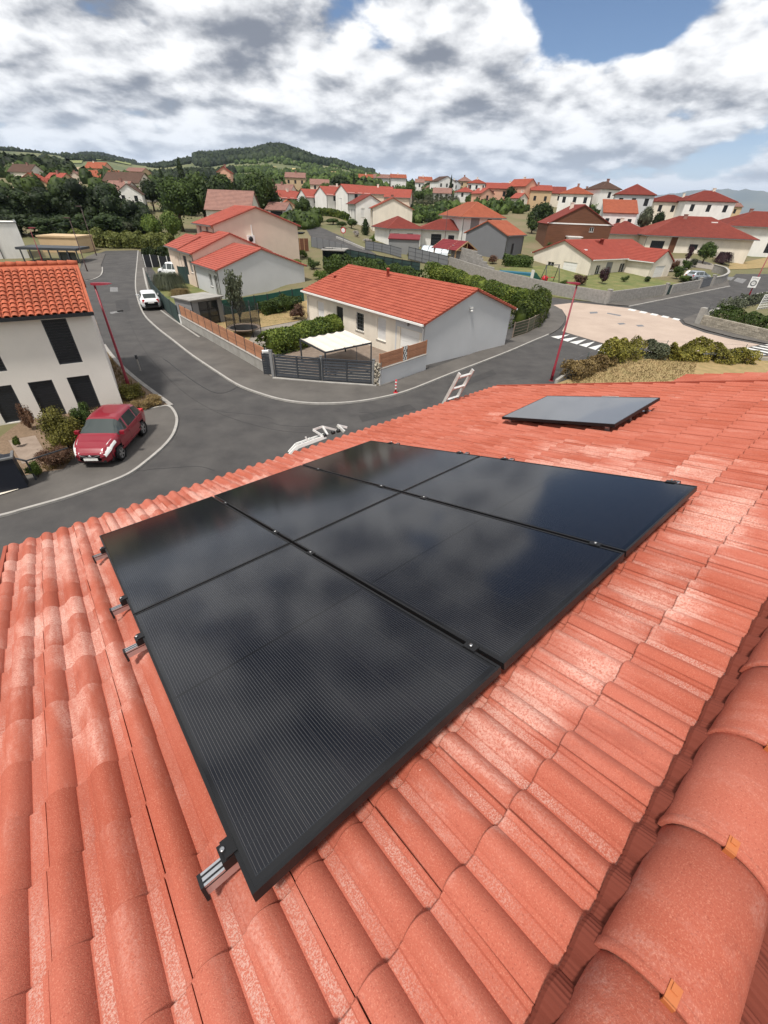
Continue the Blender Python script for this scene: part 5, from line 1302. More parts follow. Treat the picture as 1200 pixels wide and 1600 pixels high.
mb.grid(rows); mb.build('cloth', M['canvas'], t, world=True)
# shed with glazed doors
s0 = at(297, 470, 2.1); s1 = hit(352, 504); s0 = V((s0.x, s0.y, 0)); F, L = frame2(s0, s1)
t = thing('shed', 'grey garden shed with a pale flat roof and dark glazed double doors', 'shed', s0, atan2(s1.y-s0.y, s1.x-s0.x))
mb = MB(); wall_face(mb, (0, 0), (L, 0), -.2, 2.05, [(L*.22, L*.86, .05, 1.9)]); wall_face(mb, (L, 0), (L, 2.3), -.2, 2.05); wall_face(mb, (L, 2.3), (0, 2.3), -.2, 2.05); wall_face(mb, (0, 2.3), (0, 0), -.2, 2.05); mb.build('wall', M['shedgrey'], t)
mb = MB(); mb.box((-.15, -.2, 2.05), (L+.15, 2.45, 2.11)); mb.box((-.17, -.22, 2.11), (L+.17, 2.47, 2.15)); mb.build('roof', M['concrete'], t)
for s in (0, 1):
    xa = L*.22+s*L*.32; xb = xa+L*.32; mb = MB()
    for x in (xa, xb-.09): mb.box((x, .04, .05), (x+.09, .09, 1.9))
    for z in (.05, .62, 1.2, 1.81): mb.box((xa+.09, .04, z), (xb-.09, .09, z+.09))
    d = mb.build('door', M['shutter'], t); mb = MB(); mb.box((xa+.09, .06, .14), (xb-.09, .07, 1.81)); mb.build('pane', M['glass'], d)
mb = MB(); mb.box((-.01, -.012, -.1), (.08, -.002, 2.05)); mb.build('trim', M['anthracite'], t)
# trampoline
tp = hit(383, 524); t = thing('trampoline', 'round trampoline with a black net in the dry garden behind the cedar fence', 'trampoline', tp)
R_ = 1.25; ring = [V((R_*cos(2*pi*k/28), R_*sin(2*pi*k/28), .62)) for k in range(29)]
mb = MB(); mb.tube(ring, .05, 6, cap=False); mb.build('ring', M['deck'], t)
mb = MB(); mb.lathe([(0, .60), (R_-.16, .605)], n=28, smooth=False); mb.build('mat', M['black'], t)
mb = MB(); mb.lathe([(R_-.16, .606), (R_-.01, .64)], n=28); mb.build('pad', M['deck'], t)
for k in range(6):
    a = 2*pi*k/6+.3; mb = MB(); mb.tube([(R_*1.03*cos(a), R_*1.03*sin(a), 0), (R_*1.03*cos(a), R_*1.03*sin(a), 2.35)], .035, 6); mb.build('pole', M['black'], t)
mnet, nt, b = newmat('net'); b.inputs['Base Color'].default_value = (.015, .015, .015, 1); tb = nt.nodes.new('ShaderNodeBsdfTransparent'); mx = nt.nodes.new('ShaderNodeMixShader'); mx.inputs[0].default_value = .42
nt.links.new(tb.outputs[0], mx.inputs[1]); nt.links.new(b.outputs[0], mx.inputs[2]); nt.links.new(mx.outputs[0], nt.nodes['Material Output'].inputs[0])
mb = MB(); mb.lathe([(R_, .64), (R_, 2.3)], n=28); mb.build('net', mnet, t)
# panel fences
def panel_fence(name, label, pts, h, m_, n, z0=0, post=M['anthracite'], cat='fence', slats=0, wire=False):
    a = pts[0]; t = thing(name, label, cat, (a.x, a.y, ground(a.x, a.y)))
    segs = [(pts[i], pts[i+1]) for i in range(len(pts)-1)]; tot = sum((q-p).length for p, q in segs)
    for p, q in segs:
        k = max(1, round(n*(q-p).length/tot))
        for i in range(k):
            A = p.lerp(q, i/k); B = p.lerp(q, (i+1)/k); A.z = max(ground(A.x, A.y), A.z if A.z > .3 else -9)+z0; B.z = max(ground(B.x, B.y), B.z if B.z > .3 else -9)+z0; U = V((0, 0, 1))
            mb = MB(); mb.bar(A-U*1.6, A+U*(h+.06), .08, .08, (1, 0, 0)); mb.build('post', post, t, world=True)
            d = (B-A); mb = MB(); e = d.normalized()*.05
            sd = V((-d.y, d.x, 0)).normalized()*.025
            c = [A+e-sd+U*.06, B-e-sd+U*.06, B-e+sd+U*.06, A+e+sd+U*.06]; c += [x+U*(h-.06) for x in c]
            for f in ((0, 3, 2, 1), (4, 5, 6, 7), (0, 1, 5, 4), (1, 2, 6, 5), (2, 3, 7, 6), (3, 0, 4, 7)): mb.quad(*[c[j] for j in f])
            pn = mb.build('panel', m_, t, world=True)
            if slats:
                mb = MB()
                for j in range(1, slats): z = h*j/slats; mb.bar(A+e-sd*1.3+U*z, B-e-sd*1.3+U*z, .012, .03)
                for z in (.08, h-.02): mb.bar(A+e-sd*1.5+U*z, B-e-sd*1.5+U*z, .02, .05)
                mb.build('batten', post, t, world=True)
    return t
panel_fence('green_fence', 'dark green screen fence along the pavement behind the parked white car', [hit(234, 447), hit(246, 470), hit(262, 489), hit(282, 507)], 1.5, M['darkgreen'], 9)
panel_fence('windbreak_fence', 'bright green windbreak mesh fence behind the shed', [hit(350, 494), hit(400, 486), hit(476, 472)], 1.35, M['greenmesh'], 6)
panel_fence('windbreak_fence', 'green mesh fence between the drive and the long grass', [hit(283, 443), hit(318, 447)], 1.9, M['darkgreen'], 3)
panel_fence('panel_fence', 'low charcoal screen at the street end by the white post', [hit(228, 418), hit(250, 418)], 1.6, M['shutter'], 2, post=M['whitepaint'])
panel_fence('panel_fence', 'middle charcoal screen with a white post beside the terrace drives', [hit(252, 420), hit(277, 421)], 1.6, M['shutter'], 2, post=M['whitepaint'])
panel_fence('panel_fence', 'charcoal screen against the doors of the terrace', [hit(284, 424), hit(310, 426)], 2.0, M['shutter'], 2)
panel_fence('green_fence', 'dark green sight screen behind the ridge of the long red roof', [atY(506, 405, 62), atY(548, 408, 62), atY(600, 419, 60), atY(656, 429, 58)], 1.25, M['darkgreen'], 11, post=M['black'], slats=3)
panel_fence('panel_fence', 'slate grey panel fence below the white bungalow', [atY(571, 391, 80), atY(610, 399, 77), atY(627, 403, 75)], 1.25, M['darkgrey'], 4, slats=3)
panel_fence('panel_fence', 'slate grey panel fence in front of the arched pool cover', [atY(638, 405, 74), atY(670, 413, 71), atY(699, 421, 68)], 1.6, M['darkgrey'], 5, slats=3)
panel_fence('panel_fence', 'dark blue grey fence along the lower side of the uphill road', [hit(487, 386), hit(515, 393), hit(544, 402)], 1.4, M['darkgrey'], 6)
panel_fence('wattle_fence', 'brown wattle fence above the terrace roofs', [hit(442, 393), hit(483, 393)], 1.7, M['brownclad'], 6, post=M['timber'])
# retaining wall of the uphill road, dark shelter, carport
mb = MB(); wall_run(mb, [hit(526, 373), hit(548, 382), hit(569, 391)], .35, .25); structure('kerb', mb, M['kerb'])
def roofed(name, label, cat, px, py, Y, W, D, h, rot, roofm, postm, wallm=None, th=.12, over=.15):
    p = atY(px, py, Y); t = thing(name, label, cat, p, radians(rot))
    mb = MB(); mb.box((-W/2-over, -over, h), (W/2+over, D+over, h+th)); mb.build('roof', roofm, t)
    for x in (-W/2+.06, W/2-.06):
        for y in (.06, D-.06): mb = MB(); mb.box((x-.05, y-.05, -.4), (x+.05, y+.05, h)); mb.build('post', postm, t)
    if wallm: mb = MB(); mb.box((-W/2, D-.2, -.4), (W/2, D-.1, h)); mb.box((-W/2, 0, -.4), (-W/2+.08, D-.2, h)); mb.build('wall', wallm, t)
    return t
roofed('carport', 'dark lean-to with a pale grey flat roof beside the green sight screen', 'carport', 521, 410, 61, 2.7, 3.0, 1.25, -4, M['concrete'], M['black'], M['shutter'])
roofed('shelter', 'low black shelter above the brown wattle fence', 'shelter', 462, 374, 95, 2.6, 2.5, 1.0, 0, M['black'], M['black'], M['black'])
roofed('carport', 'white carport roof at the top of the uphill road', 'carport', 501, 344, 150, 5.6, 5, 1.7, 0, M['whitepaint'], M['timber'])
# wine red shed, pool cover, pavilion
fh('shed', 'slate grey shed with a flat wine red roof behind the panel fence', 630, 397, 80, 4.9, 3.6, 2.1, .45, 'mono', 'shedgrey', 'roof_wine', -4, {}, .2, 0, gutter=False)
p = atY(678, 400, 80); t = thing('pool_cover', 'white arched pool cover behind the slate panels', 'pool cover', p, radians(-18))
mb = MB(); rows = []
for k in range(11): a = pi*k/10; rows.append([(x, 1.7-1.7*cos(a), .15+1.15*sin(a)) for x in (-2.3, -1.15, 0, 1.15, 2.3)])
mb.grid(rows); mb.build('shell', M['pool'], t)
for x in (-2.3, -1.15, 0, 1.15, 2.3): mb = MB(); mb.tube([(x, 1.7-1.74*cos(pi*k/10), .15+1.19*sin(pi*k/10)) for k in range(11)], .05, 5); mb.build('rib', M['zinc'], t)
p = atY(724, 414, 72); t = thing('garden_pavilion', 'open timber pavilion with a wine red gabled roof behind the concrete blocks', 'pavilion', p, radians(38))
W_, D_, h_ = 3.8, 4.6, 2.0
mb = MB(); roof_quad(mb, (-W_/2-.3, D_+.3, h_-.1), (-W_/2-.3, -.3, h_-.1), (0, -.3, h_+1.0), (0, D_+.3, h_+1.0), 6, 0, 0); roof_quad(mb, (W_/2+.3, -.3, h_-.1), (W_/2+.3, D_+.3, h_-.1), (0, D_+.3, h_+1.0), (0, -.3, h_+1.0), 6, 0, 0); mb.build('roof', M['roof_wine'], t)
for y in (-.32, 1.5, D_+.28):
    mb = MB(); mb.bar((-W_/2-.3, y, h_-.17), (0, y, h_+.93), .1, .14); mb.build('rafter', M['timber'], t); mb = MB(); mb.bar((W_/2+.3, y, h_-.17), (0, y, h_+.93), .1, .14); mb.build('rafter', M['timber'], t)
    mb = MB(); mb.bar((-W_/2, y+.02, h_-.1), (W_/2, y+.02, h_-.1), .1, .12); mb.bar((0, y+.02, h_-.1), (0, y+.02, h_+.85), .1, .1); mb.build('truss', M['timber'], t)
for x in (-W_/2, W_/2):
    for y in (0, D_): mb = MB(); mb.box((x-.07, y-.07, -.5), (x+.07, y+.07, h_)); mb.build('post', M['timber'], t)
# concrete block walls round the cream house
def block_wall(name, label, pts, h, cat='wall', courses=None, bl=.5, m_='block', stepped=None, w=.2, single=True):
    a = pts[0]; t = thing(name, label, cat, (a.x, a.y, ground(a.x, a.y))); nc = courses or max(1, round(h/.2)); rest = MB(); cnt = 0
    for i in range(len(pts)-1):
        p, q = pts[i], pts[i+1]; L = V((q.x-p.x, q.y-p.y, 0)).length; d = V((q.x-p.x, q.y-p.y, 0))/L; n = max(1, round(L/bl))
        for c in range(nc):
            off = .5 if c % 2 else 0; k = 0
            xs = [0]+[(j+off)*L/n for j in range(0 if off else 1, n)]+[L]
            for x0, x1 in zip(xs, xs[1:]):
                if x1-x0 < .02: continue
                if stepped and c >= stepped((x0+x1)/2/L, nc): continue
                A = p+d*(x0+.008); B = p+d*(x1-.008); A = V((A.x, A.y, ground(A.x, A.y))); B = V((B.x, B.y, ground(B.x, B.y)))
                s = V((-d.y, d.x, 0)); j = rnd.uniform(-.008, .008)
                z0, z1 = h*c/nc+.006, h*(c+1)/nc-.006
                P = [A-s*(w/2+j), B-s*(w/2+j), B+s*(w/2), A+s*(w/2)]; U = V((0, 0, 1)); P = [x+U*z0 for x in P]+[x+U*z1 for x in P]
                tgt = MB() if (single and cnt < 295) else rest
                for f in ((0, 3, 2, 1), (4, 5, 6, 7), (0, 1, 5, 4), (1, 2, 6, 5), (2, 3, 7, 6), (3, 0, 4, 7)): tgt.quad(*[P[k_] for k_ in f])
                if tgt is not rest: tgt.build('stone' if m_ == 'stone' else 'block', M[m_], t, world=True)
                cnt += 1
    if rest.v: rest.build('blocks', M[m_], t, world=True, kind='stuff')
    core = MB()
    wall_run(core, pts, h*(.97 if not stepped else .5), w*.8); core.build('mortar', M['concrete'], t, world=True)
    return t
bw = [atY(700, 424, 71), hit(760, 437), hit(835, 455), hit(945, 474.5)]
block_wall('block_wall', 'long grey concrete block wall between the hedge and the crossroads corner', bw, 1.35, bl=.55, single=False)
tw = block_wall('block_wall', 'taller unfinished block wall stepping down beside the timber pavilion', [atY(703, 421, 72.5), atY(770, 432, 66.5)], 2.65, courses=9, bl=.55, stepped=lambda f, n: n if f < .62 else max(4, int(n-(f-.62)/.38*5.5)), w=.2)
block_wall('block_wall', 'block wall facing the crossroads below the cream house front', [hit(949, 474.5), hit(1034, 462)], 1.3, bl=.55, single=False)
block_wall('block_wall', 'short block wall between the small gate and the dark sliding gate', [hit(1046, 460.5), hit(1089, 452)], 1.2, bl=.55, single=False)
cw = smooth_path([hit(1110, 447), hit(1124, 444), hit(1133, 438), hit(1128, 430), hit(1112, 425)], 4)
t = thing('garden_wall', 'curved grey wall round the corner right of the dark sliding gate', 'wall', cw[0]); mb = MB(); wall_run(mb, cw, 1.1, .25); mb.build('wall', M['block'], t, world=True); mb = MB(); ribbon(mb, cw, .34, 1.1, 1.18); mb.build('coping', M['kerb'], t, world=True)
def post_at(name, label, p, w, h, m_, rot=.5, cat='pillar'):
    t = thing(name, label, cat, p, rot); mb = MB(); mb.box((-w/2, -w/2, -.3), (w/2, w/2, h)); mb.build('post', m_, t); mb = MB(); mb.box((-w/2-.03, -w/2-.03, h), (w/2+.03, w/2+.03, h+.07)); mb.build('cap', M['kerb'], t)
post_at('corner_pillar', 'square block pillar at the corner of the block walls', hit(947, 475), .42, 1.5, M['block'])
post_at('gate_pillar', 'block pillar left of the small dark gate', hit(1037, 462), .35, 1.4, M['block'])
post_at('gate_pillar', 'block pillar left of the dark sliding gate', hit(1089.5, 452), .35, 1.4, M['block'])
post_at('gate_pillar', 'block pillar right of the dark sliding gate', hit(1110, 447), .4, 1.4, M['block'])
t = panel_fence('garden_gate', 'small dark gate in the block wall', [hit(1039, 461.5), hit(1045, 460.5)], 1.2, M['darkgreen'], 1, cat='gate')
t = panel_fence('sliding_gate', 'dark grey sliding gate before the parked silver car', [hit(1092, 451.5), hit(1108, 447.5)], 1.25, M['darkgrey'], 1, cat='gate', slats=5)
# stone wall at the right edge
block_wall('stone_wall', 'pale rough stone wall along the right pavement', [hit(1094, 508), hit(1200, 534.5), hit(1300, 559)], .95, courses=5, bl=.42, m_='stone', w=.3)
p = hit(1091, 507); t = thing('wall_pillar', 'tall pale pillar with a grey bracket at the end of the stone wall', 'pillar', p, .4)
mb = MB(); mb.box((-.28, -.28, -.2), (.28, .28, 1.55)); mb.build('post', M['concrete'], t); mb = MB(); mb.box((-.02, -.3, 1.5), (.14, -.25, 1.95)); mb.box((.1, -.3, 1.3), (.3, -.2, 1.6)); mb.build('bracket', M['zinc'], t)
rw = [hit(1104, 497), hit(1182, 467), hit(1300, 450)]; t = thing('garden_wall', 'low pale wall returning along the right road behind the stone wall', 'wall', rw[0]); mb = MB(); wall_run(mb, rw, .6, .25); mb.build('wall', M['concrete'], t, world=True); mb = MB(); ribbon(mb, rw, .34, .6, .67); mb.build('coping', M['kerb'], t, world=True)
# white trellis
p = hit(1180, 489); t = thing('trellis', 'white diamond trellis leaning above the stone wall plants', 'trellis', p, radians(25))
for k in range(9):
    mb = MB(); mb.bar((k*.3, 0, .3), (k*.3+.25, .05, 1.9), .02, .07, (0, 1, 0)); mb.build('lath', M['whitepaint'], t)
for k in range(7):
    mb = MB(); mb.bar((.0+k*.04, -.02, .3+k*.26), (2.4+k*.04, -.02, .34+k*.26), .02, .07, (0, 1, 0)); mb.build('lath', M['whitepaint'], t)
# wire fence and edging of the dry garden
ed = [hit(868, 600), hit(878, 593), hit(915, 575), hit(953, 557), hit(1003, 555), hit(1080, 558), hit(1168, 563), hit(1240, 566)]
t = thing('garden_edging', 'low pale concrete edging round the dry garden', 'wall', ed[0]); mb = MB(); wall_run(mb, ed, .28, .18); mb.build('edging', M['concrete'], t, world=True)
t = thing('wire_fence', 'thin wire fence with dark posts on the edging of the dry garden', 'fence', ed[0])
wp = [hit(884, 590), hit(912, 576.5), hit(938, 564), hit(958, 557), hit(992, 555), hit(1034, 556), hit(1088, 558.5), hit(1155, 562), hit(1225, 565.5)]
for p in wp: mb = MB(); mb.tube([(p.x, p.y, 0), (p.x+.02, p.y, 1.15)], .022, 6); mb.build('post', M['darkgreen'], t, world=True)
for z in (.45, .75, 1.08):
    mb = MB()
    for a, b in zip(wp, wp[1:]): mb.tube([(a.x, a.y, z), (b.x, b.y, z)], .006, 4)
    mb.build('wire', M['zinc'], t, world=True)
# lattice garden fence at the far corner of the grey gable
panel_fence('lattice_fence', 'weathered lattice fence holding back the hedge beside the grey gable', [hit(800, 529), hit(822, 522), hit(840, 512), hit(849, 503)], 1.25, M['lf_olive'], 5, post=M['deck'], slats=5)
# ------------------------------------------------------------------ street lamps, signs, bollard
def lamp(label, base, h, m_, head_dir, hl=.75, r=.07, group='street lamps'):
    t = thing('street_lamp', label, 'street lamp', base, 0, group)
    mb = MB(); mb.tube([(0, 0, 0), (0, 0, .9), (0, 0, .92), (0, 0, h)], [r*1.25, r*1.2, r, r*.62], 12); mb.build('pole', m_, t)
    mb = MB(); mb.lathe([(r*2.2, 0), (r*2.2, .03), (r*1.4, .04)], n=12); mb.build('base_plate', m_, t)
    d = V((cos(head_dir), sin(head_dir), 0)); s = V((-d.y, d.x, 0)); c = V((0, 0, h))
    rows = []
    for x, w, z0, z1 in ((-.14, .07, -.02, .06), (.0, .13, -.035, .07), (hl*.5, .15, -.02, .075), (hl*.85, .11, .01, .065), (hl, .03, .03, .05)):
        rows.append([c+d*x+s*w+V((0, 0, z0)), c+d*x-s*w+V((0, 0, z0)), c+d*x-s*w*.8+V((0, 0, z1)), c+d*x+s*w*.8+V((0, 0, z1)), c+d*x+s*w+V((0, 0, z0))])
    mb = MB(); mb.grid(rows, sm=False); mb.quad(*rows[0][:4]); mb.quad(*rows[-1][:4][::-1]); hd = mb.build('lamp_head', m_, t)
    mb = MB(); q = [c+d*.12+s*.1, c+d*hl*.7+s*.1, c+d*hl*.7-s*.1, c+d*.12-s*.1]; mb.quad(*[p+V((0, 0, -.036+.02*(i in (1, 2)))) for i, p in enumerate(q)][::-1]); mb.build('diffuser', M['pale'], hd)
    mb = MB(); mb.box((-.05, -r*1.28, .35), (.05, -r*1.1, .75)); mb.build('access_door', m_, t)
    return t
lamp('wine red street lamp behind the red car by the off white house', hit(205, 614), 5.35, M['lampred'], radians(8), .8)
lamp('wine red street lamp at the edge of our roof by the give way triangles', hit(861, 595), 5.55, M['lampred'], radians(170), .62)
sp_ = hit(1168, 466); lsign = lamp('wine red street lamp carrying the white zone sign at the right edge', sp_, 6.2, M['lampred'], radians(200), .7)
lamp('dark slim street lamp nearest the pergola at the street end', hit(137, 425), 6.0, M['lampdark'], radians(180), .8, .06)
lamp('dark slim street lamp in front of the tall dark trees', hit(151, 400), 6.6, M['lampdark'], radians(180), .8, .06)
lamp('short red street lamp behind the white flat roofed block', hit(68, 412), 4.3, M['lampred'], radians(0), .9, .05)
lamp('brown street lamp in front of the white bungalow', atY(693, 396, 85), 6.2, M['lampdark'], radians(190), .6, .06)
lamp('thin grey street lamp at the top of the uphill road', atY(534, 344, 140), 4.8, M['zinc'], radians(190), .8, .06)
sg = ray(1178, 438); d_s = sp_.y; ps = atY(1178, 441, sp_.y-.12)
t = thing('road_sign', 'white rectangular zone sign with a grey ring on the red post', 'road sign', ps, radians(-28))
mb = MB(); mb.box((-.44, -.02, -.62), (.44, .0, .62)); mb.build('plate', M['whitepaint'], t)
mb = MB(); mb.lathe([(.21, 0), (.34, 0), (.34, .004), (.21, .004)], Matrix.Translation((0, -.021, -.12)) @ Matrix.Rotation(pi/2, 4, 'X'), 28, smooth=False); mb.build('ring', M['zinc'], t)
def text(s, size, M_, m_, parent, name='lettering'):
    cu = bpy.data.curves.new(name, 'FONT'); cu.body = s; cu.size = size; cu.align_x = 'CENTER'; cu.align_y = 'CENTER'; cu.extrude = .001
    o = bpy.data.objects.new(name, cu); dg = bpy.context.evaluated_depsgraph_get(); COL.objects.link(o); dg.update()
    me = bpy.data.meshes.new_from_object(o.evaluated_get(bpy.context.evaluated_depsgraph_get())); bpy.data.objects.remove(o)
    me.materials.clear(); me.materials.append(m_); r = ob(name, me, parent); r.matrix_local = M_; return r
text('ZONE', .24, Matrix.Translation((0, -.024, .42)) @ Matrix.Rotation(pi/2, 4, 'X'), M['zinc'], t)
text('30', .26, Matrix.Translation((0, -.024, -.12)) @ Matrix.Rotation(pi/2, 4, 'X'), M['zinc'], t)
mb = MB(); mb.box((-.05, .001, -.1), (.05, .10, .1)); mb.build('bracket', M['zinc'], t)
p = hit(537, 387); t = thing('road_sign', 'round red rimmed road sign beside the uphill road', 'road sign', p, radians(-5)); mb = MB(); mb.tube([(0, 0, 0), (0, 0, 2.6)], .035, 6); mb.build('post', M['zinc'], t)
mb = MB(); mb.lathe([(0, 0), (.42, 0), (.42, .02), (0, .02)], Matrix.Translation((0, -.05, 2.35)) @ Matrix.Rotation(pi/2, 4, 'X'), 20, smooth=False); mb.build('rim', M['signred'], t)
mb = MB(); mb.lathe([(0, .0), (.3, .0), (.3, .006), (0, .006)], Matrix.Translation((0, -.071, 2.35)) @ Matrix.Rotation(pi/2, 4, 'X'), 20, smooth=False); mb.build('disc', M['whitepaint'], t)
p = hit(618, 616); t = thing('bollard', 'red and white striped flexible bollard on the pavement edge', 'bollard', (p.x, p.y, .09))
mb = MB(); mb.tube([(0, 0, 0), (0, 0, .76)], [.055, .05], 12); mb.build('post', M['signred'], t); mb = MB(); mb.lathe([(.13, 0), (.13, .03), (.06, .05)], n=12); mb.build('base', M['signred'], t)
for z in (.22, .4, .58): mb = MB(); mb.lathe([(.0555, z), (.0555, z+.09)], n=12); mb.build('band', M['whitepaint'], t)
p = hit(222, 580); t = thing('marker_post', 'small grey marker post at the rough stone edging', 'post', p); mb = MB(); mb.box((-.12, -.03, .0), (-.06, .03, .75)); mb.build('post', M['concrete'], t); mb = MB(); mb.box((-.14, -.05, .75), (-.04, .05, .98)); mb.build('cap', M['anthracite'], t)
# swing frame and toys by the cream house
p = hit(858, 441); t = thing('swing_frame', 'grey A-shaped swing frame before the white garage door', 'swing', p, radians(25))
for x in (-1.1, 1.1):
    for s in (-.6, .6): mb = MB(); mb.tube([(x+.15*(1 if x > 0 else -1), s, 0), (x, 0, 2.1)], .05, 6); mb.build('leg', M['anthracite'], t)
mb = MB(); mb.tube([(-1.2, 0, 2.1), (1.2, 0, 2.1)], .05, 6); mb.build('beam', M['anthracite'], t)
for x in (-.45, .4):
    for s in (-.18, .18): mb = MB(); mb.tube([(x+s, 0, 2.1), (x+s, 0, .6)], .012, 4); mb.build('chain', M['zinc'], t)
    mb = MB(); mb.box((x-.22, -.12, .55), (x+.22, .12, .62)); mb.build('seat', M['signred'], t)
p = hit(838, 437); t = thing('toy_slide', 'small green plastic slide beside the swing frame', 'toy', p, .3); mb = MB(); mb.prism([(-.7, 0), (.7, 0), (-.4, .9), (-.7, .9)], -.25, .25, Matrix.Rotation(pi/2, 4, 'X')); mb.build('chute', M['greenmesh'], t); mb = MB(); mb.box((-.9, -.25, 0), (-.72, .25, 1.2)); mb.build('steps', M['pale'], t)
p = hit(850, 440); t = thing('toy_house', 'red and white plastic play seat under the swing frame', 'toy', p, .3); mb = MB(); mb.lathe([(.0, 0), (.4, .05), (.45, .4), (.3, .7), (0, .8)], n=14); mb.build('body', M['signred'], t)
p = hit(805, 428); t = thing('tarpaulin', 'flat blue tarpaulin behind the long block wall', 'tarpaulin', (p.x, p.y, p.z), radians(-20)); mb = MB(); mb.box((-2.4, -.3, -.3), (2.4, 1.2, .22)); mb.build('cover', M['blue'], t)
# left foreground: navy letterbox wall, paving slab, balustrade
p = at(46, 764); t = thing('mailbox_pillar', 'navy metal cabinet with a steel rim at the lower left edge', 'cabinet', p, radians(35))
mb = MB(); mb.box((-2.2, 0, -.2), (0, .5, 1.28)); mb.build('cabinet', M['navy'], t)
mb = MB(); mb.box((-2.25, -.04, 1.28), (.04, .06, 1.34)); mb.box((-.04, .06, 1.28), (.04, .56, 1.34)); mb.build('rim', M['zinc'], t)
mb = MB(); mb.box((-1.6, -.012, .62), (-.95, -.002, .68)); mb.build('slot', M['pale'], t)
sheet('paving_slab', [(-60, 772), (-20, 760), (6, 754), (21, 750), (31, 768), (6, 776), (-60, 795)], .11, M['cream'])
q = at(58, 752); t = thing('balustrade', 'low dark railing beside the terrace of the off white house', 'railing', q, radians(35)); mb = MB(); mb.bar((0, 0, 0), (0, 0, .9), .05, .05); mb.bar((-1.0, 1.3, 0), (-1.0, 1.3, .9), .05, .05); mb.build('post', M['anthracite'], t); mb = MB(); mb.bar((0, 0, .88), (-1.0, 1.3, .88), .05, .05); mb.bar((0, 0, .88), (1.3, .6, .8), .04, .04); mb.build('handrail', M['anthracite'], t)

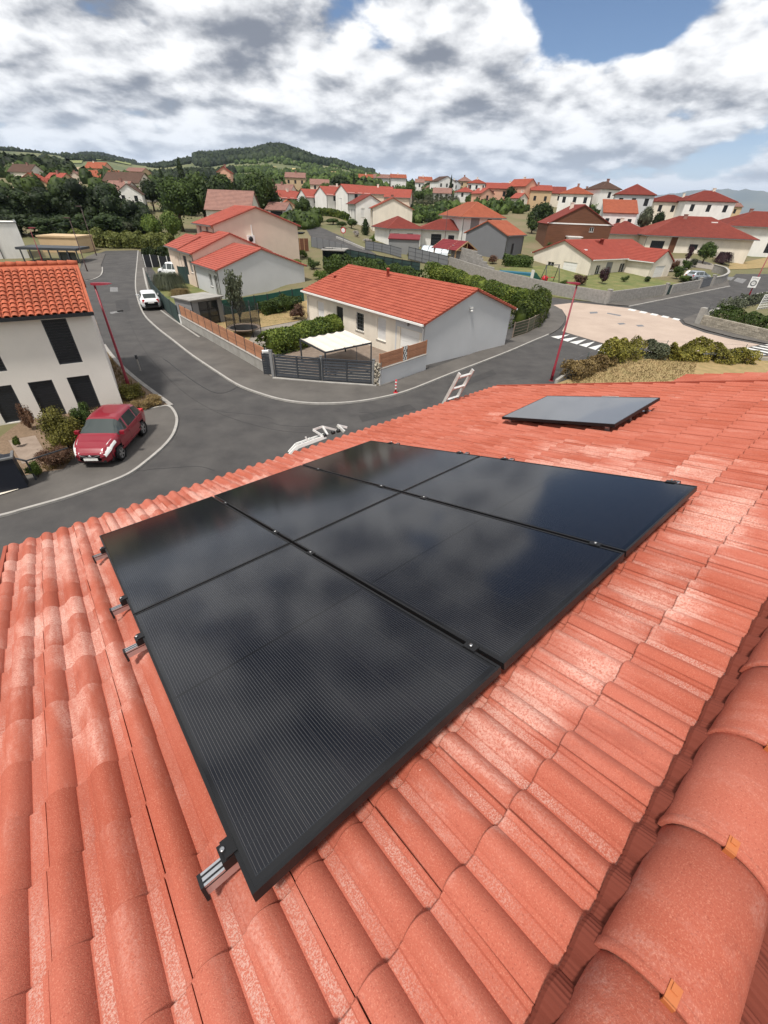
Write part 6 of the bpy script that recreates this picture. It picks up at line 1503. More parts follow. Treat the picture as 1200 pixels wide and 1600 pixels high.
# ------------------------------------------------------------------ cars
def catmull(p, t):
    n = len(p)-1; i = min(int(t*n), n-1); f = t*n-i; P = [p[max(i-1, 0)], p[i], p[i+1], p[min(i+2, n)]]
    return [.5*((2*P[1][k])+(P[2][k]-P[0][k])*f+(2*P[0][k]-5*P[1][k]+4*P[2][k]-P[3][k])*f*f+(3*P[1][k]-P[0][k]-3*P[2][k]+P[3][k])*f**3) for k in range(len(P[1]))]
def lin(tab, x):
    for i in range(len(tab)-1):
        if x <= tab[i+1][0]:
            f = (x-tab[i][0])/(tab[i+1][0]-tab[i][0]); f = max(0, f); return tab[i][1]*(1-f)+tab[i+1][1]*f
    return tab[-1][1]
def car(label, loc, rz, paint, L=3.95, Wd=1.66, H=1.48, group=None, plate=True):
    """hatchback, x forward"""
    t = thing('parked_car', label, 'car', loc, rz, group)
    h = L/2
    # side outline: top line of the body, belt line, half width
    top = [(-h, .78), (-h+.06, .98), (-h+.30, 1.16), (-h+.52, H-.10), (-h+.85, H-.01), (-.15, H), (.22, H-.045), (h-1.06, 1.05), (h-.95, 1.01), (h-.55, .93), (h-.22, .80), (h-.04, .62), (h, .50)]
    belt = [(-h, .80), (-h+.4, .98), (-.3, .93), (.8, .92), (h-1.0, .93), (h-.5, .83), (h, .52)]
    half = [(-h, .58), (-h+.10, .74), (-h+.5, Wd/2), (0, Wd/2), (h-.9, Wd/2-.01), (h-.35, Wd/2-.10), (h-.08, .56), (h, .42)]
    roofw = [(-h, .50), (-h+.4, .56), (-.2, .60), (.5, .58), (h-1.3, .66), (h-.6, .60), (h-.1, .45), (h, .40)]
    bot = [(-h, .42), (-h+.15, .30), (-h+.5, .24), (h-.5, .22), (h-.1, .24), (h, .34)]
    nx = 72; xs = [-h+L*k/nx for k in range(nx+1)]; N = 9
    rings = []
    for x in xs:
        zt, zb, w, rw, z0 = lin(top, x), lin(belt, x), lin(half, x), lin(roofw, x), lin(bot, x); zb = min(zb, zt-.015)
        cabin = zt-zb
        pts = [(0, z0), (w*.86, z0), (w*.97, z0+.10), (w, z0+.28), (w, (z0+zb)/2+.10), (w*.985, zb-.04), (w*.955, zb)]
        rw_ = min(rw, w*.95); rw_ = rw_ if cabin > .12 else w*.955-(w*.955-rw_)*cabin/.12*.5
        pts += [(w*.955+(rw_-w*.955)*.80, zb+cabin*.80), (rw_-.02, zb+cabin*.93), (rw_*.80, zt-.008), (rw_*.4, zt), (0, zt)]
        rings.append(pts)
    body, glass = MB(), MB(); nr = len(rings[0]); wheel = (h-.78, -h+.72); wr = .305
    def P(i, j, s): return V((xs[i], s*rings[i][j][0], rings[i][j][1]))
    ws0, ws1 = .26, h-1.07; rb0, rb1 = -h+.17, -h+.50
    for s in (1, -1):
        for i in range(nx):
            xm = (xs[i]+xs[i+1])/2
            for j in range(nr-1):
                q = [P(i, j, s), P(i+1, j, s), P(i+1, j+1, s), P(i, j+1, s)]
                if s < 0: q = q[::-1]
                side = j in (6, 7) and -h+.50 < xm < .78 and not (-.03 < xm < .05) and not(-.95 < xm < -.89)
                if j == 7: side = False
                win = side or (j >= 7 and ws0 < xm < ws1) or (j >= 8 and rb0 < xm < rb1 and rings[i][-1][1] > 1.02)
                tgt = glass if win else body
                zc = sum(p.z for p in q)/4
                if j in (1, 2, 3) and any((xm-wx_)**2+(zc-wr)**2 < (wr+.05)**2 for wx_ in wheel): continue
                tgt.quad(*q, sm=True)
    me = body.mesh('body', paint); bm = bmesh.new(); bm.from_mesh(me); bmesh.ops.remove_doubles(bm, verts=bm.verts[:], dist=.0005); bm.to_mesh(me); bm.free(); ob('body', me, t)
    me = glass.mesh('windows', M['carglass']); bm = bmesh.new(); bm.from_mesh(me); bmesh.ops.remove_doubles(bm, verts=bm.verts[:], dist=.0005); bm.to_mesh(me); bm.free(); ob('windows', me, t)
    mb = MB(); mb.box((-h+.3, -Wd/2+.12, .2), (h-.3, Wd/2-.12, .7)); mb.build('underbody', M['black'], t)
    for x in wheel:
        for s in (1, -1):
            Mx = Matrix.Translation((x, s*(Wd/2-.20), wr)) @ Matrix.Rotation(-s*pi/2, 4, 'X')
            mb = MB(); mb.lathe([(.20, .0), (.29, .0), (wr, .03), (wr, .16), (.29, .19), (.205, .19)], Mx, 24); w_ = mb.build('wheel', M['black'], t)
            mb = MB(); mb.lathe([(.205, .185), (.195, .15), (.06, .15), (.05, .18), (0, .18)], Mx, 20); mb.build('rim', M['black'], w_)
            mb = MB()
            for k in range(5):
                R5 = Mx @ Matrix.Rotation(2*pi*k/5, 4, 'Z'); mb.box((.0, -.032, .16), (.2, .032, .182), R5)
            mb.lathe([(.205, .189), (.185, .186)], Mx, 20); mb.build('spokes', M['alu'], w_)
            mb = MB(); mb.lathe([(wr+.005, .02), (wr+.055, .195)], Mx, 24); mb.build('wheel_arch', M['black'], t)
    for s in (1, -1):
        mb = MB(); x0 = h-.20
        rows = []
        for k in range(6):
            x = h-.74+k*.132; w0 = lin(half, x); rows.append([V((x+.02, s*(w0*1.0+.006), lin(belt, x)-.075)), V((x+.02, s*(w0*.97), lin(belt, x)+.01)), V((x+.02, s*(w0*.80-.015*k), min(lin(top, x)+.012, lin(belt, x)+.085)))])
        mb.grid(rows, flip=(s < 0)); mb.grid(rows, flip=(s > 0)); mb.build('headlight', M['lens'], t)
        mb = MB(); mb.box((-h+.035, s*.60-.09, .70), (-h+.30, s*.60+.115, .98)); mb.build('tail_light', M['signred'], t)
        mb = MB(); mb.box((.60, s*(Wd/2+.06)-.09, .94), (.74, s*(Wd/2+.06)+.09, 1.07)); mb.bar((.69, s*(Wd/2-.06), .95), (.67, s*(Wd/2+.02), .98), .05, .04); mb.build('mirror', paint, t)
        mb = MB(); mb.box((-.10, s*(Wd/2+.001)-.012, .80), (.06, s*(Wd/2+.001)+.012, .825)); mb.box((-.95, s*(Wd/2+.001)-.012, .82), (-.80, s*(Wd/2+.001)+.012, .845)); mb.build('door_handle', paint, t)
    for s in (1, -1):
        for x in (.93, .0, -.93): mb = MB(); mb.box((x-.006, s*(Wd/2-.002)-.004, .36), (x+.006, s*(Wd/2-.002)+.004, .80)); mb.build('door_seam', M['black'], t)
        mb = MB(); mb.box((-.95, s*(Wd/2+.002)-.01, .40), (.95, s*(Wd/2+.002)+.01, .45)); mb.build('side_trim', paint, t)
    mb = MB(); mb.box((h-.05, -.36, .50), (h+.006, .36, .60)); mb.box((h-.10, -.50, .26), (h-.035, .50, .36)); mb.build('grille', M['black'], t)
    mb = MB(); mb.bar((h+.004, -.38, .61), (h+.008, -.05, .50), .012, .025); mb.bar((h+.004, .38, .61), (h+.008, .05, .50), .012, .025); mb.lathe([(0, .012), (.06, .012), (.065, 0)], Matrix.Translation((h+.004, 0, .55)) @ Matrix.Rotation(pi/2, 4, 'Y'), 16); mb.build('emblem', M['alu'], t)
    mb = MB(); mb.box((h+.002, -.26, .38), (h+.014, .26, .48)); mb.build('number_plate', M['whitepaint'], t)
    mb = MB(); mb.box((-h-.008, -.26, .66), (-h+.02, .26, .77)); mb.build('number_plate', M['whitepaint'], t)
    mb = MB(); mb.box((-h-.012, -.60, .34), (-h+.1, .60, .46)); mb.build('bumper', M['black'], t)
    return t
M['lens'] = mat('headlight_glass', (.75, .75, .73), .12, spec=.7)
M['redpaint'] = mat('dark_red_car_paint', (.23, .006, .018), .33, coat=.7, spec=.4)
M['whitecar'] = mat('white_car_paint', (.74, .75, .75), .3, coat=.8)
M['silver'] = mat('silver_car_paint', (.35, .38, .41), .3, metal=.4, coat=.8)
fw, rw_ = at(193, 718.5, .07), at(226.7, 678.7, .07)
d_ = (fw-rw_).normalized(); side = V((d_.y, -d_.x, 0)); mid = (fw+rw_)/2+side*.78
car('shiny dark red hatchback parked nose first beside the yellow green bush', (mid.x, mid.y, .07), atan2(d_.y, d_.x), M['redpaint'], L=3.8, Wd=1.62)
p = hit(240, 487); q = hit(227, 462); d_ = (q-p).normalized(); p = p+d_*1.9
car('white hatchback parked half on the pavement with its tail to us', (p.x, p.y, .09), atan2(d_.y, d_.x), M['whitecar'], L=4.1, Wd=1.76, H=1.52)
p = hit(270, 432); car('pale car on the terrace drive, half hidden by the drooping grass', (p.x, p.y, p.z), radians(160), M['whitecar'], H=1.75)
p = atY(492, 349, 146); car('silver car under the white carport at the top of the uphill road', p, radians(150), M['silver'])
p = hit(1088, 440); car('silver blue car parked behind the dark sliding gate', (p.x, p.y, p.z), radians(20), M['silver'])
for k, (x, y, l) in enumerate(((1073, 434, 'white covered object left of the silver blue car'), (1085, 437, 'white covered object nearest the dark sliding gate'))):
    p = hit(x, y); t = thing('covered_scooter', l, 'scooter', p, .5); mb = MB(); mb.lathe([(.7, 0), (.65, .5), (.4, .95), (.0, 1.05)], Matrix.Diagonal((1.3, .6, 1, 1)), 14); mb.build('cover', M['whitepaint'], t)
# ------------------------------------------------------------------ trees, hedges, shrubs
def card(mb, c, nrm, s, rr, asp=1.0):
    n = nrm.normalized(); u = n.orthogonal().normalized(); a = rr.uniform(0, 6.283); w = n.cross(u)
    x = (u*cos(a)+w*sin(a))*s; y = n.cross(x).normalized()*s*asp
    mb.quad(c-x*.5-y*.15, c+y*.5-x*.05, c+x*.5+y*.1, c-y*.5+x*.08)
def blob(mb, c, r, rr, sz=(1, 1, 1), n1=7, n2=5):
    rows = []
    for j in range(n2+1):
        th = pi*j/n2; row = []
        for i in range(n1):
            ph = 2*pi*i/n1; k = r*(1+rr.uniform(-.22, .22)); row.append(V((c[0]+k*sin(th)*cos(ph)*sz[0], c[1]+k*sin(th)*sin(ph)*sz[1], c[2]+k*cos(th)*sz[2])))
        row.append(row[0]); rows.append(row)
    mb.grid(rows, sm=True, flip=True)
def rand_dir(rr):
    z = rr.uniform(-1, 1); a = rr.uniform(0, 6.283); r = sqrt(1-z*z); return V((r*cos(a), r*sin(a), z))
def crown_mesh(kind, n, s, mname, seed):
    """a crown one metre wide and one metre tall"""
    rr = random.Random(seed); mb = MB()
    if kind == 'round':
        lobes = [(V((0, 0, .55)), .36)]
        for k in range(13):
            d = rand_dir(rr); d.z = abs(d.z)*.9-.25; lobes.append((V((d.x*.30, d.y*.30, .52+d.z*.36)), rr.uniform(.13, .22)))
        for c, r in lobes: blob(mb, c, r*.72, rr, (1, 1, 1))
        for k in range(n):
            c, r = lobes[rr.randrange(len(lobes))] if rr.random() > .2 else lobes[0]; d = rand_dir(rr)
            if d.z < -.3 and rr.random() < .6: d.z = -d.z
            q = c+d*r*rr.uniform(.72, 1.12); card(mb, q, d+rand_dir(rr)*.8+V((0, 0, .3)), s*rr.uniform(.6, 1.3), rr)
    elif kind == 'conifer':
        for j in range(9): z = .12+.09*j; blob(mb, (0, 0, z), .34*(1-z)**.8, rr, (1, 1, .5))
        for k in range(n):
            z = rr.random()**1.4*.97+.03; a = rr.uniform(0, 6.283); tier = .75+.25*((z*9) % 1); r = .5*(1-z)**.85*tier*rr.uniform(.55, 1.08)*(1+.25*sin(a*3+z*20))
            card(mb, V((r*cos(a), r*sin(a), z-.05*r)), V((cos(a), sin(a), .5))+rand_dir(rr)*.6, s*rr.uniform(.6, 1.2), rr, .6)
    elif kind == 'column':
        for j in range(8): z = .08+.115*j; blob(mb, (0, 0, z), .36*(1-abs(z-.4)*.9), rr, (1, 1, .35))
        for k in range(n):
            z = rr.random(); a = rr.uniform(0, 6.283); r = .5*min(1, (1-z)*2.2, .45+z*3)*rr.uniform(.7, 1.05); card(mb, V((r*cos(a), r*sin(a), z)), V((cos(a), sin(a), .2))+rand_dir(rr)*.6, s*rr.uniform(.6, 1.2), rr)
    elif kind == 'airy':
        br = []
        for k in range(34):
            d = rand_dir(rr); br.append((V((0, 0, rr.uniform(.2, .6))), V((.44*d.x, .44*d.y, .62+.38*d.z))))
        for k in range(n):
            b = br[rr.randrange(len(br))]; f = rr.random()**.6; q = b[0].lerp(b[1], f)+rand_dir(rr)*.085; card(mb, q, rand_dir(rr)+V((0, 0, .4)), s*rr.uniform(.6, 1.3), rr)
    elif kind == 'bush':
        lobes = [(V((rr.uniform(-.28, .28), rr.uniform(-.28, .28), rr.uniform(.22, .62))), rr.uniform(.16, .28)) for k in range(9)]
        for c, r in lobes: blob(mb, c, r*.6, rr)
        for k in range(n):
            c, r = lobes[rr.randrange(9)]; d = rand_dir(rr); d.z = d.z if d.z > -.5 else -d.z; q = c+d*r*rr.uniform(.6, 1.15)*(1.25 if rr.random() < .08 else 1)
            if q.z < 0: q.z = rr.uniform(0, .1)
            card(mb, q, d+rand_dir(rr)*.9+V((0, 0, .3)), s*rr.uniform(.6, 1.4), rr)
    elif kind == 'mass':
        lobes = [(V((rr.uniform(-.34, .34), rr.uniform(-.34, .34), rr.uniform(.10, .84))), rr.uniform(.13, .22)) for k in range(26)]
        for c, r in lobes: blob(mb, c, r*.8, rr)
        for k in range(n):
            c, r = lobes[rr.randrange(26)]; d = rand_dir(rr); q = c+d*r*rr.uniform(.7, 1.2)
            if q.z < 0: q.z = rr.uniform(0, .1)
            card(mb, q, d+rand_dir(rr)*.9+V((0, 0, .3)), s*rr.uniform(.6, 1.4), rr)
    elif kind == 'fountain':
        for k in range(n):
            a = rr.uniform(0, 6.283); l = rr.uniform(.3, .55); b = V((rr.uniform(-.06, .06), rr.uniform(-.06, .06), 0)); d = V((cos(a), sin(a), 0)); w = V((-d.y, d.x, 0))*s*.5; h = rr.uniform(.6, 1.0)
            p = [b, b+d*l*.3+V((0, 0, h*.75)), b+d*l*.75+V((0, 0, h*.8)), b+d*l*1.1+V((0, 0, h*.12))]
            for i in range(3): mb.quad(p[i]-w*(1-i*.3), p[i]+w*(1-i*.3), p[i+1]+w*(.7-i*.3), p[i+1]-w*(.7-i*.3))
    return mb.mesh('crown', M[mname])
def trunk_mesh(seed, spread=.22, h=.5):
    rr = random.Random(seed); mb = MB(); mb.tube([(0, 0, -.05), (.01, 0, h*.5), (0, .01, h), (.01, 0, h*1.4)], [.045, .032, .022, .010], 7)
    for k in range(5):
        a = k*1.3+rr.random(); mb.tube([(0, 0, h*(.45+.1*k)), (spread*.5*cos(a), spread*.5*sin(a), h*(.75+.1*k)), (spread*cos(a), spread*sin(a), h*(1.0+.1*k))], [.018, .012, .006], 5)
    return mb.mesh('trunk', M['trunk'])
TRUNKS = [trunk_mesh(3), trunk_mesh(5)]
CR = {}
def crown(kind, mname, n, s, var):
    k = (kind, mname, n, var)
    if k not in CR: CR[k] = crown_mesh(kind, n, s, mname, 11+var*7+len(CR))
    return CR[k]
tcount = 0
def plant(name, label, cat, loc, w, h, kind, mname, n=1500, s=.06, group=None, trunk=True, depth=1.0):
    global tcount; tcount += 1
    t = thing(name, label, cat, loc, rnd.uniform(0, 6.28) if depth == 1 else 0, group)
    c = ob('crown' if trunk else 'foliage', crown(kind, mname, n, s, tcount % 2), t); c.scale = (w, w*depth, h)
    if trunk: c2 = ob('trunk', TRUNKS[tcount % 2], t); c2.scale = (w*1.0, w*1.0, h)
    else:
        c2 = ob('stem', TRUNKS[tcount % 2], t); c2.scale = (w*.6, w*.6, h*.8)
    return t
def tree(kind, mname, label, px, pytop, Y, wpx, name='tree', n=1500, s=.06, group=None, hmin=0):
    p = atY(px, pytop, Y); g = ground(p.x, p.y); h = max(hmin, p.z-g); w = wpx*Y/803
    return plant(name, label, 'tree', (p.x, p.y, g), w, h, kind, mname, n, s, group)
# the dark belt of trees on the left
belt = [(4, 289, 112, 66, 'dark tree at the far left edge beyond the white block'), (28, 293, 116, 64, 'second dark tree from the left edge, lower than its neighbours'), (52, 295, 108, 62, 'dark tree right below the mustard gable'),
 (78, 292, 112, 66, 'dark tree in the middle of the belt behind the pergola'), (103, 282, 110, 66, 'dark tree behind the slim lamp nearest the pergola'), (128, 280, 108, 64, 'dark tree right behind the farther slim lamp'),
 (151, 279, 112, 66, 'tallest dark tree of the belt left of the big white gable'), (176, 295, 106, 60, 'dark tree standing over the olive grey bush'), (203, 310, 108, 60, 'low dark tree under the big white gable'), (222, 314, 104, 50, 'dark tree at the right end of the belt beside the light green pair')]
for k, (x, y, Y, w, l) in enumerate(belt): tree('mass', 'lf_dark', l, x, y, Y, w, n=2800, s=.05, group='dark belt of trees')
for x, y, Y, w, l in ((14, 330, 100, 40, 'dark shrub tree in front of the belt at the left edge'), (66, 335, 101, 40, 'dark shrub tree in front of the belt behind the beige annex'), (110, 330, 100, 44, 'dark shrub tree in front of the belt between the lamps'), (160, 330, 101, 40, 'dark shrub tree in front of the belt left of the olive bush')):
    tree('mass', 'lf_dark', l, x, y+4, Y-6, w+22, n=2200, group='dark belt of trees')
tree('bush', 'lf_olive', 'olive grey rounded bush at the end of the street', 190, 341, 101, 46, 'bush', 2600, .04)
tree('round', 'lf_light', 'light green tree left of the pair beside the street end', 231, 331, 98, 36, n=2400, s=.05)
tree('round', 'lf_light', 'light green tree right of the pair, touching the terrace', 261, 325, 97, 40, n=2400, s=.05)
tree('round', 'lf_mid', 'big round green tree behind the light green pair', 266, 268, 116, 74, n=3200, s=.04)
tree('round', 'lf_mid', 'broad tree to the left of the old barn', 306, 262, 122, 74, n=2600, s=.045)
tree('round', 'lf_dark', 'dark spreading tree touching the barn roof', 332, 270, 116, 54, n=2200, s=.05)
tree('conifer', 'lf_dark', 'ragged conifer rising above the big round tree', 278, 247, 150, 40, n=1800, s=.06)
tree('conifer', 'lf_dark', 'dark conifer left of the ragged one', 249, 262, 150, 36, n=1500, s=.06)
tree('round', 'lf_dark', 'dark tree left of the two conifers', 228, 275, 150, 34, n=1500)
tree('round', 'lf_mid', 'tree between the barn ridge and the pink house', 344, 266, 160, 44, n=1600)
tree('conifer', 'lf_dark', 'dark cone of a tree right of the pink house', 365, 280, 132, 34, n=1800)
tree('round', 'lf_mid', 'large round tree right of the barn', 401, 258, 122, 68, n=3000, s=.042)
tree('round', 'lf_dark', 'dark tree behind the barn ridge', 380, 272, 165, 34, n=1400)
tree('round', 'lf_purple', 'purple leaved tree left of the small white garage', 424, 300, 128, 24, n=1400)
tree('bush', 'lf_purple', 'purple brown shrub beside the barn wall', 413, 322, 112, 24, 'shrub', 1200)
tree('round', 'lf_mid', 'green tree before the leftmost row houses', 472, 304, 135, 28, n=1800, s=.05)
tree('bush', 'lf_mid', 'bush tree left of the top of the uphill road', 455, 330, 116, 28, 'shrub', 1500)
tree('bush', 'lf_yellow', 'yellow green shrub above the black shelter', 448, 352, 98, 26, 'shrub', 1500)
tree('bush', 'lf_mid', 'round shrub between the wattle fence and the uphill road', 464, 346, 104, 22, 'shrub', 1300)
for x, y, Y, w, l in ((520, 340, 112, 24, 'leafy tree on the bank left of the road sign'), (534, 345, 108, 20, 'leafy tree right behind the round road sign'), (549, 340, 112, 22, 'dark leafy tree left of the pale shutters house'), (508, 345, 120, 18, 'small tree at the top of the bank by the carport')):
    tree('round', 'lf_mid', l, x, y, Y, w, n=1500, s=.06, group='garden trees on the bank')
tree('column', 'lf_dark', 'slim dark cypress beside the pale shutters house', 571, 341, 104, 15, n=1200)
for x, y, Y, w, m_, l in ((558, 357, 97, 13, 'flower', 'white flowering shrub behind the dark bank fence'), (574, 371, 90, 16, 'flower', 'white flowering shrub at the left end of the slate panels'), (592, 358, 98, 18, 'lf_mid', 'green shrub under the blank gable'), (606, 362, 97, 16, 'lf_mid', 'shrub right of the blank gable shrub'), (616, 357, 97, 12, 'lf_light', 'light shrub by the bungalow wing'), (624, 360, 92, 12, 'lf_mid', 'palm like shrub before the bungalow windows'), (583, 366, 92, 12, 'lf_light', 'light green shrub over the slate panels')):
    tree('bush', m_, l, x, y, Y, w, 'shrub', 1000, .08)
# hedge lines, orchard and skyline trees in the middle
for x, y, Y, w, k, m_, l in ((530, 270, 205, 40, 'round', 'lf_dark', 'large dark tree above the row house roofs'), (508, 283, 200, 24, 'round', 'lf_mid', 'tree above the second red roof of the row'), (553, 268, 230, 12, 'conifer', 'lf_dark', 'dark conifer left of the upper white row'), (571, 275, 262, 9, 'column', 'lf_dark', 'cypress in front of the upper white row'),
 (611, 270, 330, 9, 'conifer', 'lf_dark', 'dark fir rising behind the upper white row'), (640, 285, 280, 16, 'round', 'lf_mid', 'tree at the right end of the upper white row'), (655, 296, 210, 20, 'round', 'lf_mid', 'green tree in the middle of the orchard'), (706, 273, 248, 12, 'conifer', 'lf_dark', 'tall fir against the sky beside the white gable'),
 (727, 276, 300, 18, 'round', 'lf_dark', 'dark round tree on the skyline left of the white house'), (718, 300, 225, 20, 'round', 'lf_dark', 'dark bushy tree below the tan house'), (735, 300, 222, 14, 'round', 'lf_mid', 'bushy tree below the white hipped house'),
 (760, 291, 240, 14, 'round', 'lf_dark', 'small skyline tree right of the white hipped house'), (776, 294, 235, 16, 'round', 'lf_dark', 'skyline tree left of the round dark one'), (801, 289, 178, 24, 'round', 'lf_dark', 'round dark tree between the salmon and pink houses'), (806, 284, 230, 32, 'round', 'lf_mid', 'broad skyline tree behind the pink gable'),
 (831, 291, 225, 20, 'round', 'lf_dark', 'skyline tree behind the pink gable house'), (850, 297, 215, 18, 'round', 'lf_dark', 'low skyline tree right of the pink house'), (872, 291, 205, 24, 'round', 'lf_dark', 'dark round skyline tree above the orange hip'), (852, 311, 120, 42, 'round', 'lf_dark', 'dark wide tree left of the brown gable'), (838, 325, 116, 24, 'bush', 'lf_mid', 'lower green tree beside the orange annex'),
 (915, 298, 175, 18, 'round', 'lf_mid', 'tree left of the tallest dark tree on the right'), (931, 290, 165, 26, 'round', 'lf_dark', 'tallest dark tree right of the orange hip'), (930, 318, 116, 24, 'round', 'lf_dark', 'dark tree tucked right of the brown gable'), (1017, 318, 112, 24, 'round', 'lf_olive', 'grey green tree right of the grey house'), (1036, 326, 112, 20, 'round', 'lf_dark', 'dark low tree beside the grey green one'), (1012, 330, 116, 20, 'round', 'lf_mid', 'green tree against the grey house wall'), (1138, 330, 130, 24, 'bush', 'lf_mid', 'bush right of the pointed white house'), (1180, 336, 150, 40, 'bush', 'lf_mid', 'dark bushes at the edge of the plain')):
    tree(k, m_, l, x, y, Y, w, n=1300, s=.065)
rr0 = random.Random(21); orch = 0
for j in range(4):
    for k in range(11):
        x = 638+k*7.5+rr0.uniform(-2, 2); y = 298+j*5+rr0.uniform(-1, 1); p = atY(x, y, 250-j*18)
        plant('orchard_tree', 'small grey green tree in the crowded orchard below the skyline houses', 'tree', (p.x, p.y, ground(p.x, p.y)), 2.6, max(2.4, p.z-ground(p.x, p.y)), 'airy', 'lf_olive', 500, .10, 'orchard trees')
for j, (xa, xb, y, Y) in enumerate(((648, 748, 322, 150),)):
    for k in range(14):
        x = xa+(xb-xa)*(k+.5)/14; p = atY(x, y+(k % 3)*.5, Y); plant('vine_row', 'clipped dark bush in the row above the meadow', 'bush', (p.x, p.y, ground(p.x, p.y)), 1.7, 1.6, 'bush', 'lf_dark', 500, .1, 'row of clipped bushes', trunk=False)
# hedges
def hedge(name, label, pts, h, w, m_, n, s, z0=0, cat='hedge', wob=.25, seed=1, core=True):
    rr = random.Random(seed); mb = MB(); a = pts[0]; tot = sum((q-p).length for p, q in zip(pts, pts[1:]))
    for p, q in zip(pts, pts[1:]):
        d = (q-p); d.z = 0; L = d.length; e = d/L; sd = V((-e.y, e.x, 0)); k = max(2, int(L/(w*.45)))
        for i in range(k+1):
            c = p+e*L*i/k; g = ground(c.x, c.y)+z0
            if core and 0 < i < k: blob(mb, (c.x, c.y, g+h*.45), 1, rr, (w*.40, w*.40, h*.44))
        for i in range(int(n*L/tot)):
            f = rr.random(); c = p+e*L*f; g = ground(c.x, c.y)+z0; th = rr.uniform(-.5, pi+.5)
            hv = 1 if core else .62+.75*max(0, .5+1.1*noise.noise(V((c.x*.8, c.y*.8, seed))))
            bump = 1+wob*noise.noise(V((c.x*.9, c.y*.9, th*.7+seed)))
            o = sd*cos(th)*w*.5*bump*(rr.uniform(.8, 1.06) if core else rr.random()**.5*1.15); z = h*hv*(.5+.5*sin(th)*bump*rr.uniform(.85, 1.04)) if sin(th) > 0 else h*rr.uniform(.02, .5)
            card(mb, V((c.x, c.y, g))+o+V((0, 0, z)), sd*cos(th)+V((0, 0, max(.1, sin(th))))+rand_dir(rr)*.9, s*rr.uniform(.6, 1.4), rr)
    t = thing(name, label, cat, (a.x, a.y, ground(a.x, a.y))); mb.build('foliage', M[m_], t, world=True); return t
hedge('hedge', 'clipped green hedge behind the gate beside the cream canopy', [hit(416, 556), hit(470, 541), hit(536, 520)], 1.55, 2.0, 'lf_hedge', 9000, .13, seed=2)
hedge('hedge', 'tall bright hedge behind the red roof and round the gable corner', [at(668, 438, 1.0), at(720, 446, 1.0), at(780, 458, 1.0), at(835, 470, 1.0)], 1.8, 2.3, 'lf_hedge', 11000, .16, seed=4, wob=.4)
hedge('hedge', 'light green corner of the hedge above the lattice fence', [at(836, 472, 1.0), hit(842, 492), hit(826, 508), hit(808, 517)], 2.3, 2.0, 'lf_hedge', 8000, .13, seed=5, wob=.5)
hedge('hedge', 'ragged yellow green crop strip closing the end of the street', [hit(118, 383), hit(170, 386), hit(222, 387), hit(272, 391)], 2.4, 3.2, 'lf_corn', 8000, .3, seed=6, wob=.6)
hedge('hedge', 'hedge along the upper side of the carport road', [atY(465, 333, 138), atY(500, 331, 136), atY(545, 333, 128)], 1.6, 1.6, 'lf_hedge', 2500, .3, seed=7)
hedge('hedge', 'shrubs planted along the bright green windbreak', [hit(408, 494), hit(440, 487), hit(470, 482)], 1.2, 1.2, 'lf_mid', 3500, .12, seed=8, wob=.9)
hedge('hedge', 'low dark hedge beside the grey annex garden', [atY(785, 415, 76), atY(830, 417, 76)], 1.5, 1.5, 'lf_mid', 2500, .18, seed=9, wob=.7)
hedge('hedge', 'dark hedge above the charcoal screens at the street end', [hit(229, 413), hit(250, 414)], 2.2, 1.4, 'lf_dark', 2500, .18, seed=10, wob=.5)
hedge('hedge', 'dark hedge above the middle charcoal screen', [hit(253, 415), hit(280, 416)], 2.4, 1.6, 'lf_dark', 2500, .18, seed=11, wob=.5)
hedge('hedge', 'overgrown bank below the dark green sight screen', [atY(506, 414, 61), atY(548, 416, 61), atY(600, 427, 59), atY(656, 437, 57)], 2.2, 2.4, 'lf_mid', 6000, .2, z0=-.3, seed=22, wob=.5)
hedge('hedge', 'green bushes among the fences above the terrace roofs', [hit(410, 392), hit(436, 395), hit(455, 402)], 1.6, 1.8, 'lf_mid', 2500, .2, seed=12, wob=.8)
hedge('hedge', 'rough planting behind the pale stone wall at the right edge', [hit(1112, 498)+V((0, 0, .3)), hit(1150, 506), hit(1200, 518), hit(1290, 540)], 1.25, 2.0, 'lf_mid', 6000, .15, seed=13, core=False, wob=.9)
hedge('hedge', 'grey green shrubs beside the low return wall on the right', [hit(1125, 493), hit(1165, 480), hit(1210, 470)], 1.1, 1.6, 'lf_olive', 4000, .15, seed=14, core=False, wob=.9)
hedge('hedge', 'olive yellow shrubs along the wire fence nearest the red lamp', [hit(885, 596), hit(915, 583), hit(945, 569)], .8, 1.3, 'lf_dry', 7000, .10, seed=15, core=False, wob=.9)
hedge('hedge', 'taller olive shrubs at the corner of the wire fence', [hit(936, 575), hit(962, 563), hit(990, 558)], 1.25, 1.3, 'lf_yellow', 7000, .11, seed=16, core=False, wob=.9)
hedge('hedge', 'olive shrubs along the plateau side of the wire fence', [hit(1040, 562), hit(1070, 562), hit(1100, 563)], 1.1, 1.2, 'lf_yellow', 6000, .11, seed=17, core=False, wob=1.0)
hedge('hedge', 'low olive shrubs at the zebra end of the wire fence', [hit(1108, 565), hit(1140, 566), hit(1172, 567)], .9, 1.1, 'lf_yellow', 4500, .11, seed=18, core=False, wob=1.0)
hedge('hedge', 'sparse greyish shrubs in the middle of the wire fence', [hit(1003, 560), hit(1034, 561)], .9, 1.0, 'lf_olive', 3000, .1, seed=19, core=False, wob=1.0)
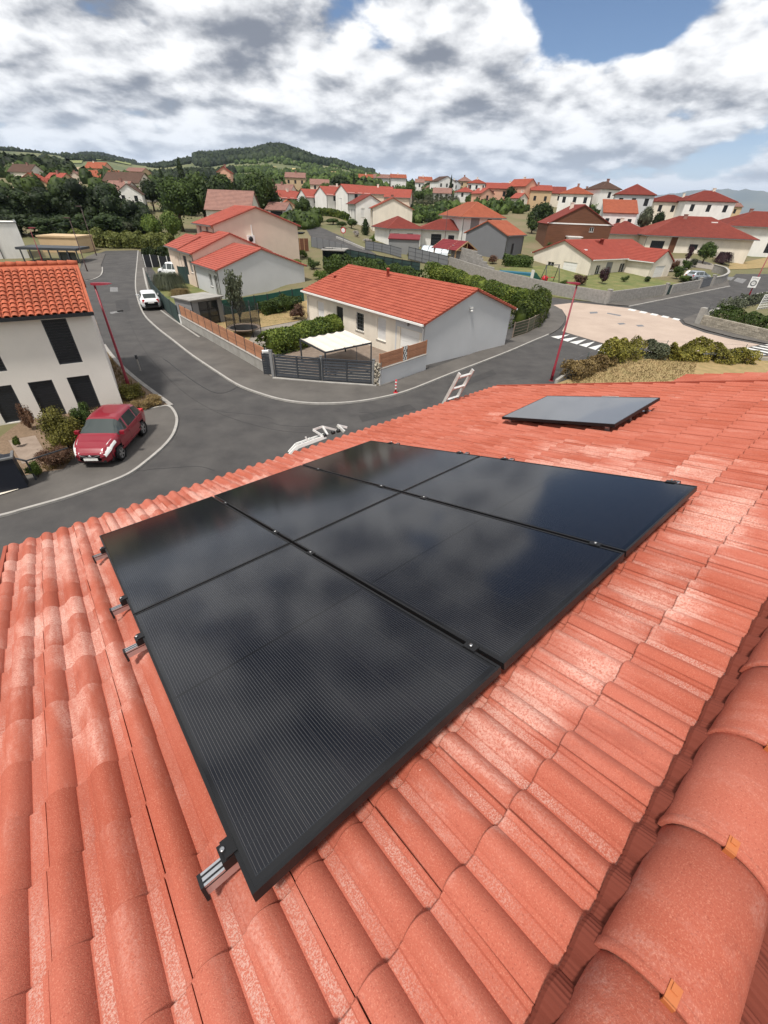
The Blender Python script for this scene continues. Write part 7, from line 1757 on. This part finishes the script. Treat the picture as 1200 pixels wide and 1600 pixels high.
# single shrubs close by
def shrub(label, px, py, wpx, h, m_, n=3000, s=.035, kind='bush', name='shrub', z=0):
    p = hit(px, py); w = wpx*p.y/803*1.05; return plant(name, label, 'shrub' if name == 'shrub' else 'plant', (p.x, p.y, p.z+z), w, h, kind, m_, n, s, trunk=False)
shrub('big yellow green shrub left of the red car', 108, 700, 82, 2.1, 'lf_yellow', 5000, .035)
shrub('dark green shrub squeezed between the wall and the red car', 142, 678, 50, 1.7, 'lf_mid', 3500, .045)
shrub('brown withered shrub in front of the yellow green one', 92, 728, 74, 1.15, 'lf_brown', 5000, .03)
shrub('small green shrub at the kerb beside the railing', 62, 748, 34, .85, 'lf_light', 2500, .06)
shrub('flowering plant in front of the dark door of the off white house', 30, 700, 14, .7, 'lf_light', 900, .1)
shrub('green shrub at the corner of the off white house', 176, 628, 34, 1.3, 'lf_light', 2800, .05)
shrub('leafy weeds round the foot of the left red lamp', 205, 624, 52, .95, 'lf_yellow', 3500, .045)
shrub('dry grass tuft at the tip of the planted strip', 240, 634, 44, .6, 'lf_dry', 3000, .05)
shrub('dry weeds under the red car tail', 222, 640, 40, .55, 'lf_dry', 2500, .05)
shrub('reddish shrub before the ground floor shutter', 52, 672, 26, 1.5, 'lf_brown', 1600, .05)
shrub('drooping fountain grass in the terrace garden', 266, 452, 52, 2.1, 'lf_olive', 1400, .02, 'fountain', 'ornamental_grass')
shrub('pale straw coloured grass beside the drooping one', 283, 463, 34, .9, 'lf_dry', 900, .025, 'fountain', 'ornamental_grass')
shrub('rounded green shrub by the corner of the long red roof', 463, 500, 30, 1.5, 'lf_brown', 2500, .05)
shrub('green shrub before the windbreak mesh', 438, 490, 28, 1.3, 'lf_mid', 2500, .05)
shrub('thin twiggy rose against the cream wall', 487, 503, 22, 1.2, 'lf_dry', 700, .05, 'bush')
shrub('potted rose bush with pink tints at the cream house corner', 905, 446, 22, 1.7, 'lf_brown', 1500, .06)
shrub('climbing rose on the front of the cream house', 940, 444, 16, 2.6, 'lf_purple', 1200, .06)
shrub('shrub under the front window of the cream house', 1010, 441, 12, .9, 'lf_mid', 900, .08)
for x, y, w, h, m_, l in ((1056, 436, 20, 2.2, 'lf_mid', 'leafy shrub right of the white garage door'), (1048, 425, 16, 2.2, 'lf_brown', 'reddish shrub behind the garage corner'), (1070, 422, 18, 1.8, 'lf_mid', 'shrub in the gravel garden before the large cream house'), (1082, 417, 14, 1.5, 'lf_olive', 'low grey shrub in the gravel garden'), (1068, 440, 24, 1.0, 'lf_light', 'light green ground shrubs behind the short block wall')):
    shrub(l, x, y, w, h, m_, 1500, .06)
shrub('spiky dark yucca before the large cream house', 1127, 412, 26, 2.4, 'lf_purple', 500, .05, 'fountain', 'yucca')
p = hit(1097, 412); plant('tree', 'round topped small tree before the large cream house', 'tree', p, 3.4, 3.6, 'round', 'lf_mid', 2000, .06)
p = hit(376, 506); plant('tree', 'slender airy tree beside the shed and trampoline', 'tree', p, 1.9, 4.2, 'airy', 'lf_olive', 2200, .07)
p = hit(1072, 410); plant('tree', 'thin ornamental tree left of the round topped one', 'tree', p, 1.2, 2.6, 'airy', 'lf_purple', 600, .12)
for x, y, w, h, m_, l in ((452, 402, 18, 1.0, 'lf_mid', 'low shrub under the wattle fence'), (474, 402, 16, 1.2, 'lf_light', 'light shrub right of the wattle fence foot'), (490, 420, 22, 1.5, 'lf_mid', 'shrub beside the dark lean-to'), (500, 437, 24, 1.3, 'lf_light', 'leafy shrub behind the corner of the long red roof'), (430, 398, 14, 1.1, 'lf_yellow', 'yellowish shrub left of the wattle fence'), (463, 415, 18, .9, 'lf_corn', 'pale vegetable patch above the grey gable'), (444, 412, 16, .8, 'lf_light', 'row of greens behind the middle terrace house'), (642, 405, 12, 1.6, 'lf_yellow', 'tall weeds in the gap of the slate panels')):
    shrub(l, x, y, w, h, m_, 1300, .07)
for x, y, w, h, m_, l in ((842, 448, 16, 1.0, 'lf_mid', 'shrub behind the block wall near the swing frame'), (880, 446, 14, .9, 'lf_light', 'low shrub in front of the cream house gable'), (975, 441, 12, 1.1, 'lf_mid', 'shrub between the door and window of the cream house'), (795, 410, 24, 1.5, 'lf_mid', 'leafy shrub at the foot of the grey annex'), (815, 408, 20, 1.2, 'lf_yellow', 'yellowish shrub at the foot of the grey annex'), (770, 412, 18, 1.7, 'lf_brown', 'brownish shrub beside the pavilion post'), (860, 398, 26, 2.4, 'lf_mid', 'shrub tree between the annex and the brown house'), (925, 395, 22, 1.6, 'lf_mid', 'shrub in front of the brown house'), (728, 396, 14, 1.2, 'lf_light', 'shrub before the tall white house')):
    shrub(l, x, y, w, h, m_, 1300, .07)
# grass and weeds as ground cover
def tufts(name, area, n, h, s, m_, seed):
    rr = random.Random(seed); mb = MB(); k = 0
    P = [hit(*p) for p in area]; xs = [p.x for p in P]; ys = [p.y for p in P]
    def inside(x, y):
        r = False
        for i in range(len(P)):
            a, b = P[i], P[i-1]
            if (a.y > y) != (b.y > y) and x < (b.x-a.x)*(y-a.y)/(b.y-a.y)+a.x: r = not r
        return r
    while k < n:
        x, y = rr.uniform(min(xs), max(xs)), rr.uniform(min(ys), max(ys))
        if not inside(x, y): continue
        k += 1; g = ground(x, y)+.05
        for q in range(3):
            a = rr.uniform(0, 6.28); d = V((cos(a), sin(a), 0)); w = V((-d.y, d.x, 0))*s*.5; hh = h*rr.uniform(.5, 1.2); b = V((x, y, g))
            mb.quad(b-w, b+w, b+d*hh*.5+V((0, 0, hh)))
    mb.build(name, M[m_], kind='stuff')
tufts('dry_grass', [(845, 612), (893, 597), (950, 570), (1030, 562), (1090, 562), (1080, 600), (900, 640)], 4500, .11, .022, 'lf_dry', 31)
tufts('weeds', [(163, 545), (195, 588), (240, 625), (215, 640), (180, 648), (150, 690), (110, 725), (60, 748), (75, 715)], 2600, .18, .04, 'lf_dry', 32)
tufts('grass', [(322, 503), (350, 482), (400, 480), (478, 475), (478, 498), (400, 513), (380, 530)], 3500, .10, .03, 'lf_dry', 33)
# woods on the hills: one mass each
def woods(name, n, fr, fa, cond, rmin, rmax, m_, seed, cards=0):
    rr = random.Random(seed); mb = MB(); k = 0; tries = 0
    while k < n and tries < n*30:
        tries += 1; r = fr[0]+(fr[1]-fr[0])*rr.random(); a = radians(rr.uniform(*fa)); x, y = r*sin(a), r*cos(a)
        if not cond(x, y, r, math.degrees(a)): continue
        s = rr.uniform(rmin, rmax); blob(mb, (x, y, ground(x, y)+s*.45), s, rr, (1, 1, rr.uniform(.8, 1.3)), 6, 4); k += 1
        for q in range(cards if r < 520 else 0): d = rand_dir(rr); d.z = abs(d.z); card(mb, V((x, y, ground(x, y)+s*.45))+d*s*rr.uniform(.85, 1.2), d+rand_dir(rr)*.7, s*.42, rr)
    mb.build(name, M[m_], kind='stuff')
nz2 = lambda x, y, sc, o: noise.noise(V((x/sc, y/sc, o)))
woods('hill_forest', 9000, (1010, 1560), (-20.5, -2.5), lambda x, y, r, a: r > 1120+90*nz2(x, y, 150, 2) and nz2(x, y, 130, 9) > -.34, 4.5, 8.5, 'lf_far', 41)
woods('hill_forest', 900, (2100, 2350), (-30.5, -26), lambda x, y, r, a: nz2(x, y, 120, 4) > -.2, 6, 10, 'lf_far', 42)
woods('hedgerow_trees', 2600, (330, 2100), (-42, -17), lambda x, y, r, a: nz2(x, y, 140, 14) > .22 and ground(x, y) < 120, 2.6, 5.5, 'lf_dark', 43, 30)
woods('hedgerow_trees', 1500, (240, 1050), (-18, -1), lambda x, y, r, a: nz2(x, y, 90, 17) > .10, 2.2, 4.2, 'lf_mid', 44, 34)
woods('hedgerow_trees', 260, (260, 420), (-1, 27), lambda x, y, r, a: nz2(x, y, 60, 19) > -.05, 1.8, 3.2, 'lf_mid', 45, 34)
woods('village_bushes', 420, (150, 330), (0, 27), lambda x, y, r, a: nz2(x, y, 30, 29) > .0, 1.0, 2.3, 'lf_mid', 47, 40)
woods('village_bushes', 130, (100, 240), (-13, -8.8), lambda x, y, r, a: nz2(x, y, 20, 33) > .0, .8, 1.8, 'lf_mid', 48, 40)
woods('hedgerow_trees', 160, (190, 330), (-40, -16), lambda x, y, r, a: nz2(x, y, 50, 23) > .0, 1.8, 3.2, 'lf_mid', 46, 40)
# ------------------------------------------------------------------ air
def haze():
    mb = MB(); mb.box((-21000, -9000, -218), (21000, 21000, 760))
    m_ = bpy.data.materials.new('haze'); m_.use_nodes = True; nt = m_.node_tree; nt.nodes.clear()
    v = nt.nodes.new('ShaderNodeVolumePrincipled'); v.inputs['Color'].default_value = (.66, .79, 1, 1); v.inputs['Density'].default_value = HAZE; v.inputs['Anisotropy'].default_value = 0.0
    o = nt.nodes.new('ShaderNodeOutputMaterial'); nt.links.new(v.outputs[0], o.inputs['Volume'])
    mb.build('haze', m_, kind='stuff')
HAZE = 5.5e-5
haze()
